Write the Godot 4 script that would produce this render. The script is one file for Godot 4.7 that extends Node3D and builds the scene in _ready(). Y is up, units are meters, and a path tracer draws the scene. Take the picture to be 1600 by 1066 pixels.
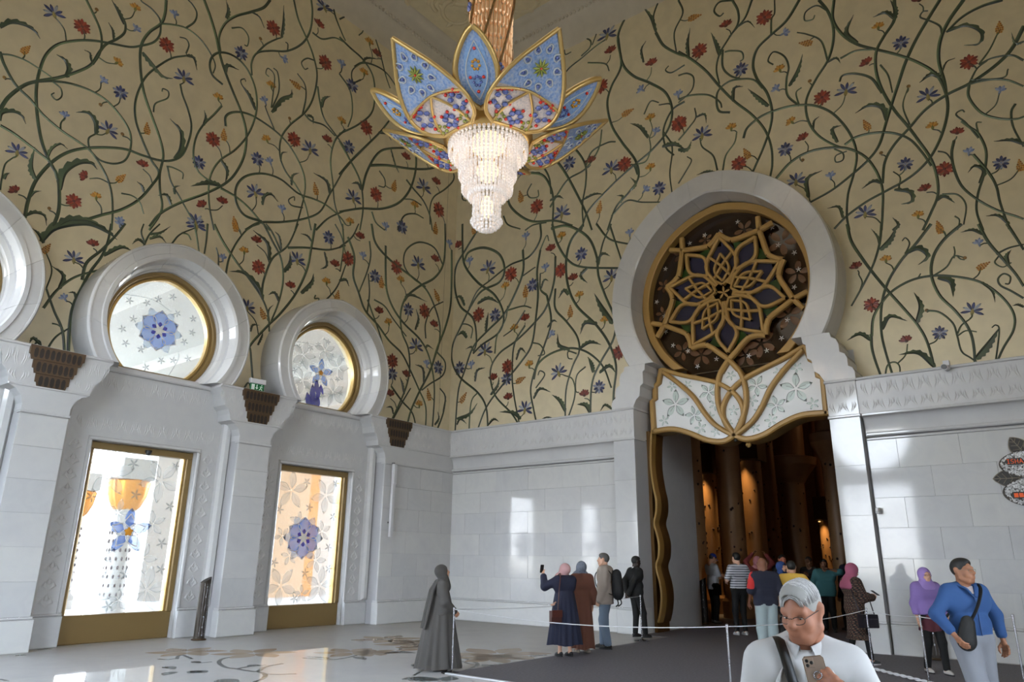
extends Node3D
# Entrance hall of a great mosque: vine-inlaid walls, marble dado, lotus chandelier, visitors.

func _ready() -> void:
	# camera
	var cam := Camera3D.new()
	cam.name = "camera"
	add_child(cam)
	cam.fov = rad_to_deg(2.0 * atan(533.0 / 1121.0))
	cam.near = 0.05
	cam.far = 300.0
	cam.position = Vector3(0, 1.70, 0)
	cam.basis = Basis(Vector3.UP, deg_to_rad(38.38)) * Basis(Vector3.RIGHT, deg_to_rad(16.92)) * Basis(Vector3.BACK, deg_to_rad(0.68))
	cam.current = true
	# sky and exposure
	var env := Environment.new()
	env.tonemap_mode = Environment.TONE_MAPPER_LINEAR
	env.tonemap_exposure = 0.158
	env.background_mode = Environment.BG_SKY
	var sky := Sky.new()
	var sm := ProceduralSkyMaterial.new()
	sm.sky_top_color = Color(0.80, 0.87, 0.95)
	sm.sky_horizon_color = Color(0.93, 0.945, 0.96)
	sm.ground_horizon_color = Color(0.80, 0.80, 0.78)
	sm.ground_bottom_color = Color(0.60, 0.60, 0.58)
	sm.sky_energy_multiplier = 8.0
	sm.ground_energy_multiplier = 8.0
	sky.sky_material = sm
	env.sky = sky
	env.sdfgi_enabled = true
	env.ssao_enabled = true
	env.ssil_enabled = true
	var we := WorldEnvironment.new()
	we.name = "environment"
	we.environment = env
	add_child(we)
	# sun over the court, high on the far right-hand side
	var sun := DirectionalLight3D.new()
	sun.name = "sun"
	add_child(sun)
	sun.look_at_from_position(Vector3(10, 40, -10), Vector3(0, 0, 0))
	sun.light_energy = 100.0
	sun.light_color = Color(1.0, 0.96, 0.90)
	sun.light_angular_distance = 0.6
	sun.shadow_enabled = true
	build_materials()
	make_flowers()
	build_floor()
	build_left()
	build_back()
	build_ceiling()
	shell_side("wall_front", PI, -3.4, 17.0, -2.2, [11.2, 14.4], 7.4)
	shell_side("wall_right", -PI / 2, -17.8, 2.6, -3.0, [-2.83, -7.38], 999.0)
	vines(get_node("wall_left"), STEMS_LEFT, LEAVES_LEFT, FLOWERS_LEFT, -16.3)
	vines(get_node("wall_back"), STEMS_BACK, LEAVES_BACK, FLOWERS_BACK, -17.25)
	build_gate()
	build_outside()
	build_hall()
	build_chandelier()
	build_fittings()
	build_crowd()

const STEMS_LEFT := [
	[0.075,3.45,10.46,3.54,10.82,3.75,11.23,3.97,11.47,4.32,11.77,4.62,12.09,4.88,12.45,5.00,12.88,5.10,13.16,5.30,13.44,5.43,13.71,5.41,13.96,5.28,14.12],
	[0.072,4.82,8.26,4.87,8.72,4.80,9.20,4.70,9.52,4.49,9.79,4.26,10.21,4.06,10.85,3.97,11.34,3.96,11.77,4.01,12.19,4.18,12.56,4.49,12.86,4.82,13.08,5.18,13.24,5.60,13.41,5.83,13.59,6.11,13.88,6.22,14.18,6.20,14.50],
	[0.074,6.22,15.24,6.25,14.86,6.20,14.50,5.97,14.08,5.85,13.62,5.91,13.09,6.09,12.46,6.36,11.94,6.65,11.43,6.80,11.02,6.79,10.54,6.86,10.11,6.97,9.75,6.94,9.45,6.77,9.01],
	[0.061,4.52,14.01,4.70,13.77,4.90,13.48,5.00,13.18,5.01,12.83,4.92,12.48],
	[0.061,3.21,11.74,3.34,11.49,3.60,11.17,3.92,10.98,4.20,10.76,4.58,10.58,4.95,10.48,5.19,10.40,5.40,10.23,5.64,9.95,5.82,9.59,5.92,9.14,5.97,8.70],
	[0.040,3.22,11.69,3.44,11.79,3.72,11.81,4.02,11.75,4.21,11.70],
	[0.063,3.52,10.13,3.76,10.08,4.02,9.98,4.28,9.87,4.56,9.72,4.72,9.43],
	[0.071,4.30,8.34,4.29,8.73,4.34,9.21,4.52,9.70,4.76,10.08,5.06,10.35,5.48,10.59,5.94,10.77,6.33,10.80,6.74,10.86,7.04,11.01,7.25,11.27,7.35,11.73,7.35,12.16,7.21,12.53,7.01,12.87,6.91,13.13],
	[0.054,3.95,11.45,4.26,11.64,4.63,11.78,5.04,11.82,5.38,11.75,5.71,11.53,5.96,11.25,6.04,10.88,5.98,10.51,5.77,10.31,5.49,10.25,5.29,10.34,5.19,10.46,5.15,10.66,5.26,10.83],
	[0.066,5.39,8.72,5.71,8.98,6.09,9.27,6.42,9.66,6.65,10.13,6.77,10.53,6.54,10.78,6.27,11.18,6.05,11.59,5.96,12.02,5.99,12.46,6.10,12.90,6.35,13.36,6.62,13.74,6.93,14.00],
	[0.050,6.20,14.50,6.48,14.66,6.81,14.78,7.18,14.72,7.51,14.49,7.71,14.21,7.69,13.92],
	[0.048,6.20,14.50,6.12,14.64,5.91,14.76,5.69,14.79,5.64,14.82],
	[0.051,6.81,14.78,7.00,15.11,7.02,15.40,6.87,15.57,6.74,15.62],
	[0.083,7.15,15.92,7.39,15.52,7.62,15.05,7.81,14.55,8.03,14.13,8.32,13.68,8.64,13.19,8.84,12.68,8.86,12.03,8.69,11.42,8.44,10.99,7.97,10.50,7.36,9.97,6.95,9.51,6.76,9.10],
	[0.066,7.99,13.76,7.69,13.86,7.57,14.12,7.61,14.42,7.80,14.66,8.10,14.78,8.44,14.73,8.73,14.49,8.96,14.06,9.04,13.47,8.90,12.72,8.60,12.09,8.23,11.59,8.05,11.13,8.03,10.68,8.13,10.17,8.33,9.61],
	[0.080,9.01,17.26,8.84,16.87,8.48,16.46,8.06,16.02,7.80,15.59,7.70,15.10,7.80,14.68],
	[0.068,9.76,17.81,9.99,17.25,10.35,16.78,10.64,16.34,10.84,15.76,10.79,14.96,10.56,14.31,10.11,13.63,9.89,13.08,9.92,12.54,10.14,12.16,10.54,11.86,10.88,11.46,11.19,10.71],
	[0.071,10.35,18.23,10.44,17.80,10.43,17.15,10.22,16.54,9.76,15.97,9.21,15.62,8.83,15.30,8.71,14.90,8.77,14.51],
	[0.056,8.83,15.30,9.06,15.74,9.37,16.13,9.50,16.26],
	[0.071,11.12,18.79,11.26,18.30,11.57,17.84,11.75,17.63],
	[0.062,10.51,17.13,10.88,17.13,11.34,17.48,11.76,17.55],
	[0.067,8.24,12.60,8.20,12.88,8.39,13.12,8.76,13.29,9.23,13.30,9.80,13.18,10.27,12.92,10.70,12.42,10.84,11.93,10.79,11.28,10.66,10.51],
	[0.068,9.17,9.94,9.55,10.31,10.19,10.58,10.87,10.94,11.42,11.40,11.70,12.09,11.93,12.63,12.19,13.27],
	[0.072,9.61,10.37,9.09,10.35,8.81,10.64,8.77,11.07,9.00,11.47,9.49,11.77,10.04,11.84,10.64,11.66,11.16,11.71,11.62,11.70,12.12,11.54,12.38,11.36],
	[0.067,8.34,10.82,8.78,10.76,9.18,10.61,9.61,10.34,9.89,10.21],
	[0.065,10.90,15.41,11.03,14.95,11.25,14.46,11.69,14.16,12.13,13.85],
	[0.065,10.56,14.24,10.81,14.15,11.27,14.24,11.70,14.09],
	[0.063,12.06,14.51,11.71,13.94,11.62,13.22,11.78,12.49,11.93,11.83,12.32,11.15],
	[0.061,11.34,10.77,11.74,11.32,12.33,11.81],
	[0.058,8.05,13.13,7.88,12.77,7.64,12.32,7.51,11.87,7.52,11.37,7.69,11.02,8.00,10.89,8.27,10.84],
	[0.045,6.94,10.79,7.08,10.44,7.34,10.14,7.68,9.75,7.80,9.68],
	[0.037,6.02,9.66,6.26,9.70,6.45,9.62,6.59,9.36],
	[0.037,3.78,8.75,3.76,9.04,3.76,9.34,3.86,9.54],
	[0.040,4.58,10.58,4.56,10.74,4.61,10.90],
	[0.057,10.49,14.20,10.54,14.82,10.45,15.22,10.16,15.43],
	[0.046,9.65,13.24,9.40,13.60,9.27,13.81],
	[0.048,9.50,13.87,9.64,14.52,9.54,15.05,9.38,15.14],
	[0.036,4.22,11.62,4.41,11.54,4.46,11.37,4.38,11.23,4.27,11.29,4.31,11.37],
	[0.043,6.92,14.05,6.96,14.34,6.86,14.47,6.69,14.42],
	[0.047,7.99,15.58,8.29,15.78,8.51,15.64,8.52,15.35,8.42,15.31],
	[0.039,8.94,13.70,8.49,14.10,8.56,14.28,8.62,14.22],
	[0.041,9.47,13.85,9.47,14.42,9.44,14.92,9.22,15.03,9.17,14.83,9.28,14.78],
	[0.050,10.69,16.22,10.43,16.13,10.26,15.87,10.39,15.72,10.50,15.82],
	[0.041,6.40,12.02,6.41,12.28,6.66,12.57,6.66,12.76,6.52,12.77,6.51,12.67],
	[0.040,6.91,10.78,7.07,10.82,7.32,10.79,7.35,10.62],
	[0.045,10.83,11.29,10.47,11.21,10.35,11.33,10.51,11.50,10.54,11.38],
	[0.050,9.76,15.97,9.74,16.19,9.65,16.21],
	[0.066,12.70,19.35,12.85,18.70,13.20,18.05,13.50,17.37,13.73,16.99],
	[0.080,11.50,17.62,11.95,17.50,12.50,17.39,12.95,17.04,13.10,16.37,13.03,15.66,12.55,14.96,11.84,14.24],
	[0.057,11.43,18.25,11.75,18.60,12.19,18.77,12.40,18.48,12.24,18.16],
	[0.059,13.60,19.11,13.64,18.60,13.89,18.05,14.23,17.63],
	[0.074,12.18,16.90,12.51,17.27,13.05,17.48,13.54,17.48,14.06,17.18],
	[0.055,12.48,16.59,12.19,16.33,12.11,16.70,12.42,17.22],
	[0.061,11.63,16.32,12.10,15.95,12.26,15.24,12.14,14.63],
	[0.081,11.86,14.02,12.33,13.56,12.72,13.14,12.89,12.75,12.99,12.12,12.93,11.38],
	[0.084,11.98,12.87,12.41,13.60,12.96,14.42,13.45,15.15,13.78,15.74],
	[0.087,12.89,12.75,13.04,13.51,13.42,14.33,13.95,14.78,15.02,15.31,16.07,15.80],
	[0.092,13.11,13.74,13.82,14.08,14.88,14.45,15.79,14.88,16.32,15.31,16.53,15.67],
	[0.093,15.07,15.31,15.12,14.57,14.93,13.73,14.48,13.01,13.77,12.48,12.90,12.12,12.10,11.68],
	[0.081,14.71,13.96,15.03,13.78,15.56,13.51,15.91,13.07,16.05,12.58],
	[0.066,16.94,15.42,17.02,15.01,16.60,14.43,16.07,13.90,15.89,13.40,15.93,12.75],
	[0.056,15.47,13.31,15.06,13.34,14.67,13.21],
	[0.066,13.34,12.19,13.54,11.89,13.92,11.77],
	[0.063,14.47,11.98,14.71,12.59,15.19,12.87,15.60,12.87],
	[0.053,13.52,13.74,13.77,13.54,13.79,13.27,13.52,13.19],
	[0.073,5.63,5.45,5.52,6.27,5.51,6.76,5.61,7.23,5.71,7.62,5.87,8.03,5.94,8.42,5.94,8.85],
	[0.046,5.13,5.45,5.28,5.97,5.52,6.27],
	[0.045,4.86,5.45,5.02,5.86,5.14,5.45],
	[0.057,4.97,6.55,5.14,6.99,5.41,7.37,5.76,7.63,5.96,7.75],
	[0.060,5.58,5.45,5.41,6.15,5.17,6.56,4.95,6.98],
	[0.070,5.58,7.37,5.60,7.78,5.85,8.18,6.09,8.64,6.23,8.97],
	[0.048,6.70,8.49,6.79,8.90,6.99,9.26],
	[0.047,6.73,8.66,6.61,8.89,6.63,9.12],
	[0.056,7.81,9.59,7.92,9.27,8.03,8.90],
	[0.057,8.14,9.72,8.17,9.31,8.17,8.90],
	[0.059,8.80,8.40,8.83,9.01,9.00,9.56,9.26,10.03,9.55,10.27],
	[0.071,8.31,9.78,8.60,9.41,9.02,9.01,9.44,8.67,9.88,8.26,10.13,7.84,10.22,7.39],
	[0.068,9.88,8.26,9.88,8.75,10.06,9.44,10.48,9.97,10.74,10.74],
	[0.068,9.68,10.32,10.00,9.93,10.32,9.53,10.46,8.94,10.40,8.29,10.24,7.69],
	[0.078,11.31,10.97,11.25,10.19,11.18,9.50,10.91,8.70,10.51,8.01,10.16,7.55,9.73,6.91,9.76,6.69,10.03,5.45],
	[0.060,11.65,8.59,11.86,8.72,12.27,9.31,12.51,10.08],
	[0.067,10.48,9.91,11.11,10.14,11.85,10.34,12.44,10.69],
	[0.044,7.32,8.82,7.49,9.17,7.83,9.48],
	[0.046,8.58,8.69,8.54,8.97,8.45,9.18],
	[0.032,5.18,6.28,5.31,6.27,5.45,6.16],
	[0.062,10.30,9.72,9.97,10.17,9.74,10.35],
	[0.048,11.99,11.23,12.27,10.91,12.47,10.42],
	[0.045,11.55,8.83,11.53,8.72,11.67,8.76,11.65,8.63],
	[0.045,7.53,9.24,7.69,9.25,7.79,9.14],
	[0.056,9.58,5.45,9.80,5.92,9.97,5.45],
	[0.063,12.22,10.54,12.66,11.06,12.87,11.58],
	[0.062,12.26,11.34,12.37,10.67,12.33,9.81],
	[0.091,13.37,11.78,13.60,11.19,14.27,10.83,15.15,10.60,15.87,10.36,16.32,9.88,16.62,9.26,16.61,8.57,16.34,7.84],
	[0.086,16.67,13.08,16.72,12.26,16.65,11.49,16.26,10.88,15.57,10.35,15.02,9.80,14.82,9.22,14.92,8.59,15.24,8.10,15.34,7.40,15.16,6.66,14.58,5.45],
	[0.068,16.65,11.49,16.19,11.98,15.46,11.92,14.90,11.43,14.84,10.88,15.26,10.55,15.87,10.44],
	[0.083,12.50,11.00,12.80,10.47,12.82,9.84,13.08,9.36,13.37,8.89,13.92,8.55,14.40,8.18,14.97,7.89,15.39,7.41,15.81,6.86,16.14,6.35,16.17,5.45],
	[0.063,13.34,11.17,13.43,10.69,13.34,10.15,13.08,9.36],
	[0.087,14.01,11.26,14.08,10.39,14.18,9.77,14.49,9.28,14.99,8.90,15.69,8.57,16.12,8.16,16.41,7.48,16.51,6.77,16.47,5.45],
	[0.097,17.06,12.21,17.11,11.15,17.11,10.10,16.89,9.26,16.56,8.48,16.26,7.60,15.81,6.79,15.48,6.10,15.33,5.45],
	[0.057,13.68,9.33,14.13,9.24,14.52,8.92,15.12,8.50],
	[0.068,14.60,6.77,15.09,6.38,15.58,6.05,15.80,5.45],
	[0.061,14.59,5.45,15.09,6.31,15.43,6.85],
	[0.061,15.99,8.64,15.95,9.16,16.22,9.77,16.73,10.15],
	[0.066,16.52,8.32,16.95,8.04,16.87,7.58,16.28,7.16,15.91,6.87],
	[0.073,16.58,5.45,16.95,6.27,17.02,6.86,16.75,7.11],
	[0.062,13.46,8.84,13.49,9.48,13.39,10.09],
	[0.061,13.43,9.25,14.04,8.23,14.32,7.46,14.36,7.06],
]
const LEAVES_LEFT := [
	[0.142,3.11,12.27,3.26,12.51,3.49,12.61,3.70,12.59,3.83,12.47],
	[0.157,4.44,11.86,4.47,12.08,4.37,12.25,4.19,12.29],
	[0.065,4.92,12.48,4.85,12.61,4.81,12.73,4.69,12.73],
	[0.079,5.23,13.37,5.17,13.60,5.05,13.74],
	[0.149,5.39,13.91,5.20,14.18,5.02,14.37],
	[0.126,3.50,10.22,3.50,10.41,3.67,10.54,3.83,10.53,3.94,10.38],
	[0.157,5.26,10.83,5.21,11.09,5.04,11.25,4.79,11.14],
	[0.164,5.91,13.46,6.14,13.30,6.45,13.11,6.71,13.17],
	[0.198,7.06,11.06,7.18,11.39,7.11,11.85,6.80,12.06],
	[0.080,4.46,9.80,4.50,10.06,4.64,10.25,4.79,10.20],
	[0.144,4.34,9.25,4.21,9.50,4.19,9.96],
	[0.203,4.82,9.21,4.83,9.64,5.04,9.97,5.29,10.09,5.44,10.00],
	[0.200,4.88,8.31,5.10,8.60,5.48,8.74,5.85,8.68],
	[0.095,4.31,8.39,4.45,8.52,4.63,8.52,4.71,8.32],
	[0.123,6.93,14.00,7.13,14.05,7.26,13.76],
	[0.159,7.80,15.77,7.83,16.04,7.73,16.33],
	[0.069,8.48,16.46,8.75,16.47,8.94,16.22],
	[0.154,8.03,14.13,8.06,14.39,8.37,14.45],
	[0.170,9.00,13.52,8.75,13.87,8.49,14.06],
	[0.181,9.49,13.72,9.74,14.29,10.03,14.60,10.04,14.80],
	[0.143,9.50,16.26,9.51,16.76,9.45,17.38],
	[0.161,11.13,14.78,11.18,15.11,11.40,15.35],
	[0.109,7.64,12.32,7.67,12.56,7.61,12.75],
	[0.199,8.33,10.88,7.98,10.79,7.56,10.52],
	[0.145,8.23,11.59,8.44,11.37,8.44,10.99],
	[0.127,9.58,10.84,9.61,11.12,9.80,11.26,10.02,11.13],
	[0.106,10.40,11.80,10.40,12.11,10.60,12.31],
	[0.167,11.70,12.09,11.54,12.45,11.06,12.52],
	[0.066,9.97,12.36,9.98,12.64,10.14,12.76],
	[0.086,6.50,9.89,6.43,10.03,6.31,10.09],
	[0.111,7.17,9.83,7.03,10.04,6.83,9.95],
	[0.127,10.64,14.24,10.83,14.27,10.88,14.07],
	[0.079,7.23,10.15,7.20,10.32,7.32,10.43],
	[0.067,4.31,8.81,4.37,8.96,4.48,9.04],
	[0.075,3.81,9.01,3.82,9.12,3.87,9.19],
	[0.127,13.36,15.06,13.73,15.21,13.93,15.07],
	[0.146,12.84,12.74,12.70,12.90,12.45,12.79],
	[0.113,12.51,17.27,12.67,17.54,13.21,17.84],
	[0.111,13.96,14.75,14.19,14.29,14.35,14.05],
	[0.133,5.91,8.05,6.23,8.37,6.48,8.38],
	[0.123,5.17,7.04,5.20,7.35,4.96,7.49],
	[0.219,4.68,7.93,4.89,8.34,5.45,8.66,5.91,8.62,6.12,8.52],
	[0.199,9.91,8.21,9.71,8.51,9.30,8.75,8.88,8.67],
	[0.172,9.97,9.34,9.84,9.81,9.39,10.02],
	[0.188,10.43,9.18,10.60,9.50,10.57,9.81],
	[0.192,11.05,8.74,11.36,9.16,11.41,9.44],
	[0.121,10.40,8.29,10.24,8.49,10.06,8.38],
	[0.119,11.70,10.22,11.82,9.85,11.61,9.64],
	[0.071,10.15,7.67,10.14,7.97,10.25,8.16],
	[0.088,10.29,9.78,10.18,10.13,10.03,10.23],
	[0.091,11.23,10.38,11.07,10.49,10.85,10.48],
	[0.094,6.73,8.63,6.57,8.69,6.45,8.53],
	[0.103,4.72,7.92,4.61,8.08,4.47,8.17],
	[0.086,6.79,8.93,7.02,9.05,7.25,9.31],
	[0.086,6.81,8.80,7.04,8.94,7.21,8.84],
	[0.066,5.53,6.91,5.47,7.04,5.36,7.01],
	[0.089,5.05,5.78,4.91,5.88,4.86,5.76],
	[0.081,9.69,7.25,9.73,7.44,9.91,7.49],
	[0.081,9.92,6.95,10.01,7.21,10.03,7.34],
	[0.163,14.94,9.63,15.20,9.93,15.95,9.92],
	[0.147,15.48,8.81,15.60,9.22,15.48,9.52],
	[0.137,15.16,6.60,15.05,6.92,14.94,7.11],
	[0.143,15.99,7.11,15.91,7.59,15.56,7.66],
	[0.114,16.57,5.85,16.75,6.09,16.69,6.30],
	[0.102,16.94,6.34,17.02,6.86,16.75,7.11],
	[0.121,12.32,9.50,12.56,9.61,12.69,9.45],
	[0.118,16.01,8.28,16.10,8.41,16.36,8.36],
	[0.093,14.76,5.91,14.66,6.10,14.44,6.06],
]
const FLOWERS_LEFT := [
	[3,3.97,13.23,-29,0.149,4.32,12.72],
	[3,6.97,13.33,-9,0.169,6.91,13.13],
	[3,5.50,11.04,14,0.150,5.26,10.83],
	[3,3.91,9.69,-3,0.134,3.86,9.54],
	[3,10.87,13.19,-6,0.195,10.56,12.62],
	[3,9.31,11.09,-31,0.175,9.29,10.55],
	[3,7.83,9.63,-8,0.159,7.83,9.48],
	[3,10.84,18.29,-33,0.218,11.26,18.30],
	[0,4.55,13.28,-10,0.153,4.65,12.98],
	[0,6.42,14.00,-9,0.168,6.59,13.70],
	[0,9.22,16.41,-7,0.198,9.37,16.13],
	[0,7.95,12.06,-8,0.170,8.27,11.65],
	[0,10.30,13.26,-7,0.191,10.21,12.97],
	[0,5.11,9.07,-10,0.139,4.85,8.90],
	[0,11.08,16.38,-6,0.211,10.79,16.00],
	[1,10.71,17.51,12,0.214,10.64,17.11],
	[1,4.05,8.83,-50,0.132,4.29,8.73],
	[1,5.26,9.73,-78,0.143,5.74,9.79],
	[1,6.38,10.53,-9,0.153,6.67,10.18],
	[1,7.96,10.13,-42,0.162,8.15,10.11],
	[1,8.45,10.43,-8,0.167,8.15,10.11],
	[1,11.44,13.77,-6,0.201,11.63,13.59],
	[5,5.56,14.50,-1,0.165,5.35,14.04],
	[5,5.40,12.83,34,0.157,4.99,12.74],
	[5,7.93,13.29,-8,0.175,8.05,13.13],
	[5,9.39,14.52,-7,0.191,9.47,14.36],
	[5,9.46,12.80,-31,0.183,9.89,12.67],
	[5,5.53,9.34,-10,0.143,5.71,8.98],
	[5,11.89,14.69,5,0.208,12.02,14.44],
	[6,3.63,12.06,24,0.142,3.61,11.81],
	[6,6.32,11.52,-9,0.157,6.18,11.33],
	[6,8.22,12.33,-8,0.173,8.46,11.90],
	[6,5.96,10.02,31,0.149,5.74,9.79],
	[6,10.13,15.03,-78,0.198,10.51,15.05],
	[6,11.19,12.05,-18,0.192,11.28,11.72],
	[6,8.85,10.03,-19,0.167,9.09,9.75],
	[2,5.60,12.12,-9,0.155,5.51,11.68],
	[2,8.37,15.00,-8,0.186,8.35,14.76],
	[2,7.68,11.25,-8,0.165,7.63,11.09],
	[2,9.25,12.11,-7,0.179,9.36,11.72],
	[4,6.48,14.96,-9,0.173,6.56,14.69],
	[4,5.66,13.96,26,0.163,5.44,13.84],
	[4,5.19,12.20,27,0.152,5.08,11.82],
	[4,4.60,10.94,-10,0.144,4.57,10.80],
	[4,6.11,8.98,-9,0.145,6.19,8.85],
	[4,9.65,15.64,88,0.197,9.48,15.78],
	[4,9.25,13.95,-31,0.187,9.28,13.78],
	[4,9.64,12.20,-31,0.182,9.76,11.84],
	[4,10.18,10.96,-7,0.180,10.28,10.62],
	[4,11.68,16.68,-6,0.216,11.63,16.32],
	[7,3.39,11.21,-11,0.137,3.52,11.24],
	[7,5.24,11.59,-10,0.150,5.38,11.75],
	[7,4.69,8.72,-10,0.135,4.87,8.60],
	[7,8.87,15.81,-7,0.193,8.99,15.64],
	[7,10.08,13.84,-7,0.192,10.11,13.63],
	[7,5.81,11.11,-9,0.152,6.03,11.03],
	[7,4.76,13.91,-10,0.157,4.70,13.77],
	[0,12.86,15.00,-5,0.216,13.09,14.61],
	[0,13.46,12.85,-5,0.210,13.56,12.38],
	[0,16.32,13.49,-3,0.233,16.67,13.08],
	[2,12.16,16.19,-6,0.217,12.05,16.02],
	[2,12.25,13.98,-6,0.207,12.16,13.73],
	[2,14.65,12.17,-4,0.215,14.47,11.98],
	[3,12.58,12.32,-6,0.202,12.70,12.02],
	[3,15.53,14.00,-4,0.230,15.44,13.59],
	[1,13.07,17.90,-5,0.232,13.28,17.87],
	[1,14.65,14.72,-4,0.227,14.75,14.40],
	[1,16.15,14.44,-3,0.236,16.32,14.16],
	[5,12.71,18.17,-5,0.231,12.84,17.43],
	[5,12.59,16.90,-5,0.224,12.48,16.59],
	[5,15.62,15.06,-4,0.236,15.70,14.83],
	[5,15.17,13.14,-4,0.223,15.19,12.87],
	[5,12.54,11.49,-6,0.198,12.38,11.36],
	[6,14.20,13.49,7,0.218,13.81,13.33],
	[4,11.70,16.68,-6,0.216,11.63,16.32],
	[4,13.95,11.90,-5,0.209,13.77,11.81],
	[3,5.34,7.77,-10,0.136,5.57,7.63],
	[3,10.83,9.64,-7,0.179,11.16,9.40],
	[3,7.87,9.55,-8,0.159,7.88,9.39],
	[3,9.50,7.85,3,0.162,9.92,7.22],
	[1,5.66,8.21,-10,0.139,5.78,8.07],
	[1,9.54,9.73,-7,0.171,9.99,9.27],
	[1,10.72,8.80,-7,0.174,10.87,8.60],
	[1,12.13,9.92,-6,0.188,12.33,9.81],
	[5,9.22,9.33,-8,0.167,9.12,8.93],
	[5,11.88,9.31,-6,0.184,12.07,8.98],
	[6,4.80,7.83,22,0.132,4.95,6.98],
	[6,9.96,7.83,-30,0.165,10.14,7.79],
	[6,12.30,9.02,6,0.185,12.12,9.06],
	[6,8.89,9.95,-8,0.167,9.09,9.75],
	[0,9.68,9.06,-7,0.169,9.91,8.91],
	[4,5.32,6.87,-39,0.132,5.51,6.76],
	[4,8.66,8.95,-8,0.162,8.56,8.83],
	[4,6.12,8.90,-9,0.145,6.14,8.73],
	[2,11.81,10.72,-6,0.190,11.93,10.37],
	[0,12.57,10.31,-6,0.193,12.51,10.08],
	[0,14.52,10.69,-5,0.207,14.71,10.71],
	[0,15.87,9.57,-4,0.211,16.02,9.39],
	[0,14.59,7.56,-5,0.193,14.35,7.34],
	[1,12.97,11.13,-5,0.199,12.70,11.13],
	[1,13.93,8.96,-5,0.195,13.75,8.72],
	[1,16.36,9.16,-4,0.212,16.65,9.01],
	[1,16.27,11.51,-3,0.223,16.49,11.17],
	[1,15.21,7.20,9,0.196,15.27,6.98],
	[1,14.59,6.46,-5,0.188,14.90,6.09],
	[2,13.66,10.09,-5,0.199,13.44,9.87],
	[2,15.14,9.41,-4,0.205,14.99,8.90],
	[2,16.63,7.79,-3,0.207,16.76,7.47],
	[2,14.62,7.15,-5,0.192,14.60,6.77],
	[2,14.65,12.16,-4,0.215,14.47,11.98],
	[3,15.47,11.09,-4,0.215,15.45,10.52],
	[3,15.57,8.25,-4,0.203,15.29,7.94],
	[4,13.13,10.58,-5,0.198,13.40,10.37],
	[4,16.09,7.78,-4,0.204,16.26,7.60],
	[4,16.93,12.38,-3,0.231,17.06,12.08],
	[4,13.96,11.89,-5,0.209,13.77,11.81],
	[5,14.74,10.28,-4,0.207,15.02,9.80],
	[5,14.34,8.73,-18,0.197,14.22,8.31],
	[5,15.84,6.37,-4,0.196,15.59,6.35],
	[6,13.93,9.98,-5,0.200,14.14,9.91],
	[6,16.40,10.29,-33,0.218,16.53,10.02],
	[6,16.24,6.79,-18,0.200,16.51,6.63],
	[6,16.20,12.72,-3,0.228,16.05,12.58],
]
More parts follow.
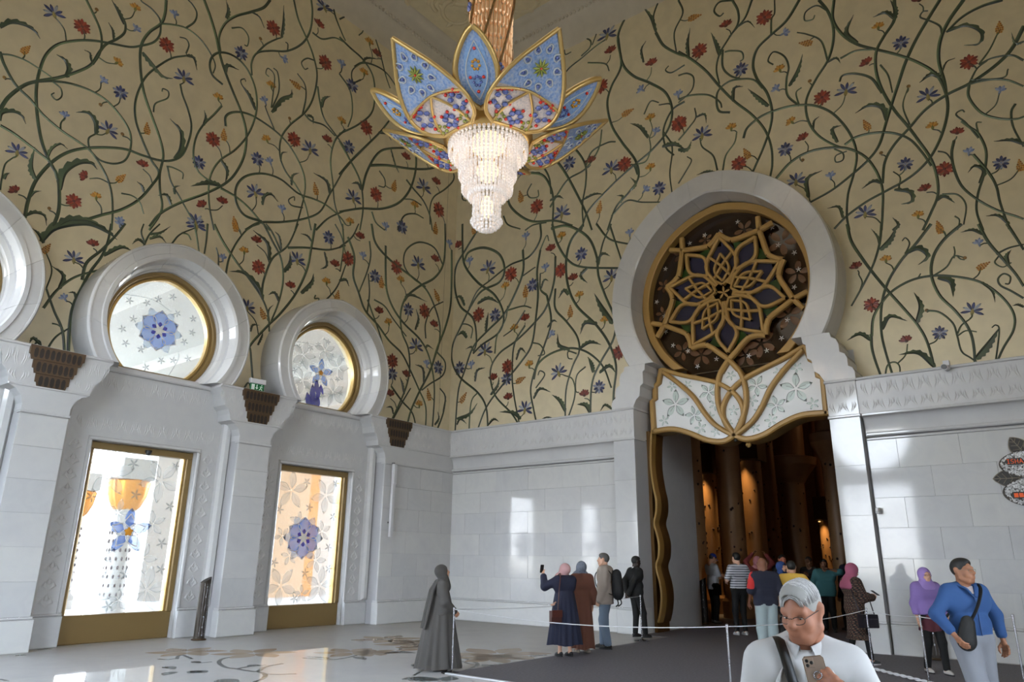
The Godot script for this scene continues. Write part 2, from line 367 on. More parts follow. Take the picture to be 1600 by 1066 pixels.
const STEMS_BACK := [
	[0.071,-16.06,14.59,-16.04,14.23,-15.83,14.08],
	[0.095,-13.75,14.45,-13.00,14.23,-12.46,13.96,-12.15,13.46,-12.02,12.86,-12.07,11.83],
	[0.080,-13.09,14.81,-12.54,14.40,-12.19,13.79,-12.11,13.13],
	[0.077,-12.15,12.67,-11.85,13.04,-11.42,13.45,-10.76,13.60,-10.27,14.12,-10.13,14.77],
	[0.094,-14.02,13.92,-13.82,13.27,-13.35,12.72,-12.81,12.36,-11.94,12.13,-11.28,11.76],
	[0.092,-12.10,14.65,-11.59,13.82,-11.18,12.98,-10.80,12.10,-10.58,11.40],
	[0.076,-11.41,14.79,-11.00,14.24,-10.76,13.68,-10.77,13.07,-10.91,12.36,-10.89,11.60],
	[0.069,-10.76,13.68,-10.51,14.13,-9.95,14.23,-9.64,14.15],
	[0.093,-8.75,19.03,-9.08,18.62,-9.43,17.95,-9.35,16.84,-9.73,16.20,-9.90,15.63,-9.77,14.79,-9.42,14.03,-9.00,13.27,-8.92,12.66,-9.26,12.27,-9.72,11.91,-10.04,11.24],
	[0.086,-9.43,17.95,-9.31,16.90,-8.95,16.25,-8.37,15.71,-7.89,15.15,-7.72,14.48,-7.89,13.88,-8.41,13.42,-9.01,13.13,-9.61,12.83,-10.16,12.49,-10.72,12.07,-10.97,11.51],
	[0.072,-7.31,14.60,-7.72,14.48,-8.03,13.94,-7.99,13.34,-7.74,12.96],
	[0.056,-9.88,11.67,-9.35,12.01,-8.85,11.81,-8.16,11.59],
	[0.091,-8.10,17.44,-7.87,16.85,-7.47,16.37,-7.21,16.13],
	[0.064,-7.93,18.58,-8.14,18.11,-8.13,17.62],
	[0.062,-7.29,18.22,-7.18,17.68,-7.49,17.13,-7.47,16.41],
	[0.068,-11.73,17.27,-11.37,17.62,-10.84,17.80,-10.33,17.98,-9.87,18.09],
	[0.061,-10.84,17.89,-10.50,18.06,-10.49,18.36,-10.91,18.66,-11.44,18.71,-11.49,18.29,-11.23,18.25],
	[0.060,-10.13,19.09,-10.19,18.60,-10.41,18.11],
	[0.057,-10.59,17.51,-9.94,17.16,-9.79,16.80],
	[0.059,-13.09,14.81,-13.37,14.78,-13.32,14.43],
	[0.056,-12.90,13.79,-13.08,13.52,-12.95,13.28,-12.63,13.22,-12.63,13.46],
	[0.050,-8.93,13.10,-8.64,13.11,-8.48,13.45,-8.50,13.83],
	[0.052,-8.64,14.71,-8.40,15.07,-8.12,14.91],
	[0.053,-7.23,15.83,-7.65,15.76,-7.85,15.93,-7.74,16.04],
	[0.058,-7.72,14.48,-7.78,14.72,-8.13,14.83],
	[0.055,-8.04,13.87,-7.79,13.26,-7.91,12.45,-7.88,11.81],
	[0.063,-13.16,12.14,-12.81,12.24,-12.28,12.17],
	[0.065,-14.10,12.95,-13.90,12.57,-13.35,12.24],
	[0.079,-7.40,16.38,-7.01,15.92,-6.59,15.31,-6.24,14.64,-5.85,13.97,-5.42,13.37,-5.12,12.78,-5.00,12.21,-5.02,11.70,-5.11,11.34],
	[0.072,-5.65,17.31,-5.52,16.86,-5.56,16.43,-5.87,16.07,-6.16,15.70,-6.29,15.24,-6.24,14.71],
	[0.067,-5.65,17.31,-6.03,17.45,-6.21,17.24,-6.07,16.97,-5.93,17.01],
	[0.088,-3.85,16.32,-4.24,15.85,-4.68,15.61,-5.09,15.35,-5.25,14.90,-5.18,14.40,-4.96,13.86,-4.88,13.28,-4.97,12.79,-5.22,12.23,-5.54,11.66],
	[0.072,-5.10,17.01,-5.33,16.54,-5.60,16.31,-5.84,16.13],
	[0.056,-4.68,15.61,-4.63,16.09,-4.53,16.25,-4.49,16.67],
	[0.076,-3.37,16.05,-3.20,15.61,-3.12,15.09,-3.18,14.58,-3.36,14.13,-3.67,13.75,-3.94,13.34,-4.03,12.99,-3.99,12.52,-3.80,12.07,-3.44,11.65,-3.11,11.43],
	[0.047,-3.20,15.61,-3.44,15.91,-3.73,15.86,-3.78,15.61,-3.59,15.54,-3.52,15.64],
	[0.074,-4.98,11.24,-4.55,11.59,-4.05,11.72,-3.49,11.62,-3.11,11.42,-2.81,11.08,-2.63,10.61,-2.57,10.13,-2.64,9.58,-2.72,9.13],
	[0.069,-6.00,13.68,-6.33,13.89,-6.32,14.46,-5.99,14.67,-5.62,14.60,-5.27,14.41,-5.06,14.04],
	[0.072,-5.71,12.74,-5.57,13.02,-5.19,13.21,-4.78,13.24,-4.34,13.19,-3.86,13.00,-3.48,12.66,-3.22,12.21,-3.05,11.71,-3.01,11.21,-3.14,10.73,-3.32,10.26,-3.41,9.71,-3.40,9.33],
	[0.077,-3.01,15.85,-3.10,15.28,-2.93,14.72,-2.62,14.26,-2.21,13.90,-1.78,13.53,-1.41,13.14,-1.11,12.69,-0.99,12.17,-1.01,11.66,-1.20,11.11,-1.48,10.65,-1.79,10.37,-2.12,10.20,-2.51,10.08,-2.95,9.94,-3.41,9.71,-3.73,9.46],
	[0.080,-0.75,14.60,-1.03,14.24,-1.36,13.79,-1.67,13.26,-1.87,12.80,-2.07,12.34,-2.28,11.83,-2.49,11.32,-2.77,11.01,-3.19,10.74,-3.67,10.49,-4.20,10.33],
	[0.079,-1.67,15.11,-1.74,14.56,-2.03,14.19,-2.24,13.85,-2.31,13.31,-2.24,12.72,-2.06,12.10,-1.85,11.59,-1.68,11.12,-1.51,10.61,-1.45,10.14,-1.49,9.66,-1.67,9.29,-1.90,8.89],
	[0.091,-0.30,14.35,-0.67,13.93,-0.90,13.50,-1.00,13.00,-0.97,12.40,-0.98,12.05],
	[0.080,0.41,13.96,-0.00,14.00,-0.40,13.91,-0.75,13.67],
	[0.084,0.67,13.11,0.36,12.64,-0.01,12.36,-0.50,12.15,-0.98,12.05,-1.45,11.84,-1.81,11.52,-2.18,11.20,-2.43,10.83,-2.55,10.29],
	[0.059,-0.98,12.05,-0.58,12.13,-0.17,12.09,0.17,11.93,0.43,11.65],
	[0.062,-0.52,12.13,-0.57,11.81,-0.41,11.35,-0.13,11.08,0.17,10.94,0.32,10.94],
	[0.068,-3.24,11.60,-2.97,11.71,-2.59,11.68,-2.18,11.52,-1.85,11.22,-1.64,10.77,-1.52,10.39],
	[0.061,-1.00,10.86,-1.09,10.56,-1.10,10.18,-1.02,9.72,-0.80,9.33,-0.49,8.97,-0.19,8.73,-0.06,8.62],
	[0.037,-1.34,10.71,-1.19,10.60,-1.10,10.34],
	[0.061,-0.79,11.28,-0.66,11.06,-0.53,10.84,-0.46,10.38,-0.57,9.89,-0.76,9.42,-0.84,9.03,-0.79,8.57],
	[0.060,-0.70,10.39,-0.51,9.92,-0.41,9.52,-0.40,9.10,-0.34,8.47],
	[0.051,0.22,11.30,0.12,11.13,0.10,10.76,0.20,10.24],
	[0.058,-7.45,15.56,-7.18,15.51,-6.99,15.27,-7.08,14.87,-7.51,14.64],
	[0.063,-7.50,14.75,-7.09,14.72,-6.58,14.50,-6.28,14.15,-6.23,13.92],
	[0.056,-7.58,13.40,-7.23,13.69,-7.01,13.93,-7.02,14.25],
	[0.054,-6.50,12.03,-6.59,12.53,-6.88,12.92,-6.93,13.22],
	[0.053,-6.35,11.98,-6.23,12.40,-5.96,12.70,-5.87,13.01],
	[0.060,-4.18,13.12,-4.44,13.56,-4.42,14.03,-4.33,14.39,-4.41,14.77,-4.67,15.04,-4.84,14.84,-4.71,14.64],
	[0.047,-2.20,13.45,-2.07,13.08,-2.04,12.57],
	[0.073,-2.25,12.66,-2.30,12.81,-2.45,13.19,-2.77,13.46,-3.06,13.54,-3.16,13.39],
	[0.062,-3.06,14.05,-2.69,14.10,-2.30,13.95],
	[0.048,-0.84,13.65,-0.85,13.90,-1.04,14.16,-1.20,14.34,-1.13,14.46,-1.02,14.43],
	[0.049,0.53,12.27,0.34,12.50,-0.01,12.59,-0.27,12.54],
	[0.040,-1.80,11.58,-1.87,12.14,-1.69,12.60],
	[0.044,-0.27,12.54,-0.02,12.82,0.20,13.18],
	[0.041,-3.49,11.58,-3.31,11.39,-3.33,11.21,-3.49,11.21,-3.47,11.38,-3.21,11.41],
	[0.043,-0.54,10.74,-0.72,11.20,-0.87,11.48,-0.75,11.55,-0.70,11.47],
	[0.038,-2.23,10.07,-2.17,10.33,-2.29,10.52],
	[0.045,-4.18,13.12,-4.22,13.53,-4.07,13.63],
	[0.037,-0.53,10.84,-0.53,11.12,-0.43,11.10],
	[0.048,-7.67,12.02,-7.45,12.29,-7.23,12.60,-7.35,12.78],
	[0.053,-3.36,14.13,-3.45,14.78,-3.75,15.14,-4.01,15.34],
	[0.056,-6.00,15.69,-5.84,15.65,-5.54,15.47,-5.50,15.23,-5.60,15.17],
	[0.070,-6.06,15.79,-6.10,15.23,-5.91,14.85,-5.62,14.60],
	[0.044,-0.51,12.16,-0.32,12.45,-0.10,12.57],
	[0.035,-1.25,9.05,-1.18,8.93,-1.25,8.71],
	[0.041,-1.41,9.64,-1.13,9.54,-1.01,9.24,-1.12,8.80],
	[0.043,-0.48,12.23,0.10,12.02,0.23,12.19],
	[0.093,-16.00,13.21,-15.96,12.36,-15.83,11.58,-15.20,10.78,-14.42,10.13,-14.03,9.36,-14.20,8.80,-14.94,8.49,-15.31,8.25],
	[0.096,-15.27,12.75,-15.75,12.22,-16.24,11.60,-16.25,10.80,-15.97,10.07,-15.35,9.48,-15.18,8.68,-15.31,8.25],
	[0.095,-15.88,11.67,-15.64,12.02,-14.95,12.00,-14.26,11.57,-14.02,10.96,-14.24,10.55,-15.00,10.41,-15.47,9.97,-15.93,9.28,-16.25,8.72,-16.25,8.11,-15.86,7.51,-15.07,6.89,-14.69,6.34,-14.58,5.45],
	[0.078,-12.54,12.19,-12.54,11.65,-12.98,11.16,-13.79,11.06,-14.62,10.72,-15.19,10.46,-15.56,9.91],
	[0.091,-13.25,11.46,-13.24,10.69,-13.59,9.94,-14.03,9.36,-14.76,8.90,-15.32,8.48,-15.67,7.71,-15.93,7.01,-16.02,5.45],
	[0.085,-12.54,11.27,-12.67,10.55,-12.63,9.80,-12.71,9.02,-12.88,8.13,-13.30,7.63,-13.99,7.03,-14.69,6.34,-15.12,5.45],
	[0.080,-11.95,10.89,-12.00,10.09,-12.29,9.29,-12.71,8.88,-13.48,8.38,-14.19,8.06,-14.54,7.54,-14.34,6.72,-13.62,6.01,-13.24,5.45],
	[0.087,-12.07,12.05,-11.87,11.31,-11.46,10.62,-10.91,10.26,-9.65,9.91],
	[0.088,-12.11,11.91,-11.45,11.80,-10.74,11.22,-10.44,10.50,-10.39,9.85,-10.18,9.18,-9.88,8.38,-9.94,7.80,-10.39,7.17,-10.70,6.57,-10.79,5.45],
	[0.093,-10.88,11.70,-11.37,11.25,-11.55,10.56,-11.48,9.76,-11.17,9.05,-10.50,8.31,-10.08,7.64,-9.89,6.96,-9.99,6.22,-10.04,5.45],
	[0.073,-11.96,9.80,-11.97,9.15,-11.57,8.65,-11.19,8.10,-11.12,7.62,-11.36,7.19,-11.60,6.50,-11.65,5.45],
	[0.074,-12.79,7.00,-12.63,7.46,-12.14,7.72,-11.43,7.77,-10.82,7.53,-10.32,7.03,-10.06,6.36],
	[0.076,-12.29,9.65,-12.13,8.76,-12.38,8.04,-12.75,7.27,-12.91,6.68,-12.79,6.05,-12.63,5.45],
	[0.052,-11.64,5.45,-12.31,5.77,-12.79,5.45],
	[0.052,-11.64,5.45,-11.30,6.27,-11.36,6.79,-11.67,6.97],
	[0.070,-9.96,11.43,-9.83,10.97,-9.57,10.06],
	[0.070,-10.42,11.57,-9.98,10.94,-9.26,10.56],
	[0.071,-10.38,10.20,-10.21,10.86,-9.89,11.41],
	[0.070,-13.14,8.82,-13.57,8.25,-13.64,7.26,-13.55,6.55,-13.28,5.45],
	[0.065,-15.40,5.45,-15.34,6.57,-15.07,6.89],
	[0.055,-15.42,8.80,-15.39,9.18,-15.84,9.38,-16.07,9.00],
	[0.048,-12.71,6.72,-12.38,7.08,-12.55,7.24,-12.63,7.11],
	[0.047,-11.20,7.56,-11.50,7.68,-11.51,7.48,-11.35,7.42],
	[0.060,-14.37,8.09,-14.29,8.67,-13.94,9.19,-13.86,9.63],
	[0.059,-13.85,9.48,-13.23,9.49,-12.88,9.35],
	[0.053,-13.24,10.54,-12.80,10.70,-12.72,10.71],
	[0.059,-13.14,9.33,-13.58,8.83,-14.02,8.62],
	[0.053,-12.54,11.27,-12.29,11.70,-12.20,11.48],
	[0.073,-12.29,9.65,-12.54,9.93,-12.54,10.45],
	[0.045,-10.90,7.12,-11.21,6.90,-11.26,6.45,-11.14,6.37],
	[0.048,-12.88,8.20,-12.55,8.07,-12.38,7.76,-12.63,7.73],
	[0.072,-3.43,9.50,-3.39,9.04,-3.21,8.55,-2.99,8.06,-2.74,7.57,-2.49,7.11,-2.29,6.71,-2.16,6.25,-2.10,5.45],
	[0.058,-2.70,9.29,-2.80,8.82,-3.00,8.33,-3.29,7.86,-3.58,7.44],
	[0.067,-1.72,9.00,-2.07,8.62,-2.42,8.29,-2.75,7.84,-2.95,7.31,-3.03,6.70,-3.00,6.19,-2.90,5.45],
	[0.059,-3.24,6.64,-3.16,7.04,-2.99,7.32,-2.69,7.61,-2.27,7.78,-1.84,7.78,-1.41,7.65,-1.01,7.43,-0.72,7.07,-0.56,6.66,-0.61,6.30,-0.86,5.92,-1.11,5.45],
	[0.065,-3.25,6.69,-3.26,6.23,-3.12,5.45],
	[0.069,-1.15,8.83,-1.52,8.57,-1.78,8.23,-1.88,7.79,-1.79,7.31,-1.56,6.91,-1.38,6.49,-1.34,6.10,-1.40,5.45],
	[0.040,-1.84,7.78,-1.57,7.92,-1.40,8.13,-1.23,8.06],
	[0.035,-1.41,8.08,-1.37,8.22,-1.37,8.35],
	[0.067,-0.85,8.74,-0.75,8.31,-0.58,7.91,-0.39,7.47,-0.30,7.17],
	[0.043,-0.65,7.98,-0.41,8.06,-0.15,8.07],
	[0.033,-0.62,7.92,-0.70,7.80,-0.58,7.67,-0.42,7.73],
	[0.043,-2.08,7.02,-1.84,6.92,-1.64,6.64,-1.60,6.34,-1.57,6.00,-1.41,5.81,-1.11,5.45],
	[0.062,-0.36,8.60,-0.26,8.27,-0.17,7.95],
	[0.043,-0.34,6.92,-0.52,7.12,-0.68,7.28,-0.70,7.43,-0.59,7.52,-0.49,7.43,-0.53,7.29,-0.60,7.30],
	[0.039,-3.12,5.45,-3.02,5.89,-2.86,5.97,-2.77,5.83,-2.84,5.45],
	[0.038,-1.59,6.39,-1.49,6.56,-1.32,6.67],
	[0.037,-2.32,8.42,-2.20,8.65,-2.26,8.81,-2.34,8.75],
	[0.035,-2.14,7.80,-2.08,7.89],
	[0.033,-1.60,6.34,-1.43,6.43,-1.24,6.37],
	[0.037,-3.35,7.77,-3.28,7.97,-3.33,8.17],
	[0.032,-1.08,5.45,-0.86,6.29,-0.89,6.45,-0.97,6.41],
]
const LEAVES_BACK := [
	[0.178,-8.54,13.84,-8.80,14.32,-9.13,14.60],
	[0.211,-8.10,13.38,-7.72,13.31,-7.41,13.05],
	[0.111,-8.55,16.54,-8.61,17.05,-8.44,17.29],
	[0.140,-12.15,12.90,-11.85,12.96,-11.60,12.80],
	[0.115,-9.57,12.01,-9.49,12.20,-9.67,12.29],
	[0.083,-12.54,14.07,-13.27,14.29,-13.55,14.09],
	[0.161,-8.10,17.44,-8.25,18.09,-8.56,18.76],
	[0.116,-8.95,12.74,-9.04,13.07,-9.22,13.21],
	[0.119,-10.95,12.52,-10.47,12.59,-10.12,12.48],
	[0.128,-9.19,12.32,-9.03,12.48,-9.20,12.76],
	[0.165,-7.08,16.03,-7.08,16.53,-6.98,17.02],
	[0.188,-6.17,15.63,-6.24,16.03,-6.36,16.55],
	[0.071,-5.60,16.31,-5.28,16.36,-5.09,16.04],
	[0.169,-4.39,13.81,-4.13,14.16,-3.94,14.61],
	[0.173,-4.94,13.44,-5.20,13.83,-5.46,14.22],
	[0.137,-5.88,13.98,-5.82,14.38,-5.58,14.34],
	[0.088,-3.37,14.07,-3.16,14.10,-3.07,13.90],
	[0.190,-2.61,14.30,-2.82,14.73,-2.61,15.16],
	[0.148,-1.74,14.56,-1.90,14.84,-2.19,14.86],
	[0.160,-1.74,14.56,-1.70,14.86,-1.76,15.16],
	[0.177,-2.27,11.89,-2.32,12.27,-2.59,12.44,-2.90,12.36],
	[0.170,-1.04,12.54,-1.20,12.70,-1.46,12.59],
	[0.123,-0.75,13.67,-0.36,13.65,-0.11,13.34,-0.19,13.08,-0.47,13.16],
	[0.132,-3.38,11.72,-3.46,12.12,-3.25,12.16],
	[0.074,-3.91,12.30,-3.86,12.53,-3.74,12.61],
	[0.123,-2.55,10.29,-2.74,10.41,-3.00,10.30],
	[0.139,-2.33,10.05,-2.03,9.89,-2.02,9.67,-2.24,9.65],
	[0.125,-1.54,9.51,-1.38,9.57,-1.20,9.35],
	[0.155,-4.21,10.46,-4.19,10.97,-3.83,11.09],
	[0.102,-3.51,9.68,-3.57,9.99,-3.82,10.04],
	[0.114,-0.70,9.67,-0.58,9.94,-0.72,10.10,-0.86,9.99],
	[0.122,0.21,10.29,0.01,10.47,-0.29,10.56],
	[0.180,-7.60,13.12,-7.34,13.02,-7.19,13.21],
	[0.097,-7.01,13.93,-6.75,13.92,-6.71,13.62],
	[0.106,-6.57,11.98,-6.81,12.10,-7.10,12.10],
	[0.106,-2.50,9.07,-2.37,9.17,-2.46,9.39],
	[0.098,-0.33,8.57,-0.48,8.82,-0.69,8.88],
	[0.045,-1.01,12.59,-0.86,12.88,-0.68,12.91],
	[0.075,0.61,12.74,0.46,12.76,0.43,13.06],
	[0.203,-15.62,8.84,-15.83,9.07,-16.07,9.00],
	[0.187,-15.17,9.98,-14.70,10.07,-14.18,9.77],
	[0.183,-14.76,8.90,-14.72,9.28,-14.68,9.57],
	[0.171,-11.48,9.47,-11.64,9.65,-11.84,9.45],
	[0.268,-9.92,8.26,-10.27,8.80,-10.55,9.33],
	[0.140,-10.45,10.29,-10.22,10.51,-9.96,10.37],
	[0.155,-10.76,10.19,-11.00,10.00,-10.77,9.70],
	[0.202,-10.47,8.33,-10.88,8.45,-11.07,8.14],
	[0.172,-11.12,7.68,-10.74,7.82,-10.34,7.68],
	[0.178,-11.43,7.74,-11.82,7.94,-11.89,8.30],
	[0.195,-10.65,6.89,-10.72,7.16,-10.82,7.40],
	[0.165,-10.43,6.85,-10.11,7.00,-9.90,6.77],
	[0.209,-10.04,5.92,-9.78,6.20,-9.63,6.48],
	[0.215,-10.79,5.73,-10.93,5.96,-11.23,6.03],
	[0.196,-11.64,5.86,-11.83,6.20,-12.11,6.43],
	[0.099,-10.04,5.73,-10.28,5.89,-10.43,5.75],
	[0.135,-12.79,6.39,-12.55,6.66,-12.14,6.51],
	[0.187,-15.94,6.13,-15.42,6.22,-15.06,6.53],
	[0.177,-13.28,5.81,-13.62,6.05,-14.15,6.14],
	[0.171,-14.52,6.75,-14.25,7.00,-14.17,7.27],
	[0.148,-15.18,7.27,-15.10,7.62,-14.77,7.68],
	[0.128,-13.47,7.73,-13.31,8.06,-13.09,7.88],
	[0.098,-12.26,8.58,-12.05,8.75,-11.89,8.68],
	[0.103,-12.50,9.92,-12.38,10.18,-12.21,10.11],
	[0.162,-15.77,10.03,-15.98,10.40,-16.25,10.44],
	[0.107,-15.31,8.33,-15.41,8.49,-15.65,8.46],
	[0.116,-15.93,5.91,-15.79,6.08,-15.50,5.90],
	[0.111,-14.58,5.77,-14.36,5.92,-14.14,5.83],
	[0.180,-2.82,8.66,-2.57,8.87,-2.40,9.14],
	[0.173,-2.32,8.42,-2.05,8.48,-1.90,8.26,-2.10,8.10],
	[0.133,-3.27,6.54,-3.48,6.73,-3.77,6.63],
	[0.141,-3.00,6.75,-2.81,7.02,-2.48,6.85],
	[0.159,-2.32,6.77,-2.19,7.14,-2.27,7.49],
	[0.196,-1.77,7.71,-1.55,7.56,-1.55,7.21],
	[0.202,-1.35,5.80,-1.10,6.06,-0.84,6.39],
	[0.164,-2.11,5.73,-2.37,6.09,-2.75,6.12],
	[0.076,-1.01,7.43,-0.85,7.20,-0.83,6.93],
	[0.099,-0.81,8.47,-0.98,8.63,-1.20,8.64],
	[0.124,-0.47,7.69,-0.47,7.88,-0.38,8.01],
	[0.075,-2.81,8.77,-2.83,8.99,-2.94,9.25],
	[0.064,-0.37,6.73,-0.46,6.80,-0.55,6.80],
]
const FLOWERS_BACK := [
	[0,-10.12,16.38,2,0.228,-9.82,15.99],
	[0,-9.37,13.26,2,0.207,-9.31,12.98],
	[0,-7.54,13.96,3,0.200,-7.40,13.55],
	[0,-12.68,12.87,-0,0.223,-12.81,12.36],
	[2,-11.37,14.02,1,0.222,-11.53,13.71],
	[2,-8.27,12.07,3,0.194,-8.34,11.65],
	[3,-9.83,13.24,2,0.209,-9.68,12.79],
	[3,-11.69,12.29,1,0.214,-11.76,12.04],
	[3,-9.82,18.20,12,0.236,-10.04,18.05],
	[1,-9.72,17.49,2,0.232,-9.90,17.11],
	[1,-10.56,13.76,1,0.216,-10.75,13.61],
	[1,-8.30,16.34,3,0.217,-8.51,15.84],
	[5,-10.99,14.67,1,0.223,-11.14,14.45],
	[5,-8.43,14.47,3,0.208,-8.50,13.83],
	[5,-8.51,12.81,3,0.200,-8.92,12.66],
	[6,-9.19,15.01,80,0.215,-9.80,14.89],
	[6,-13.36,13.45,-11,0.230,-13.06,13.42],
	[6,-10.29,12.09,13,0.205,-10.42,11.57],
	[4,-8.67,15.61,-43,0.215,-8.37,15.71],
	[4,-8.28,13.95,25,0.204,-8.50,13.83],
	[4,-8.72,12.16,51,0.197,-8.98,11.88],
	[4,-7.49,14.90,3,0.205,-7.45,14.67],
	[0,-6.75,16.10,4,0.207,-6.91,15.78],
	[0,-4.81,16.25,5,0.197,-4.63,16.09],
	[0,-3.61,13.12,6,0.175,-3.71,12.89],
	[0,-0.44,12.69,8,0.155,-0.32,12.45],
	[0,-1.28,10.23,8,0.149,-1.45,10.14],
	[0,-5.89,12.03,5,0.181,-5.54,11.66],
	[0,-7.52,13.91,4,0.200,-7.40,13.55],
	[1,-5.90,16.52,4,0.204,-5.78,16.17],
	[1,-2.47,13.61,-22,0.171,-2.30,13.53],
	[1,-4.17,12.12,-18,0.173,-4.12,11.72],
	[1,-0.92,11.00,16,0.150,-1.00,10.86],
	[1,-1.71,9.84,-8,0.149,-1.49,9.66],
	[1,-1.16,14.79,8,0.169,-1.12,14.46],
	[5,-2.11,14.51,7,0.173,-1.99,14.24],
	[5,-4.56,14.40,-10,0.186,-4.37,14.21],
	[5,-4.41,12.72,-33,0.177,-4.01,12.58],
	[5,-1.36,11.35,0,0.154,-1.20,11.11],
	[5,-1.94,9.26,8,0.148,-1.81,9.04],
	[5,-6.01,13.17,5,0.188,-5.87,13.01],
	[6,-6.82,17.33,97,0.214,-7.28,17.48],
	[6,-3.83,14.90,-63,0.185,-3.59,14.99],
	[6,0.24,13.29,9,0.155,0.17,13.13],
	[6,-2.70,11.94,-16,0.164,-2.69,11.70],
	[6,-5.66,12.25,-20,0.181,-5.38,11.94],
	[6,0.07,9.84,2,0.140,-0.41,9.52],
	[6,-1.58,8.89,-8,0.144,-1.48,8.61],
	[2,-5.60,14.91,5,0.194,-5.69,14.66],
	[2,-1.69,13.84,8,0.168,-1.83,13.58],
	[2,-4.65,12.00,6,0.175,-4.55,11.59],
	[2,-2.02,10.62,8,0.154,-2.19,10.38],
	[2,-0.24,10.01,9,0.142,-0.47,9.81],
	[3,-6.86,13.29,4,0.193,-6.92,13.11],
	[3,-3.04,13.05,15,0.171,-3.40,12.56],
	[3,-1.34,12.17,0,0.158,-1.28,11.93],
	[3,-3.01,9.64,7,0.155,-2.70,9.29],
	[3,-4.48,11.00,6,0.169,-4.20,10.33],
	[4,-4.35,15.48,80,0.190,-4.62,15.64],
	[4,-4.69,13.86,-32,0.184,-4.46,13.74],
	[4,0.01,11.72,25,0.149,-0.35,11.26],
	[4,-0.77,10.47,9,0.147,-0.67,10.33],
	[4,-3.65,10.86,6,0.164,-3.60,10.52],
	[7,-3.85,13.73,6,0.179,-3.82,13.54],
	[7,-1.69,12.60,8,0.162,-1.77,12.43],
	[7,-2.48,11.09,7,0.159,-2.38,10.93],
	[7,-4.26,11.54,6,0.170,-4.31,11.69],
	[0,-13.74,10.72,-1,0.217,-13.39,10.31],
	[0,-15.11,9.58,-2,0.218,-15.31,9.38],
	[0,-11.75,10.36,1,0.204,-11.55,10.27],
	[0,-13.82,7.57,-1,0.201,-13.64,7.50],
	[0,-9.78,7.36,2,0.179,-9.94,7.22],
	[1,-16.15,12.35,-3,0.240,-15.96,12.26],
	[1,-12.12,11.14,0,0.210,-11.95,10.89],
	[1,-11.29,9.94,1,0.200,-11.48,9.76],
	[1,-13.14,9.00,-0,0.205,-13.20,8.75],
	[1,-14.41,7.23,-1,0.202,-14.47,7.03],
	[1,-13.78,6.51,-1,0.195,-13.89,6.27],
	[1,-10.96,6.25,1,0.179,-10.76,6.04],
	[2,-12.84,10.12,-0,0.209,-12.64,9.99],
	[2,-14.38,9.42,-1,0.214,-14.29,9.18],
	[2,-15.90,7.84,-3,0.213,-15.99,7.66],
	[2,-13.86,7.17,-1,0.199,-13.99,7.03],
	[2,-10.46,6.44,2,0.178,-10.73,6.33],
	[2,-10.98,10.71,1,0.202,-11.11,10.34],
	[3,-14.73,11.14,25,0.225,-14.71,10.68],
	[3,-14.79,8.24,-2,0.209,-14.46,7.77],
	[3,-11.86,7.07,-21,0.188,-11.67,6.97],
	[3,-9.94,9.69,2,0.191,-10.24,9.36],
	[3,-13.12,6.09,12,0.190,-13.39,5.88],
	[4,-15.58,11.64,-2,0.232,-15.71,11.37],
	[4,-12.33,10.58,0,0.209,-12.54,10.45],
	[4,-12.13,8.33,38,0.196,-12.30,8.22],
	[4,-15.37,7.85,-2,0.210,-15.63,7.81],
	[4,-13.12,11.89,-0,0.220,-13.25,11.46],
	[4,-9.28,10.92,2,0.194,-9.35,10.61],
	[5,-13.96,10.31,-1,0.216,-14.22,9.84],
	[5,-13.56,8.77,-1,0.206,-13.43,8.49],
	[5,-12.96,7.47,-0,0.196,-12.75,7.27],
	[5,-11.07,9.35,1,0.195,-11.23,9.14],
	[5,-11.70,11.49,1,0.210,-11.87,11.31],
	[5,-10.21,8.38,2,0.186,-10.38,8.13],
	[6,-13.13,9.97,-0,0.210,-13.18,9.48],
	[6,-13.30,7.06,72,0.195,-13.63,6.99],
	[6,-15.68,6.79,38,0.206,-15.97,6.68],
	[6,-11.41,8.93,1,0.195,-11.57,8.65],
	[6,-15.42,12.88,-2,0.238,-15.33,12.68],
	[1,-3.35,8.34,-10,0.151,-3.33,8.17],
	[1,-2.56,6.39,-10,0.138,-2.80,5.93],
	[5,-2.72,8.37,7,0.148,-2.59,8.08],
	[0,-3.15,7.38,7,0.145,-3.07,7.22],
	[6,-1.57,8.85,0,0.144,-1.48,8.61],
	[6,-0.91,7.78,67,0.136,-1.15,7.52],
	[2,-1.91,6.47,8,0.135,-2.16,6.25],
	[3,-1.25,6.83,17,0.133,-1.32,6.67],
	[4,-0.91,8.30,-7,0.138,-0.74,8.26],
	[7,-1.21,8.04,8,0.139,-1.34,8.12],
	[7,-2.08,7.02,8,0.138,-1.96,6.98],
]
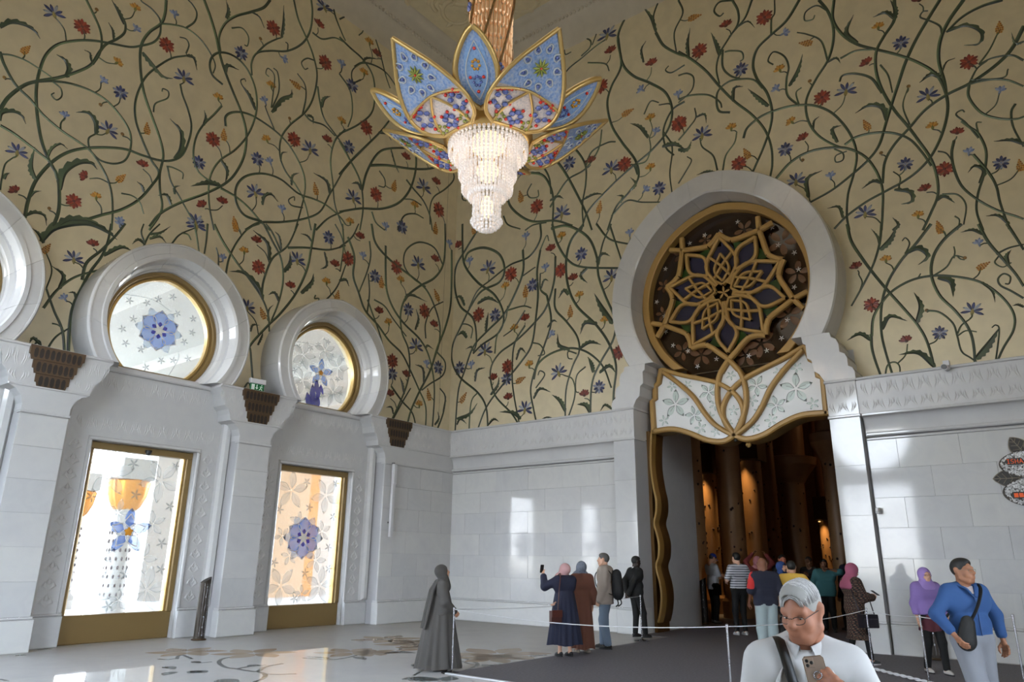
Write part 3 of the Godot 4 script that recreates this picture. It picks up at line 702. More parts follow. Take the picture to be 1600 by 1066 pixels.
const FLOOR_STEMS := [
	[0.07,-12.34,-7.91,-12.23,-7.52,-11.84,-7.20,-11.28,-6.98,-10.99,-7.00],
	[0.06,-10.99,-7.00,-11.07,-7.30,-11.01,-7.54],
	[0.07,-10.99,-7.00,-10.68,-7.00,-10.53,-7.07,-10.85,-7.43,-10.98,-7.84],
	[0.07,-10.53,-7.07,-10.16,-6.96,-9.85,-6.71,-9.69,-6.45],
	[0.06,-10.20,-6.98,-10.02,-7.11,-9.89,-7.32],
	[0.07,-12.28,-11.64,-12.17,-11.39,-11.82,-11.21,-11.40,-11.14,-11.41,-11.43,-11.49,-11.73],
	[0.07,-11.40,-11.14,-11.24,-10.80,-10.97,-10.49,-10.63,-10.28],
	[0.06,-11.31,-8.48,-10.84,-8.62,-10.76,-8.92,-10.95,-9.46],
	[0.06,-12.15,-6.90,-12.00,-6.99,-11.99,-7.16],
	[0.07,-9.54,-10.63,-9.20,-10.38,-8.73,-10.13,-8.51,-9.91,-8.33,-9.54,-8.22,-9.20],
	[0.06,-8.52,-10.91,-8.55,-11.32,-8.48,-11.63,-8.42,-11.80],
	[0.06,-9.02,-10.09,-8.71,-9.94,-8.56,-9.97],
	[0.06,-12.74,-6.95,-13.04,-7.13,-13.14,-7.27,-12.56,-7.12],
	[0.05,-12.97,-6.73,-12.79,-6.79,-12.79,-6.95],
	[0.08,-7.76,-8.32,-7.94,-8.57,-8.03,-8.82],
	[0.05,-8.47,-8.40,-8.83,-9.01],
	[0.05,-12.47,-4.24,-12.25,-4.26],
]
const FLOOR_LEAVES := [
	[0.28,-10.70,-9.81,-10.72,-10.20,-10.37,-10.30],
	[0.34,-8.34,-8.03,-8.22,-8.26,-7.90,-8.33],
	[0.34,-10.15,-6.13,-10.08,-6.27,-9.88,-6.35],
	[0.36,-9.07,-9.04,-9.17,-9.27,-8.94,-9.17],
	[0.20,-10.80,-9.18,-10.60,-9.16,-10.34,-9.07],
	[0.30,-11.07,-6.31,-11.12,-6.44,-11.16,-6.60],
	[0.20,-11.11,-7.27,-11.12,-7.39,-11.00,-7.44],
	[0.35,-9.09,-9.06,-9.12,-9.24,-8.86,-9.12],
	[0.40,-8.18,-8.03,-8.12,-8.26,-7.87,-8.31],
	[0.30,-7.76,-8.35,-7.89,-8.55,-7.97,-8.72],
	[0.30,-8.50,-10.03,-8.23,-9.97,-8.33,-10.30],
	[0.25,-11.11,-6.27,-11.17,-6.42,-11.19,-6.58],
	[0.20,-11.16,-5.92,-11.33,-6.10,-11.30,-6.21],
	[0.20,-11.91,-6.28,-11.91,-6.38,-11.65,-6.33],
	[0.16,-10.92,-8.76,-11.16,-8.72,-11.40,-8.62],
	[0.14,-12.15,-6.90,-12.19,-6.98,-12.04,-6.98],
	[0.12,-15.07,-5.29,-15.12,-5.38,-15.02,-5.43],
	[0.12,-15.70,-5.84,-15.74,-5.97,-15.61,-6.07],
]
const FLOOR_FLOWERS := [
	[-12.48,-8.27,0.75],
	[-11.31,-9.57,0.70],
	[-12.53,-11.60,0.80],
	[-11.57,-11.65,0.60],
	[-10.79,-10.91,0.60],
	[-9.17,-11.29,1.00],
	[-13.52,-7.55,0.70],
	[-11.47,-11.44,0.90],
	[-8.93,-10.75,0.70],
	[-11.00,-9.87,0.50],
]

# ---------------------------------------------------------------- mesh builder
class MB:
	var v := PackedVector3Array()
	var n := PackedVector3Array()
	var c := PackedColorArray()
	var ix := PackedInt32Array()
	var col := Color(1, 1, 1)
	var xf := Transform3D.IDENTITY

	func pt(p: Vector3, nn: Vector3) -> int:
		v.append(xf * p)
		n.append((xf.basis * nn).normalized())
		c.append(col)
		return v.size() - 1

	# flat convex face, points counter-clockwise seen from outside
	func face(pts: Array) -> void:
		var nn: Vector3 = (pts[1] - pts[0]).cross(pts[2] - pts[0]).normalized()
		var b := v.size()
		for p in pts:
			pt(p, nn)
		for i in range(1, pts.size() - 1):
			ix.append_array([b, b + i + 1, b + i])

	# smooth grid of rows; quads counter-clockwise as (i,j) (i,j+1) (i+1,j+1) (i+1,j)
	func grid(rows: Array, close_j := false, close_i := false, flip := false, cols = null) -> void:
		var ni := rows.size()
		var nj: int = rows[0].size()
		var b := v.size()
		var nn := PackedVector3Array()
		nn.resize(ni * nj)
		var qi := ni if close_i else ni - 1
		var qj := nj if close_j else nj - 1
		var tri := PackedInt32Array()
		for i in qi:
			var i2 := (i + 1) % ni
			for j in qj:
				var j2 := (j + 1) % nj
				var a := i * nj + j
				var d := i * nj + j2
				var e := i2 * nj + j2
				var f := i2 * nj + j
				var fn: Vector3 = (rows[i2][j2] - rows[i][j]).cross(rows[i2][j] - rows[i][j2])
				if flip:
					fn = -fn
					tri.append_array([a, d, e, a, e, f])
				else:
					tri.append_array([a, e, d, a, f, e])
				nn[a] += fn
				nn[d] += fn
				nn[e] += fn
				nn[f] += fn
		for i in ni:
			for j in nj:
				if cols != null:
					col = cols[i][j]
				var q := nn[i * nj + j]
				pt(rows[i][j], q if q.length_squared() > 1e-20 else Vector3.UP)
		for t in tri:
			ix.append(b + t)

	func box(lo: Vector3, hi: Vector3) -> void:
		var p := []
		for k in 8:
			p.append(Vector3(hi.x if k & 1 else lo.x, hi.y if k & 2 else lo.y, hi.z if k & 4 else lo.z))
		face([p[4], p[5], p[7], p[6]])
		face([p[1], p[0], p[2], p[3]])
		face([p[5], p[1], p[3], p[7]])
		face([p[0], p[4], p[6], p[2]])
		face([p[6], p[7], p[3], p[2]])
		face([p[0], p[1], p[5], p[4]])

	# box whose front (+z) edges are chamfered
	func slab(lo: Vector3, hi: Vector3, b: float) -> void:
		var f := [Vector3(lo.x + b, lo.y + b, hi.z), Vector3(hi.x - b, lo.y + b, hi.z), Vector3(hi.x - b, hi.y - b, hi.z), Vector3(lo.x + b, hi.y - b, hi.z)]
		var m := [Vector3(lo.x, lo.y, hi.z - b), Vector3(hi.x, lo.y, hi.z - b), Vector3(hi.x, hi.y, hi.z - b), Vector3(lo.x, hi.y, hi.z - b)]
		var k := [Vector3(lo.x, lo.y, lo.z), Vector3(hi.x, lo.y, lo.z), Vector3(hi.x, hi.y, lo.z), Vector3(lo.x, hi.y, lo.z)]
		face(f)
		for i in 4:
			var j := (i + 1) % 4
			face([m[i], m[j], f[j], f[i]])
			face([k[i], k[j], m[j], m[i]])
		face([k[3], k[2], k[1], k[0]])

	# polygon in xy pushed from z0 to z1 (front)
	func prism(poly: PackedVector2Array, z0: float, z1: float, back := true) -> void:
		if Geometry2D.is_polygon_clockwise(poly):
			poly.reverse()
		var t := Geometry2D.triangulate_polygon(poly)
		for i in range(0, t.size(), 3):
			var a := poly[t[i]]
			var b := poly[t[i + 1]]
			var d := poly[t[i + 2]]
			if (b - a).cross(d - a) < 0:
				var s := b
				b = d
				d = s
			face([Vector3(a.x, a.y, z1), Vector3(b.x, b.y, z1), Vector3(d.x, d.y, z1)])
			if back:
				face([Vector3(a.x, a.y, z0), Vector3(d.x, d.y, z0), Vector3(b.x, b.y, z0)])
		for i in poly.size():
			var a := poly[i]
			var b := poly[(i + 1) % poly.size()]
			face([Vector3(a.x, a.y, z0), Vector3(b.x, b.y, z0), Vector3(b.x, b.y, z1), Vector3(a.x, a.y, z1)])

	# round or flattened bar along a path; radii: one number or one for each point
	func tube(path: Array, radii, sides := 8, caps := true, flat := 1.0, side := Vector3.ZERO) -> void:
		var rows := []
		var prev := side
		for i in path.size():
			var t: Vector3 = (path[min(i + 1, path.size() - 1)] - path[max(i - 1, 0)]).normalized()
			if prev == Vector3.ZERO:
				prev = Vector3.UP if absf(t.y) < 0.9 else Vector3.RIGHT
			var x := (prev - t * prev.dot(t)).normalized()
			prev = x
			var y := t.cross(x)
			var r: float = radii if radii is float else radii[i]
			var row := PackedVector3Array()
			for k in sides:
				var a := TAU * k / sides
				row.append(path[i] + x * cos(a) * r * flat + y * sin(a) * r)
			rows.append(row)
		grid(rows, true)
		if caps:
			var f: PackedVector3Array = rows[0]
			var r0 := []
			for k in sides:
				r0.append(f[sides - 1 - k])
			face(r0)
			var r1 := []
			for k in sides:
				r1.append(rows[-1][k])
			face(r1)

	# profile of Vector2(radius, height) turned round y
	func lathe(prof: Array, segs := 24, sharp := false, at := Vector3.ZERO, lobes := 0, amp := 0.0) -> void:
		var rows := []
		for p in prof:
			var row := PackedVector3Array()
			for k in segs:
				var a := TAU * k / segs
				var r: float = p.x * (1.0 + (amp * cos(a * lobes) if lobes else 0.0))
				row.append(at + Vector3(r * sin(a), p.y, r * cos(a)))
			rows.append(row)
		if sharp:
			for i in rows.size() - 1:
				grid([rows[i], rows[i + 1]], true)
		else:
			grid(rows, true)

	func ball(at: Vector3, r: Vector3, nu := 10, nv := 6) -> void:
		var rows := []
		for i in nv + 1:
			var a := PI * i / nv - PI / 2
			var row := PackedVector3Array()
			for k in nu:
				var b := TAU * k / nu
				row.append(at + Vector3(r.x * cos(a) * sin(b), r.y * sin(a), r.z * cos(a) * cos(b)))
			rows.append(row)
		grid(rows, true)

	# flat-bottomed bar of rectangular section w x d along a path in the xy plane, front at z
	func rib(path: Array, w: float, z0: float, z1: float, bev := 0.25) -> void:
		var rows := []
		var m := path.size()
		for i in m:
			var a: Vector2 = path[max(i - 1, 0)]
			var b: Vector2 = path[min(i + 1, m - 1)]
			var t := (b - a).normalized()
			var s := Vector2(-t.y, t.x)
			var p: Vector2 = path[i]
			var row := PackedVector3Array()
			var zc := z1 - w * bev
			for q in [[0.5, z0], [0.5, zc], [0.5 - bev, z1], [-0.5 + bev, z1], [-0.5, zc], [-0.5, z0]]:
				var o: Vector2 = p + s * w * q[0]
				row.append(Vector3(o.x, o.y, q[1]))
			rows.append(row)
		for k in 5:
			var rr := []
			for row in rows:
				rr.append(PackedVector3Array([row[k], row[k + 1]]))
			grid(rr)

	func mesh() -> ArrayMesh:
		var a := []
		a.resize(Mesh.ARRAY_MAX)
		a[Mesh.ARRAY_VERTEX] = v
		a[Mesh.ARRAY_NORMAL] = n
		a[Mesh.ARRAY_COLOR] = c
		a[Mesh.ARRAY_INDEX] = ix
		var m := ArrayMesh.new()
		m.add_surface_from_arrays(Mesh.PRIMITIVE_TRIANGLES, a)
		return m

# ---------------------------------------------------------------- nodes
var M := {}
var taken := {}

func numbered(called: String) -> String:
	var k: int = taken.get(called, -1) + 1
	taken[called] = k
	return called if k == 0 else "%s_%03d" % [called, k]

func thing(called: String, label: String, category: String, at := Vector3.ZERO, turn := 0.0, group := "") -> Node3D:
	var o := Node3D.new()
	o.name = numbered(called)
	add_child(o)
	o.position = at
	o.rotation.y = turn
	o.set_meta("label", label)
	o.set_meta("category", category)
	if group:
		o.set_meta("group", group)
	return o

func structure(called: String, label := "", category := "", turn := 0.0) -> Node3D:
	var o := Node3D.new()
	o.name = called
	add_child(o, true)
	o.rotation.y = turn
	o.set_meta("kind", "structure")
	if label:
		o.set_meta("label", label)
		o.set_meta("category", category)
	return o

func part(parent: Node, called: String, shape, m: Material, stuff := false) -> MeshInstance3D:
	var o := MeshInstance3D.new()
	o.name = called
	o.mesh = shape.mesh() if shape is MB else shape
	o.material_override = m
	parent.add_child(o, true)
	if stuff:
		o.set_meta("kind", "stuff")
	return o

func mat(key: String, color: Color, rough := 0.6, metal := 0.0, spec := 0.5) -> StandardMaterial3D:
	var m := StandardMaterial3D.new()
	m.albedo_color = color
	m.roughness = rough
	m.metallic = metal
	m.metallic_specular = spec
	M[key] = m
	return m

func vmat(key: String, rough := 0.6, metal := 0.0) -> StandardMaterial3D:
	var m := mat(key, Color.WHITE, rough, metal)
	m.vertex_color_use_as_albedo = true
	return m

func noise_tex(sd: int, freq: float, stops: Array, size := 512, octaves := 4, kind := FastNoiseLite.TYPE_SIMPLEX_SMOOTH) -> NoiseTexture2D:
	var f := FastNoiseLite.new()
	f.seed = sd
	f.frequency = freq
	f.noise_type = kind
	f.fractal_octaves = octaves
	var g := Gradient.new()
	var offs := PackedFloat32Array()
	var cols := PackedColorArray()
	for s in stops:
		offs.append(s[0])
		cols.append(s[1])
	g.offsets = offs
	g.colors = cols
	var t := NoiseTexture2D.new()
	t.width = size
	t.height = size
	t.seamless = true
	t.noise = f
	t.color_ramp = g
	return t

func tri(m: StandardMaterial3D, tex: Texture2D, scale: float, world := true) -> StandardMaterial3D:
	m.albedo_texture = tex
	m.uv1_triplanar = true
	m.uv1_world_triplanar = world
	m.uv1_scale = Vector3.ONE * scale
	return m

func spline(pts: Array, sub := 6) -> Array:
	var out := []
	var m := pts.size()
	if m == 2:
		for k in sub + 1:
			out.append(pts[0].lerp(pts[1], float(k) / sub))
		return out
	for i in m - 1:
		var a = pts[i - 1] if i > 0 else pts[0] * 2 - pts[1]
		var b = pts[i]
		var d = pts[i + 1]
		var e = pts[i + 2] if i + 2 < m else pts[m - 1] * 2 - pts[m - 2]
		for k in sub:
			var t := float(k) / sub
			out.append((b * 2 + (d - a) * t + (a * 2 - b * 5 + d * 4 - e) * t * t + (b * 3 - a - d * 3 + e) * t * t * t) * 0.5)
	out.append(pts[m - 1])
	return out

func v2(flat: Array, from := 0) -> Array:
	var out := []
	for i in range(from, flat.size() - 1, 2):
		out.append(Vector2(flat[i], flat[i + 1]))
	return out

# horseshoe arch with a slightly pointed head: points of the line at radius r from right foot over the apex to left foot
func arch(r: float, e: float, cy: float, base: float, steps: int) -> Array:
	var R := r + e
	var lo := -asin(clampf((cy - base) / R, -1.0, 1.0))
	var hi := acos(e / R)
	var out := []
	for k in steps + 1:
		var a := lerpf(lo, hi, float(k) / steps)
		out.append(Vector2(-e + R * cos(a), cy + R * sin(a)))
	for k in range(steps - 1, -1, -1):
		out.append(Vector2(-out[k].x, out[k].y))
	return out

# moulded arch swept along arch(): profile is a list of [radius, depth]; from..to are fractions of the whole length
func arch_block(mb: MB, prof: Array, e: float, cy: float, base: float, f0: float, f1: float, steps: int, cx: float) -> void:
	var lines := []
	for p in prof:
		lines.append(arch(p[0], e, cy, base, 60))
	var rows := []
	for s in steps + 1:
		var f := lerpf(f0, f1, float(s) / steps) * 120.0
		var i := mini(int(f), 119)
		var row := []
		for k in prof.size():
			var q: Vector2 = lines[k][i].lerp(lines[k][i + 1], f - i)
			row.append(Vector3(cx + q.x, q.y, prof[k][1]))
		rows.append(row)
	for k in prof.size() - 1:
		var rr := []
		for row in rows:
			rr.append(PackedVector3Array([row[k], row[k + 1]]))
		mb.grid(rr, false, false, true)
	# ends
	for side in 2:
		var row: Array = rows[0] if side == 0 else rows[-1]
		var poly := row.duplicate()
		if side == 1:
			poly.reverse()
		for k in range(1, poly.size() - 1):
			mb.face([poly[0], poly[k], poly[k + 1]])

# wall piece with a star-shaped hole: rectangle lo..hi, hole outline as points about centre
func holed(mb: MB, lo: Vector2, hi: Vector2, hole: Array, ctr: Vector2, z0: float, z1: float) -> void:
	var dirs := []
	for p in hole:
		dirs.append((p - ctr).angle())
	for q in [lo, hi, Vector2(lo.x, hi.y), Vector2(hi.x, lo.y)]:
		dirs.append((q - ctr).angle())
	dirs.sort()
	var inner := []
	var outer := []
	for a in dirs:
		var d := Vector2.from_angle(a)
		var best := 1e9
		for i in hole.size():
			var p: Vector2 = hole[i] - ctr
			var q: Vector2 = hole[(i + 1) % hole.size()] - ctr
			var den := d.cross(q - p)
			if absf(den) < 1e-9:
				continue
			var t := p.cross(q - p) / den
			var u := p.cross(d) / den
			if t > 0 and u >= -0.001 and u <= 1.001:
				best = minf(best, t)
		var tx := ((hi.x if d.x > 0 else lo.x) - ctr.x) / d.x if absf(d.x) > 1e-6 else 1e9
		var ty := ((hi.y if d.y > 0 else lo.y) - ctr.y) / d.y if absf(d.y) > 1e-6 else 1e9
		outer.append(ctr + d * minf(tx, ty))
		inner.append(ctr + d * minf(best, minf(tx, ty)))
	var m := dirs.size()
	for i in m:
		var j := (i + 1) % m
		if absf(dirs[i] - dirs[j]) < 1e-6:
			continue
		var a: Vector2 = inner[i]
		var b: Vector2 = outer[i]
		var c2: Vector2 = outer[j]
		var d2: Vector2 = inner[j]
		mb.face([Vector3(a.x, a.y, z1), Vector3(b.x, b.y, z1), Vector3(c2.x, c2.y, z1), Vector3(d2.x, d2.y, z1)])
		mb.face([Vector3(d2.x, d2.y, z0), Vector3(c2.x, c2.y, z0), Vector3(b.x, b.y, z0), Vector3(a.x, a.y, z0)])
		mb.face([Vector3(a.x, a.y, z0), Vector3(a.x, a.y, z1), Vector3(d2.x, d2.y, z1), Vector3(d2.x, d2.y, z0)])

func lamp_spot(at: Vector3, to: Vector3, color: Color, energy: float, angle: float, size := 0.05) -> void:
	var l := SpotLight3D.new()
	l.name = "spot_light"
	add_child(l, true)
	l.look_at_from_position(at, to, Vector3.UP if absf((to - at).normalized().y) < 0.98 else Vector3.RIGHT)
	l.light_color = color
	l.light_energy = energy
	l.spot_angle = angle
	l.spot_range = 40.0
	l.spot_attenuation = 2.0
	l.light_size = size
	l.shadow_enabled = true

func lamp_omni(at: Vector3, color: Color, energy: float, size := 0.1) -> void:
	var l := OmniLight3D.new()
	l.name = "bulb_light"
	add_child(l, true)
	l.position = at
	l.light_color = color
	l.light_energy = energy
	l.omni_range = 60.0
	l.omni_attenuation = 2.0
	l.light_size = size
	l.shadow_enabled = true

# ---------------------------------------------------------------- materials
func build_materials() -> void:
	var tones := [Color(0.85, 0.85, 0.85), Color(0.865, 0.865, 0.86), Color(0.835, 0.837, 0.84)]
	var vein := noise_tex(11, 0.004, [[0.0, Color(0.96, 0.96, 0.97)], [0.45, Color(1, 1, 1)], [0.62, Color(0.985, 0.985, 0.99)], [0.7, Color(1, 1, 1)], [1.0, Color(0.97, 0.97, 0.975)]], 512, 5)
	for k in 3:
		var m := mat("marble%d" % k, tones[k], 0.07)
		tri(m, vein, 0.33)
	tri(mat("marble_dull", Color(0.83, 0.83, 0.83), 0.3), vein, 0.33)
	tri(mat("carving", Color(0.85, 0.847, 0.845), 0.4), vein, 0.5)
	tri(mat("floor_marble", Color(0.94, 0.93, 0.92), 0.03), vein, 0.2)
	mat("joint", Color(0.74, 0.74, 0.75), 0.7)
	var speck := noise_tex(5, 0.02, [[0.0, Color(0.95, 0.95, 0.95)], [1.0, Color(1, 1, 1)]], 256, 3)
	tri(mat("plaster", Color(0.90, 0.85, 0.725), 0.55), speck, 0.4)
	tri(mat("cornice", Color(0.84, 0.81, 0.75), 0.6), speck, 0.4)
	tri(mat("ceiling_paint", Color(0.90, 0.85, 0.725), 0.55), speck, 0.4)
	vmat("inlay", 0.35)
	vmat("floor_inlay", 0.06)
	mat("gold_frame", Color(0.50, 0.41, 0.25), 0.38, 0.25)
	mat("gold_screen", Color(0.61, 0.475, 0.255), 0.42, 0.12)
	mat("gold_bright", Color(0.78, 0.66, 0.42), 0.3, 0.6)
	mat("gold_dark", Color(0.36, 0.25, 0.09), 0.45, 0.3)
	mat("bronze", Color(0.29, 0.215, 0.14), 0.5, 0.3)
	mat("bollard", Color(0.20, 0.175, 0.15), 0.4, 0.45)
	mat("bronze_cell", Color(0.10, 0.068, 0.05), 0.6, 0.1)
	mat("steel", Color(0.62, 0.62, 0.64), 0.25, 0.9)
	mat("white_paint", Color(0.85, 0.85, 0.86), 0.4)
	mat("black", Color(0.03, 0.03, 0.032), 0.4)
	var glass := mat("glass", Color(0.94, 0.97, 0.97, 0.10), 0.02)
	glass.transparency = BaseMaterial3D.TRANSPARENCY_ALPHA
	var gl2 := mat("glass_dark", Color(0.16, 0.11, 0.075, 0.80), 0.05)
	gl2.transparency = BaseMaterial3D.TRANSPARENCY_ALPHA
	var gl3 := mat("glass_etch", Color(0.95, 0.96, 0.96, 0.3), 0.3)
	gl3.transparency = BaseMaterial3D.TRANSPARENCY_ALPHA
	var gl4 := mat("glass_line", Color(0.58, 0.61, 0.62, 0.6), 0.3)
	gl4.transparency = BaseMaterial3D.TRANSPARENCY_ALPHA
	for k in [["blue_glass", Color(0.36, 0.55, 0.90, 0.7)], ["deep_blue_glass", Color(0.14, 0.14, 0.60, 0.85)], ["pale_blue_glass", Color(0.60, 0.76, 0.94, 0.42)], ["white_glass", Color(0.96, 0.96, 0.95, 0.85)], ["amber_glass", Color(0.85, 0.58, 0.15, 0.95)]]:
		var g := mat(k[0], k[1], 0.2)
		g.transparency = BaseMaterial3D.TRANSPARENCY_ALPHA
	mat("pane_blue", Color(0.13, 0.13, 0.20), 0.15)
	mat("pane_green", Color(0.12, 0.22, 0.08), 0.15)
	mat("pane_white", Color(0.97, 0.98, 0.98), 0.1)
	mat("pane_leaf", Color(0.80, 0.85, 0.83), 0.2)
	mat("pane_brown", Color(0.33, 0.22, 0.14), 0.2)
	mat("crystal", Color(0.93, 0.93, 0.95), 0.08, 0.25)
	tri(mat("carpet", Color(0.44, 0.425, 0.45), 0.6), noise_tex(21, 0.08, [[0.0, Color(0.82, 0.82, 0.82)], [1.0, Color(1, 1, 1)]], 256, 3), 0.8)

const BAYS := [2.83, 7.38, 11.93]
const PIERS := [0.55, 5.12, 9.655, 14.23]

# relief of paired leaves and small stars along a frieze, from u0 to u1
func carved_band(mb: MB, u0: float, u1: float, v0: float, v1: float, z: float) -> void:
	var n := maxi(1, int(round((u1 - u0) / 0.30)))
	var st := (u1 - u0) / n
	var h := v1 - v0
	for k in n:
		var c := u0 + (k + 0.5) * st
		for s in [-1.0, 1.0]:
			for q in [[0.06, 0.16, 0.05, 0.92], [0.22, 0.10, 0.12, 0.80], [0.38, 0.05, 0.30, 0.95]]:
				var a := Vector2(c + s * q[0] * st, v0 + h * q[2])
				var b := Vector2(c + s * (q[0] + q[1]) * st, v0 + h * q[3])
				bump(mb, a, a.lerp(b, 0.5) + Vector2(s * 0.09 * st, 0), b, 0.11 * st, z, 0.012)

# a leaf-shaped raised lens
func bump(mb: MB, a: Vector2, m: Vector2, b: Vector2, w: float, z: float, hgt: float) -> void:
	var s := (b - a).orthogonal().normalized() * w * 0.5
	var p := [Vector3(a.x, a.y, z), Vector3(m.x + s.x, m.y + s.y, z), Vector3(b.x, b.y, z), Vector3(m.x - s.x, m.y - s.y, z)]
	var top := Vector3(m.x, m.y, z + hgt)
	for i in 4:
		var q: Vector3 = p[i]
		var r: Vector3 = p[(i + 1) % 4]
		if (r - q).cross(top - q).z < 0:
			mb.face([r, q, top])
		else:
			mb.face([q, r, top])

# courses of marble slabs filling u0..u1, v0..v1 with front at z
func slabs(parent: Node, u0: float, u1: float, v0: float, v1: float, z: float, long: float, sd: int, course := 0.58) -> void:
	var rng := RandomNumberGenerator.new()
	rng.seed = sd
	var rows := maxi(1, int(round((v1 - v0) / course)))
	var hh := (v1 - v0) / rows
	for r in rows:
		var n := maxi(1, int(round((u1 - u0) / long)))
		var w := (u1 - u0) / n
		var cuts := [u0]
		if n > 1 and r % 2 == 1:
			for k in n:
				cuts.append(u0 + (k + 0.5) * w)
		else:
			for k in range(1, n):
				cuts.append(u0 + k * w)
		cuts.append(u1)
		for k in cuts.size() - 1:
			var mb := MB.new()
			mb.slab(Vector3(cuts[k] + 0.0013, v0 + r * hh + 0.0013, z - 0.05), Vector3(cuts[k + 1] - 0.0013, v0 + (r + 1) * hh - 0.0013, z + rng.randf_range(-0.001, 0.001)), 0.0025)
			part(parent, "marble_slab", mb, M["marble%d" % rng.randi_range(0, 2)])

func strip(parent: Node, called: String, lo: Vector3, hi: Vector3, m: Material, b := 0.01) -> MeshInstance3D:
	var mb := MB.new()
	mb.slab(lo, hi, b)
	return part(parent, called, mb, m)

# petal outline flat in xy at z
func petal(mb: MB, c: Vector2, d: Vector2, l0: float, l1: float, w: float, z: float, hgt := 0.0, belly := 0.5) -> void:
	var s := d.orthogonal()
	var rim := []
	var n := 6
	for k in n + 1:
		var t := float(k) / n
		rim.append([lerpf(l0, l1, t), w * 0.5 * pow(sin(PI * pow(t, log(0.5) / log(belly))), 0.8)])
	for k in n:
		var p0: Vector2 = c + d * rim[k][0]
		var p1: Vector2 = c + d * rim[k + 1][0]
		for q in [1.0, -1.0]:
			var a: Vector2 = p0 + s * rim[k][1] * q
			var b: Vector2 = p1 + s * rim[k + 1][1] * q
			var f := [Vector3(p0.x, p0.y, z + hgt), Vector3(p1.x, p1.y, z + hgt), Vector3(b.x, b.y, z), Vector3(a.x, a.y, z)]
			if (f[1] - f[0]).cross(f[2] - f[0]).z < 0:
				f.reverse()
			if k == 0:
				f = [Vector3(p0.x, p0.y, z), Vector3(p1.x, p1.y, z + hgt), Vector3(b.x, b.y, z)]
				if (f[1] - f[0]).cross(f[2] - f[0]).z < 0:
					f.reverse()
			mb.face(f)

func etched_flower(parent: Node, c: Vector2, r: float, z: float, rot: float, key := "glass_etch", lines := true) -> void:
	var mb := MB.new()
	for k in 5:
		petal(mb, c, Vector2.from_angle(rot + TAU * k / 5), r * 0.12, r, r * 0.42, z, 0.003)
	part(parent, "etched_flower", mb, M[key])
	if lines:
		var ml := MB.new()
		for k in 5:
			var d := Vector2.from_angle(rot + TAU * k / 5)
			var s := d.orthogonal()
			ml.rib(spline([c + d * r * 0.1, c + d * r * 0.5 + s * r * 0.21, c + d * r], 5), 0.012, z, z + 0.005)
			ml.rib([c + d * r * 0.1, c + d * r * 0.6], 0.008, z, z + 0.005)
		part(parent, "etched_line", ml, M["glass_line"])

func small_star(mb: MB, c: Vector2, r: float, z: float, rot: float) -> void:
	for k in 5:
		petal(mb, c, Vector2.from_angle(rot + TAU * k / 5), 0, r, r * 0.3, z, 0.004)

# blue glass blossom in a window: kind 0 has five petals, kind 1 six overlapping ones
func blue_blossom(parent: Node, c: Vector2, r: float, z: float, kind: int) -> void:
	if kind == 0:
		var mb := MB.new()
		for k in 5:
			petal(mb, c, Vector2.from_angle(PI / 2 + TAU * k / 5), r * 0.1, r, r * 0.44, z, 0.002)
		part(parent, "blue_petals", mb, M.blue_glass)
		var ml := MB.new()
		for k in 5:
			var d := Vector2.from_angle(PI / 2 + TAU * k / 5)
			for s in [1.0, -1.0]:
				ml.rib(spline([c - d * r * 0.25, c + d.orthogonal() * r * 0.24 * s + d * r * 0.3, c + d * r * 0.75], 5), 0.022, z + 0.003, z + 0.008)
		part(parent, "white_lead", ml, M.white_glass)
		var my := MB.new()
		for k in 5:
			petal(my, c, Vector2.from_angle(PI / 2 + TAU * k / 5), 0, r * 0.2, r * 0.14, z + 0.009, 0.003)
		part(parent, "amber_heart", my, M.amber_glass)
	else:
		var mo := MB.new()
		for k in 6:
			petal(mo, c, Vector2.from_angle(PI / 6 + TAU * k / 6 + PI / 6), r * 0.3, r * 1.0, r * 0.36, z, 0.001, 0.62)
		part(parent, "pale_petals", mo, M.pale_blue_glass)
		var mb := MB.new()
		for k in 6:
			petal(mb, c, Vector2.from_angle(PI / 6 + TAU * k / 6), r * 0.1, r * 0.86, r * 0.62, z + 0.003, 0.002, 0.6)
		part(parent, "blue_petals", mb, M.blue_glass)
		var md := MB.new()
		for k in 6:
			petal(md, c, Vector2.from_angle(PI / 6 + TAU * k / 6), r * 0.14, r * 0.36, r * 0.17, z + 0.008, 0.002, 0.6)
		part(parent, "deep_petals", md, M.deep_blue_glass)
		var ml := MB.new()
		for k in 6:
			var d := Vector2.from_angle(PI / 6 + TAU * k / 6)
			for s in [1.0, -1.0]:
				ml.rib(spline([c + d * r * 0.12, c + d * r * 0.5 + d.orthogonal() * r * 0.33 * s, c + d * r * 0.88], 6), 0.02, z + 0.009, z + 0.014)
			petal(ml, c, d.rotated(PI / 6), 0, r * 0.2, r * 0.1, z + 0.012, 0.002)
		part(parent, "white_lead", ml, M.white_glass)

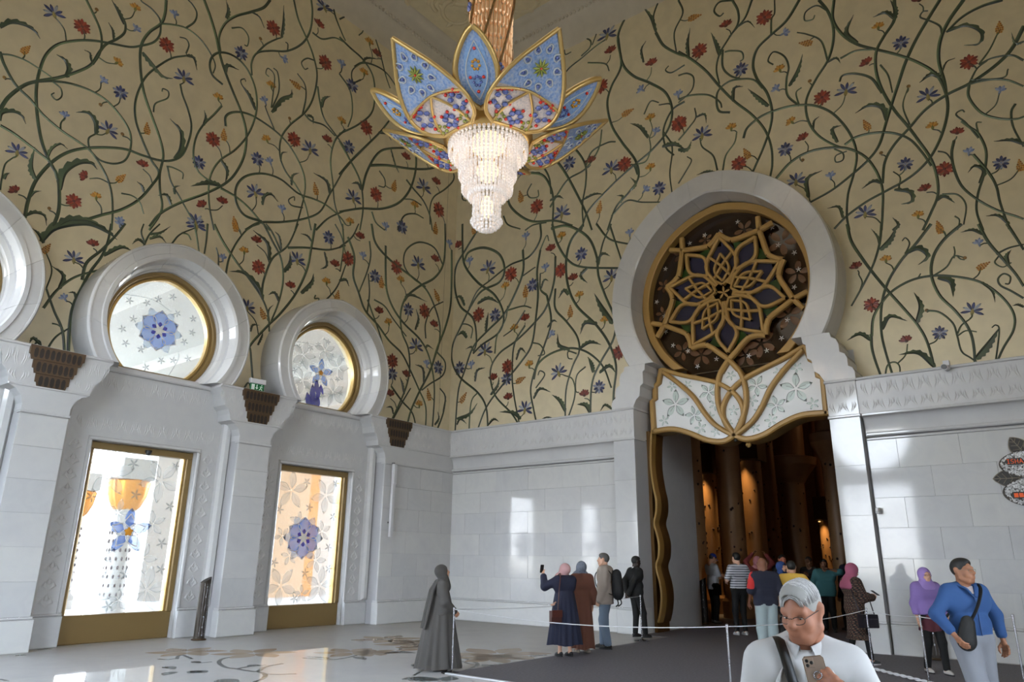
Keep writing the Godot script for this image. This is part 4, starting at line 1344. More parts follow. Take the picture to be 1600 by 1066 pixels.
# honeycomb capital: three stepped tiers of bronze with dark hollow cells
func honeycomb(parent: Node, u: float, z: float) -> void:
	var cap := Node3D.new()
	cap.name = "honeycomb_capital"
	parent.add_child(cap, true)
	cap.position = Vector3(u, 0, z)
	var tiers := [[4.75, 5.02, 0.50, 5, 0.02], [5.01, 5.28, 0.68, 7, 0.05], [5.27, 5.54, 0.87, 9, 0.08]]
	for t in tiers:
		var w: float = t[2] / 2
		var mb := MB.new()
		mb.prism(PackedVector2Array([Vector2(-w, t[0]), Vector2(w, t[0]), Vector2(w + 0.02, t[0] + 0.09), Vector2(w + 0.05, t[0] + 0.10), Vector2(w + 0.055, t[1]), Vector2(-w - 0.055, t[1]), Vector2(-w - 0.05, t[0] + 0.10), Vector2(-w - 0.02, t[0] + 0.09)]), -0.2, t[4])
		part(cap, "bronze_tier", mb, M.bronze)
		for k in t[3]:
			var x: float = (k - (t[3] - 1) / 2.0) * t[2] / t[3]
			var cell := MB.new()
			var hw: float = t[2] / t[3] * 0.36
			var y0: float = t[0] + 0.03
			var y1: float = t[1] - 0.05
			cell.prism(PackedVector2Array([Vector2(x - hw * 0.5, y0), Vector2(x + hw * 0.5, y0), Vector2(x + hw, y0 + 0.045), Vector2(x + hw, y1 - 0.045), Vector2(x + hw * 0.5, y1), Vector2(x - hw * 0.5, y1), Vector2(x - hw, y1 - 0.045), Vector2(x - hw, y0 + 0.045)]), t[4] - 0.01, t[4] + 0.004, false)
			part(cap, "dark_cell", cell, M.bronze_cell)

# ---------------------------------------------------------------- left wall (local: u = -z, v = y, depth = x)
func build_left() -> void:
	var w := structure("wall_left", "white marble wall of tall windows under cream plaster inlaid with vines", "wall", PI / 2)
	# cream plaster with an opening behind each round window
	var pl := MB.new()
	var edges := [-3.4, 0.55, 5.105, 9.655, 14.23]
	for k in 3:
		var c: float = BAYS[k]
		var hole := []
		for q in arch(1.34, 0.14, 6.62, 5.62, 24):
			hole.append(q + Vector2(c, 0))
		holed(pl, Vector2(edges[k + 1], 5.0), Vector2(edges[k + 2], 8.8), hole, Vector2(c, 6.6), -16.7, -16.3)
	pl.box(Vector3(-3.4, 5.0, -16.7), Vector3(0.55, 8.8, -16.3))
	pl.box(Vector3(14.23, 5.0, -16.7), Vector3(17.6, 8.8, -16.3))
	pl.box(Vector3(-3.4, 8.8, -16.7), Vector3(17.6, 20.2, -16.3))
	part(w, "cream_plaster", pl, M.plaster)
	# thin joint line of the plaster panels near the corner
	var jl := MB.new()
	jl.box(Vector3(16.75, 5.5, -16.31), Vector3(16.758, 18.6, -16.297))
	part(w, "plaster_joint", jl, M.gold_dark)
	# piers
	for k in PIERS.size():
		var c: float = PIERS[k]
		var r := 0.42 if k < 3 else 3.2
		var core := MB.new()
		core.box(Vector3(c - 0.42, 0, -16.7), Vector3(c + r, 4.3, -15.51))
		part(w, "pier_core", core, M.joint)
		slabs(w, c - 0.42, c + minf(r, 2.42), 0.6, 4.24, -15.46, 1.1, 40 + k)
		strip(w, "plinth", Vector3(c - 0.47, 0.0, -15.6), Vector3(c + minf(r, 2.42) + 0.05, 0.55, -15.36), M.marble1, 0.015)
		strip(w, "plinth_cap", Vector3(c - 0.45, 0.55, -15.6), Vector3(c + minf(r, 2.42) + 0.03, 0.60, -15.40), M.marble0, 0.02)
		strip(w, "neck_moulding", Vector3(c - 0.44, 4.24, -15.6), Vector3(c + minf(r, 2.42) + 0.02, 4.29, -15.42), M.marble0, 0.015)
		# corbel that widens to carry the arch feet
		var pr := PackedVector2Array([Vector2(c - 0.42, 4.29)])
		if k < 3:
			pr.append(Vector2(c + 0.42, 4.29))
			for q in [[0.42, 4.42], [0.47, 4.56], [0.58, 4.68], [0.72, 4.74], [0.74, 4.88], [0.79, 4.99], [0.88, 5.08], [0.90, 5.24], [0.95, 5.36], [1.06, 5.48], [1.06, 5.56]]:
				pr.append(Vector2(c + q[0], q[1]))
		else:
			pr.append(Vector2(c + 2.42, 4.29))
			pr.append(Vector2(c + 2.42, 5.56))
		for q in [[1.06, 5.56], [1.06, 5.48], [0.95, 5.36], [0.90, 5.24], [0.88, 5.08], [0.79, 4.99], [0.74, 4.88], [0.72, 4.74], [0.58, 4.68], [0.47, 4.56], [0.42, 4.42]]:
			pr.append(Vector2(c - q[0], q[1]))
		var cb := MB.new()
		cb.prism(pr, -16.32, -15.46)
		part(w, "corbel", cb, M.marble_dull)
		var ur := 1.0 if k < 3 else 2.30
		strip(w, "frieze_ledge", Vector3(c - 1.05, 5.50, -16.3), Vector3(c + ur + 0.05, 5.56, -15.42), M.marble0, 0.02)
		strip(w, "frieze_line", Vector3(c - 0.72, 4.735, -15.6), Vector3(c + (0.72 if k < 3 else 2.35), 4.775, -15.435), M.marble0, 0.012)
		var cv := MB.new()
		carved_band(cv, c - 1.02, c - 0.46, 5.06, 5.48, -15.46)
		carved_band(cv, c + 0.46, c + ur, 5.06, 5.48, -15.46)
		carved_band(cv, c - 0.74, c - 0.40, 4.79, 5.06, -15.46)
		carved_band(cv, c + 0.40, c + (0.74 if k < 3 else 2.3), 4.79, 5.06, -15.46)
		part(w, "frieze_carving", cv, M.carving, true)
		honeycomb(w, c, -15.46)
	# window bays
	for k in 3:
		var c: float = BAYS[k]
		for s in [-1.0, 1.0]:
			var a: float = c + s * 1.14
			var b: float = c + s * 1.88
			var lo := minf(a, b)
			var hi := maxf(a, b)
			var jb := MB.new()
			jb.box(Vector3(lo, 0, -16.7), Vector3(hi, 3.97, -15.98))
			part(w, "jamb", jb, M.marble_dull)
			strip(w, "jamb_moulding", Vector3(minf(a, c + s * 1.22), 0.6, -16.0), Vector3(maxf(a, c + s * 1.22), 3.97, -15.93), M.marble0, 0.02)
			strip(w, "jamb_edge", Vector3(minf(c + s * 1.66, b), 0.6, -16.0), Vector3(maxf(c + s * 1.66, b), 4.99, -15.80), M.marble1, 0.06)
			strip(w, "plinth", Vector3(lo, 0, -16.0), Vector3(hi, 0.55, -15.86), M.marble2, 0.015)
			strip(w, "plinth_cap", Vector3(lo, 0.55, -16.0), Vector3(hi, 0.60, -15.90), M.marble0, 0.02)
			var cv := MB.new()
			for i in 11:
				var y := 0.72 + i * 0.3
				for q in [-1.0, 1.0]:
					var o := Vector2(c + s * 1.44, y)
					bump(cv, o, o + Vector2(q * 0.1, 0.09), o + Vector2(q * 0.06, 0.2), 0.09, -15.98, 0.02)
					bump(cv, o + Vector2(0, 0.1), o + Vector2(q * 0.05, 0.15), o + Vector2(0, 0.26), 0.05, -15.98, 0.02)
			part(w, "jamb_carving", cv, M.carving, true)
		var lt := MB.new()
		lt.box(Vector3(c - 1.88, 3.97, -16.7), Vector3(c + 1.88, 5.56, -15.98))
		part(w, "lintel", lt, M.marble_dull)
		strip(w, "lintel_moulding", Vector3(c - 1.22, 3.97, -16.0), Vector3(c + 1.22, 4.05, -15.93), M.marble0, 0.02)
		strip(w, "sill_moulding", Vector3(c - 1.6, 5.44, -16.0), Vector3(c + 1.6, 5.58, -15.90), M.marble0, 0.03)
		var lc := MB.new()
		carved_band(lc, c - 1.25, c + 1.25, 5.0, 5.42, -15.98)
		carved_band(lc, c - 1.5, c + 1.5, 4.14, 4.5, -15.98)
		part(w, "lintel_carving", lc, M.carving, true)
		# moulded arch of nine blocks round the window
		var prof := [[1.86, -16.3], [1.86, -15.52], [1.83, -15.47], [1.80, -15.47], [1.79, -15.49], [1.60, -15.49], [1.585, -15.45], [1.50, -15.45], [1.475, -15.52], [1.45, -15.66], [1.42, -15.80], [1.36, -15.90], [1.34, -16.0], [1.31, -16.02], [1.30, -16.25]]
		for b in 9:
			var mb := MB.new()
			arch_block(mb, prof, 0.14, 6.62, 5.54, (b + 0.003) / 9.0, (b + 0.997) / 9.0, 8, c)
			part(w, "arch_block", mb, M["marble%d" % ((b * 2 + k) % 3)])
		var back := MB.new()
		arch_block(back, [[1.84, -16.3], [1.84, -15.54], [1.48, -15.55], [1.38, -15.95], [1.32, -16.25]], 0.14, 6.62, 5.54, 0, 1, 60, c)
		part(w, "arch_joint", back, M.joint)
	# the room beyond the last window, past the photograph's left edge
	var rest := MB.new()
	rest.box(Vector3(-3.4, 0, -16.7), Vector3(0.13, 5.56, -15.6))
	part(w, "wall_end", rest, M.marble1)
	# windows
	for k in 3:
		var c: float = BAYS[k]
		var win := structure("window_%d" % (k + 1), ["tall gold-framed window with a round arched window above, cut by the marble pier", "tall gold-framed window with a round blue-blossom window above it", "tall gold-framed window with a round light above, next to the wall corner"][k], "window", PI / 2)
		strip(win, "head_bar", Vector3(c - 1.14, 3.82, -16.3), Vector3(c + 1.14, 3.96, -16.12), M.gold_frame)
		strip(win, "jamb_bar", Vector3(c + 1.02, 0.54, -16.3), Vector3(c + 1.14, 3.82, -16.12), M.gold_frame)
		strip(win, "jamb_bar", Vector3(c - 1.14, 0.54, -16.3), Vector3(c - 1.02, 3.82, -16.12), M.gold_frame)
		strip(win, "kick_panel", Vector3(c - 1.14, 0.0, -16.3), Vector3(c + 1.14, 0.54, -16.14), M.gold_frame, 0.015)
		for s in [-1.0, 1.0]:
			strip(win, "inner_bead", Vector3(c + s * 1.0 - 0.025, 0.54, -16.36), Vector3(c + s * 1.0 + 0.025, 3.82, -16.2), M.gold_bright)
		var pane := MB.new()
		pane.box(Vector3(c - 1.0, 0.54, -16.29), Vector3(c + 1.0, 3.82, -16.275))
		part(win, "pane", pane, M.glass)
		var z := -16.272
		for f in [[-0.55, 3.35, 0.52, 0.3], [0.55, 3.3, 0.5, 0.9], [-0.25, 2.55, 0.3, 0.2], [0.52, 2.35, 0.3, 0.5], [-0.6, 1.0, 0.5, 0.9], [0.6, 0.98, 0.5, 0.2], [0.4, 1.62, 0.34, 0.0], [-0.42, 1.72, 0.26, 0.5], [-0.7, 2.2, 0.25, 0.9], [0.05, 0.78, 0.24, 0.4]]:
			etched_flower(win, Vector2(c + f[0], f[1]), f[2], z, f[3])
		var ms := MB.new()
		for f in [[-0.85, 2.85], [0.85, 2.75], [0.85, 1.4], [-0.1, 3.6], [0.05, 2.95], [-0.85, 1.55], [0.1, 1.3], [0.78, 1.95], [-0.15, 0.68], [0.85, 3.65]]:
			small_star(ms, Vector2(c + f[0], f[1]), 0.13, z, f[0] * 3)
		part(win, "etched_star", ms, M.glass_line, true)
		blue_blossom(win, Vector2(c + [0.0, 0.02, -0.05][k], 2.17), [0.5, 0.5, 0.62][k], z + 0.004, [1, 0, 1][k])
		# round light above
		var rim := MB.new()
		arch_block(rim, [[1.32, -16.3], [1.32, -16.12], [1.305, -16.10], [1.235, -16.10], [1.22, -16.12], [1.22, -16.16], [1.19, -16.16], [1.18, -16.3]], 0.14, 6.62, 5.62, 0, 1, 60, c)
		part(win, "round_frame", rim, M.gold_frame)
		var bead := MB.new()
		arch_block(bead, [[1.18, -16.33], [1.18, -16.19], [1.13, -16.19], [1.13, -16.33]], 0.14, 6.62, 5.62, 0, 1, 60, c)
		part(win, "round_bead", bead, M.gold_bright)
		strip(win, "sill_bar", Vector3(c - 1.0, 5.58, -16.3), Vector3(c + 1.0, 5.65, -16.12), M.gold_frame)
		var rp := PackedVector2Array()
		for q in arch(1.18, 0.14, 6.62, 5.6, 24):
			rp.append(q + Vector2(c, 0))
		var rpane := MB.new()
		rpane.prism(rp, -16.29, -16.275)
		part(win, "round_pane", rpane, M.glass)
		var rs := MB.new()
		for i in 16:
			var a := TAU * i / 16 + 0.2
			small_star(rs, Vector2(c, 6.68) + Vector2.from_angle(a) * (0.78 + 0.16 * sin(i * 2.4)), 0.10, z, a)
		part(win, "etched_star", rs, M.glass_line, true)
		var rl := MB.new()
		for a in [[-1.0, 7.3, 0.2, 7.2], [0.35, 5.66, 0.5, 6.3]]:
			rl.rib(spline([Vector2(c + a[0], a[1]), Vector2(c + (a[0] + a[2]) / 2 + 0.1, (a[1] + a[3]) / 2 + 0.12), Vector2(c + a[2], a[3])], 5), 0.012, z, z + 0.004)
		part(win, "etched_curve", rl, M.glass_line)
		if k == 2:
			for f in [[-0.6, 7.0, 0.42, 0.1], [-0.55, 6.3, 0.4, 0.8], [0.1, 7.3, 0.36, 0.5], [0.6, 6.9, 0.4, 0.2], [0.5, 6.15, 0.42, 0.6], [-0.2, 5.95, 0.3, 0.0]]:
				etched_flower(win, Vector2(c + f[0], f[1]), f[2], z, f[3])
			blue_blossom(win, Vector2(c + 0.02, 6.62), 0.42, z + 0.004, 0)
			var tr := MB.new()
			for q in [[-0.08, 6.22, 0.05, 0.2, 0.16], [-0.18, 5.95, 0.1, 0.32, 0.2], [0.0, 6.02, -0.2, 0.26, 0.14], [-0.3, 5.78, 0.3, 0.24, 0.2], [-0.02, 5.76, -0.1, 0.2, 0.22], [0.1, 6.16, 0.4, 0.16, 0.1]]:
				petal(tr, Vector2(c + q[0], q[1]), Vector2.from_angle(PI / 2 + q[2]), -q[3], q[3], q[4], z + 0.004, 0.003)
			part(win, "blue_trail", tr, M.deep_blue_glass)
		else:
			blue_blossom(win, Vector2(c - 0.02, 6.68), 0.56, z + 0.004, 1)
	# small dome camera on the window head
	var cam := thing("dome_camera", "small black dome camera on the gold window head", "camera", Vector3(-16.1, 3.86, -7.48))
	var dm := MB.new()
	dm.lathe([Vector2(0.001, -0.07), Vector2(0.035, -0.062), Vector2(0.055, -0.03), Vector2(0.058, 0.0)], 14)
	part(cam, "dome", dm, M.black)
	var dc := MB.new()
	dc.lathe([Vector2(0.001, 0.045), Vector2(0.068, 0.04), Vector2(0.07, 0.0), Vector2(0.001, -0.001)], 14, true)
	part(cam, "collar", dc, M.black)

# ---------------------------------------------------------------- back wall
const GX := -6.56

func build_back() -> void:
	var w := structure("wall_back", "white marble wall with the great gate under cream plaster inlaid with vines", "wall")
	var pl := MB.new()
	var hole := []
	for q in arch(2.5, 0.33, 8.35, 6.3, 30):
		hole.append(q + Vector2(GX, 0))
	holed(pl, Vector2(-10.2, 6.4), Vector2(-2.9, 12.2), hole, Vector2(GX, 8.3), -17.65, -17.25)
	pl.box(Vector3(-16.7, 5.0, -17.65), Vector3(-10.2, 20.2, -17.25))
	pl.box(Vector3(-2.9, 5.0, -17.65), Vector3(4.0, 20.2, -17.25))
	pl.box(Vector3(-10.2, 12.2, -17.65), Vector3(-2.9, 20.2, -17.25))
	pl.box(Vector3(-10.2, 5.0, -17.65), Vector3(GX - 2.9, 6.4, -17.25))
	pl.box(Vector3(GX + 2.9, 5.0, -17.65), Vector3(-2.9, 6.4, -17.25))
	part(w, "cream_plaster", pl, M.plaster)
	for side in 2:
		var u0: float = [-15.5, -3.5][side]
		var u1: float = [-9.55, 3.2][side]
		var core := MB.new()
		core.box(Vector3(u0 - 0.2, 0, -17.65), Vector3(u1 + 0.1, 4.8, -16.68))
		part(w, "wall_core", core, M.joint)
		slabs(w, u0, u1, 0.6, 4.2, -16.63, 1.15, 70 + side)
		strip(w, "plinth", Vector3(u0, 0, -16.7), Vector3(u1, 0.55, -16.53), M.marble1, 0.015)
		strip(w, "plinth_cap", Vector3(u0, 0.55, -16.7), Vector3(u1, 0.6, -16.57), M.marble0, 0.02)
		strip(w, "neck_moulding", Vector3(u0, 4.2, -16.7), Vector3(u1, 4.25, -16.59), M.marble0, 0.015)
		strip(w, "neck_moulding", Vector3(u0, 4.28, -16.7), Vector3(u1, 4.36, -16.56), M.marble0, 0.025)
		# cove under the frieze
		var cv := MB.new()
		var rows := []
		for x in [u0, u1]:
			var row := PackedVector3Array()
			for k in 9:
				var a := PI / 2 * k / 8
				row.append(Vector3(x, 4.36 + 0.34 * sin(a), -16.64 + 0.17 * (1 - cos(a))))
			rows.append(row)
		cv.grid(rows, false, false, false)
		part(w, "cove", cv, M.marble0)
		strip(w, "frieze_foot", Vector3(u0, 4.70, -17.2), Vector3(u1, 4.76, -16.44), M.marble0, 0.015)
		var fr := MB.new()
		fr.box(Vector3(u0 - 0.2, 4.76, -17.3), Vector3(u1, 5.5, -16.48))
		part(w, "frieze", fr, M.marble_dull)
		strip(w, "frieze_ledge", Vector3(u0 - 0.2, 5.49, -17.3), Vector3(u1, 5.55, -16.43), M.marble0, 0.02)
		var cb := MB.new()
		carved_band(cb, u0 + 0.05, u1 - 0.03, 5.10, 5.47, -16.48)
		carved_band(cb, u0 + 0.05, u1 - 0.03, 4.79, 5.07, -16.48)
		part(w, "frieze_carving", cb, M.carving, true)
	# gate piers with lobed shoulders
	for s in [-1.0, 1.0]:
		var a: float = GX + s * 2.40
		var b: float = GX + s * 3.02
		var lo := minf(a, b)
		var hi := maxf(a, b)
		var pc := MB.new()
		pc.box(Vector3(lo, 0, -17.6), Vector3(hi, 4.74, -16.5))
		part(w, "pier_core", pc, M.joint)
		slabs(w, lo, hi, 0.6, 4.70, -16.45, 1.2, 90 + int(s), 1.02)
		strip(w, "plinth", Vector3(lo - 0.02, 0, -17.0), Vector3(hi + 0.02, 0.55, -16.38), M.marble1, 0.015)
		strip(w, "plinth_cap", Vector3(lo - 0.01, 0.55, -17.0), Vector3(hi + 0.01, 0.6, -16.41), M.marble0, 0.02)
		strip(w, "frieze_foot", Vector3(lo - 0.02, 4.70, -17.0), Vector3(hi + 0.03, 4.76, -16.41), M.marble0, 0.015)
		var fb := MB.new()
		fb.box(Vector3(lo, 4.76, -17.3), Vector3(hi, 5.5, -16.45))
		part(w, "frieze_block", fb, M.marble1)
		strip(w, "frieze_ledge", Vector3(lo - 0.02, 5.49, -17.3), Vector3(hi + 0.04, 5.55, -16.40), M.marble0, 0.02)
		var fc := MB.new()
		carved_band(fc, lo + 0.04, hi - 0.04, 5.10, 5.47, -16.45)
		carved_band(fc, lo + 0.04, hi - 0.04, 4.79, 5.07, -16.45)
		part(w, "frieze_carving", fc, M.carving, true)
		var sh := PackedVector2Array()
		for q in [[2.40, 5.55], [3.04, 5.55], [3.04, 5.70], [3.0, 5.79], [2.92, 5.84], [2.92, 6.02], [2.88, 6.12], [2.78, 6.18], [2.78, 6.36], [2.74, 6.48], [2.64, 6.55], [2.62, 6.66], [2.0, 6.70], [2.02, 6.5], [2.08, 6.46], [2.08, 6.14], [2.17, 6.08], [2.20, 5.82], [2.30, 5.74]]:
			sh.append(Vector2(GX + s * q[0], q[1]))
		var sm := MB.new()
		sm.prism(sh, -17.3, -16.45)
		part(w, "lobed_shoulder", sm, M.marble0)
		# deep marble reveal of the doorway
		var rv := MB.new()
		rv.box(Vector3(minf(a, a + s * 0.6), 0, -19.9), Vector3(maxf(a, a + s * 0.6), 12.0, -17.3))
		part(w, "reveal", rv, M.marble2)
	# arch over the gate
	var prof := [[2.96, -17.25], [2.96, -16.50], [2.93, -16.44], [2.40, -16.44], [2.36, -16.47], [2.34, -17.12]]
	for b in 13:
		var mb := MB.new()
		arch_block(mb, prof, 0.33, 8.35, 6.66, (b + 0.002) / 13.0, (b + 0.998) / 13.0, 6, GX)
		part(w, "arch_block", mb, M["marble%d" % ((b * 2) % 3)])
	var bk := MB.new()
	arch_block(bk, [[2.94, -17.25], [2.94, -16.5], [2.4, -16.5], [2.37, -17.1]], 0.33, 8.35, 6.66, 0, 1, 60, GX)
	part(w, "arch_joint", bk, M.joint)
	# head of the passage behind the screen
	var hd := MB.new()
	hd.box(Vector3(GX - 3.0, 11.2, -19.9), Vector3(GX + 3.0, 12.0, -17.3))
	part(w, "passage_head", hd, M.marble2)

func build_gate() -> void:
	var g := structure("door_1", "great gate screen of gold tracery with a round rosette over pale glass", "door")
	var z0 := -17.22
	var z1 := -17.08
	var c := Vector2(GX, 8.42)
	var R := 2.2
	var rim := MB.new()
	arch_block(rim, [[2.34, -17.4], [2.34, z1 - 0.02], [2.32, z1], [2.16, z1], [2.14, z1 - 0.02], [2.14, -17.4]], 0.2, 8.42, 6.55, 0, 1, 70, GX)
	part(g, "rim", rim, M.gold_screen)
	var gl := PackedVector2Array()
	for q in arch(2.16, 0.2, 8.42, 6.25, 30):
		gl.append(q + Vector2(GX, 0))
	var gm := MB.new()
	gm.prism(gl, -17.36, -17.34)
	part(g, "dark_pane", gm, M.glass_dark)
	# etched blossoms on the dark glass
	for f in [[70, 0.82, 0.3], [105, 0.8, 0.22], [35, 0.86, 0.42], [5, 0.84, 0.36], [-30, 0.8, 0.42], [-62, 0.76, 0.42], [-78, 0.8, 0.36], [-118, 0.78, 0.36], [-135, 0.85, 0.3], [160, 0.86, 0.22], [185, 0.84, 0.24], [130, 0.86, 0.25]]:
		etched_flower(g, c + Vector2.from_angle(deg_to_rad(f[0])) * R * f[1], f[2], -17.338, deg_to_rad(f[0] * 1.7), "pane_brown", false)
	var st := MB.new()
	for k in 26:
		var a := TAU * k / 26 + 0.13
		small_star(st, c + Vector2.from_angle(a) * R * (0.86 + 0.07 * sin(k * 2.7)), 0.075, -17.33, a * 2)
	part(g, "etched_star", st, M.white_glass, true)
	# scalloped ring, five outward cusps between five crossing petals
	var ring := MB.new()
	for k in 5:
		var d := PI / 2 + TAU * k / 5
		for s in [-1.0, 1.0]:
			var P := func(deg: float, r: float) -> Vector2: return c + Vector2.from_angle(d + s * deg_to_rad(deg)) * R * r
			ring.rib(spline([P.call(0, 0.76), P.call(6, 0.69), P.call(13, 0.655)], 4), 0.13, z0, z1)
			ring.rib(spline([P.call(13, 0.655), P.call(20, 0.68), P.call(28, 0.74), P.call(36, 0.83), P.call(42, 0.97)], 4), 0.13, z0, z1)
	part(g, "scalloped_ring", ring, M.gold_screen)
	for k in 5:
		var d := Vector2.from_angle(PI / 2 + TAU * k / 5)
		var s := d.orthogonal()
		var mb := MB.new()
		for q in [1.0, -1.0]:
			mb.rib(spline([c + d * R * 0.10 + s * R * 0.06 * q, c + d * R * 0.38 + s * R * 0.19 * q, c + d * R * 0.72], 7), 0.085, z0, z1 - 0.01)
			mb.rib(spline([c + d * R * 0.20 - s * R * 0.10 * q, c + d * R * 0.36 + s * R * 0.02 * q, c + d * R * 0.50 + s * R * 0.155 * q], 6), 0.07, z0, z1 - 0.02)
			mb.rib(spline([c + d * R * 0.14, c + d * R * 0.30 + s * R * 0.09 * q, c + d * R * 0.50], 6), 0.06, z0, z1 - 0.02)
		part(g, "double_petal", mb, M.gold_screen)
		var pn := MB.new()
		petal(pn, c, d, R * 0.1, R * 0.72, R * 0.4, -17.25)
		part(g, "blue_pane", pn, M.pane_blue)
		var e := d.rotated(PI / 5)
		var t := e.orthogonal()
		var mp := MB.new()
		for q in [1.0, -1.0]:
			mp.rib(spline([c + e * R * 0.30, c + e * R * 0.52 + t * R * 0.12 * q, c + e * R * 0.74], 7), 0.085, z0, z1)
		part(g, "plain_petal", mp, M.gold_screen)
		var pp := MB.new()
		petal(pp, c, e, R * 0.30, R * 0.74, R * 0.25, -17.24)
		part(g, "blue_pane", pp, M.pane_blue)
		for q in [1.0, -1.0]:
			var gp := PackedVector2Array([c + e.rotated(q * 0.10) * R * 0.66, c + e.rotated(q * 0.24) * R * 0.44, c + e.rotated(q * 0.40) * R * 0.655])
			var gb := MB.new()
			gb.prism(gp, -17.26, -17.245)
			part(g, "green_pane", gb, M.pane_green)
		var sr := MB.new()
		sr.rib([c + d * R * 0.10, c + e * R * 0.26], 0.06, z0, z1 - 0.02)
		sr.rib([c + d.rotated(TAU / 5) * R * 0.10, c + e * R * 0.26], 0.06, z0, z1 - 0.02)
		part(g, "star_bar", sr, M.gold_screen)
	var cs := MB.new()
	small_star(cs, c, 0.2, -17.15, PI / 2)
	part(g, "star_heart", cs, M.gold_screen)
	# transom: pale glass in gold
	var o := Vector2(GX, 0)
	var right := [[2.18, 4.95], [2.20, 5.79], [2.10, 5.85], [2.09, 6.19], [1.97, 6.27], [1.88, 6.64]]
	var top := [[1.88, 6.64], [1.33, 6.40], [0.80, 6.22], [0.36, 6.05], [0.0, 5.79], [-0.22, 5.47], [-0.26, 5.17], [-0.18, 4.92], [0.0, 4.67]]
	var inner := [[1.82, 6.54], [1.37, 6.15], [1.0, 5.75], [0.75, 5.33], [0.51, 5.01], [0.24, 4.80], [0.0, 4.66]]
	var tall := [[0.0, 6.60], [0.26, 6.25], [0.36, 5.83], [0.34, 5.38], [0.19, 4.99], [0.0, 4.68]]
	var bottom := [[0.0, 4.66], [0.30, 4.55], [0.72, 4.62], [1.20, 4.85], [1.66, 4.99], [2.24, 4.98]]
	var outline := PackedVector2Array()
	for s in [1.0, -1.0]:
		var half := PackedVector2Array()
		for q in [[0.0, 4.66], [0.30, 4.57], [0.72, 4.64], [1.20, 4.87], [1.66, 4.99], [2.18, 4.99], [2.20, 5.79], [2.10, 5.85], [2.09, 6.19], [1.97, 6.27], [1.88, 6.64], [1.33, 6.40], [0.80, 6.22], [0.36, 6.05], [0.16, 6.38], [0.0, 6.58]]:
			half.append(o + Vector2(q[0] * s, q[1]))
		var hm := MB.new()
		hm.prism(half, -17.24, -17.20)
		part(g, "pale_pane", hm, M.pane_white)
		for list in [[right, 0.12, 1, "side_bar"], [top, 0.115, 6, "top_bar"], [inner, 0.115, 6, "curved_bar"], [tall, 0.115, 6, "lotus_bar"], [bottom, 0.135, 6, "bottom_bar"]]:
			var pts := []
			for q in list[0]:
				pts.append(o + Vector2(q[0] * s, q[1]))
			var mb := MB.new()
			mb.rib(pts if list[2] == 1 else spline(pts, list[2]), list[1], -17.24, -17.06 if list[3] != "top_bar" else -17.07)
			part(g, list[3], mb, M.gold_screen)
		# underside of the transom
		var so := MB.new()
		var bp := []
		for q in bottom:
			bp.append(o + Vector2(q[0] * s, q[1]))
		var rows := []
		for q in spline(bp, 6):
			rows.append(PackedVector3Array([Vector3(q.x, q.y - 0.05, -17.1), Vector3(q.x, q.y - 0.05, -17.75)]))
		so.grid(rows, false, false, s > 0)
		part(g, "soffit", so, M.gold_frame)
		for f in [[1.55, 5.65, 0.4, 0.3], [1.05, 5.3, 0.26, 0.1], [0.62, 5.85, 0.28, 0.2], [0.9, 4.95, 0.17, 0.6], [1.9, 5.25, 0.15, 0.1], [1.62, 6.15, 0.15, 0.4], [0.48, 5.5, 0.16, 0.7], [0.62, 5.22, 0.13, 0.3], [0.5, 4.82, 0.13, 0.1], [1.18, 6.12, 0.13, 0.9], [0.14, 5.0, 0.10, 0.2], [0.0, 6.2, 0.13, 0.2], [0.0, 5.3, 0.14, 0.3]]:
			if f[0] == 0.0 and s < 0:
				continue
			etched_flower(g, o + Vector2(f[0] * s, f[1]), f[2], -17.198, f[3] * 5, "pane_leaf", f[2] > 0.2)
	# wavy gold edging and dark rebate down each side of the doorway
	for s in [-1.0, 1.0]:
		var rb := MB.new()
		rb.box(Vector3(GX + s * 2.36 - 0.05, 0, -17.75), Vector3(GX + s * 2.36 + 0.05, 5.0, -17.12))
		part(g, "rebate", rb, M.gold_dark)
		var wv := []
		for q in [[2.20, 4.95], [2.27, 4.5], [2.29, 4.0], [2.22, 3.55], [2.13, 3.2], [2.15, 2.9], [2.26, 2.62], [2.16, 2.35], [2.10, 2.1], [2.14, 1.8], [2.26, 1.55], [2.14, 1.2], [2.09, 0.85], [2.16, 0.5], [2.27, 0.25]]:
			wv.append(o + Vector2(((q[0] - 2.2) * 0.7 + 2.23 if s < 0 else 2.30) * s, q[1]))
		var wb := MB.new()
		var pts := spline(wv, 5)
		wb.rib(pts, 0.06, -17.30, -17.06)
		part(g, "wavy_edging", wb, M.gold_screen)
		var wd := MB.new()
		var rows := []
		for q in pts:
			rows.append(PackedVector3Array([Vector3(q.x - s * 0.02, q.y, -17.28), Vector3(q.x - s * 0.02, q.y, -17.72), Vector3(GX + s * 2.36, q.y, -17.72)]))
		wd.grid(rows)
		part(g, "wavy_leaf", wd, M.gold_dark)
	# small fittings under the middle of the transom
	var knob := MB.new()
	knob.ball(Vector3(GX + 0.03, 4.55, -17.1), Vector3(0.05, 0.05, 0.05))
	part(g, "knob", knob, M.black)
	var eye := MB.new()
	eye.ball(Vector3(GX + 0.26, 4.44, -17.3), Vector3(0.07, 0.07, 0.07))
	part(g, "sensor", eye, M.gold_screen)

# ---------------------------------------------------------------- inlaid vines
var flower_mesh := []

func lin(r: float, g: float, b: float) -> Color:
	return Color(r, g, b).srgb_to_linear()

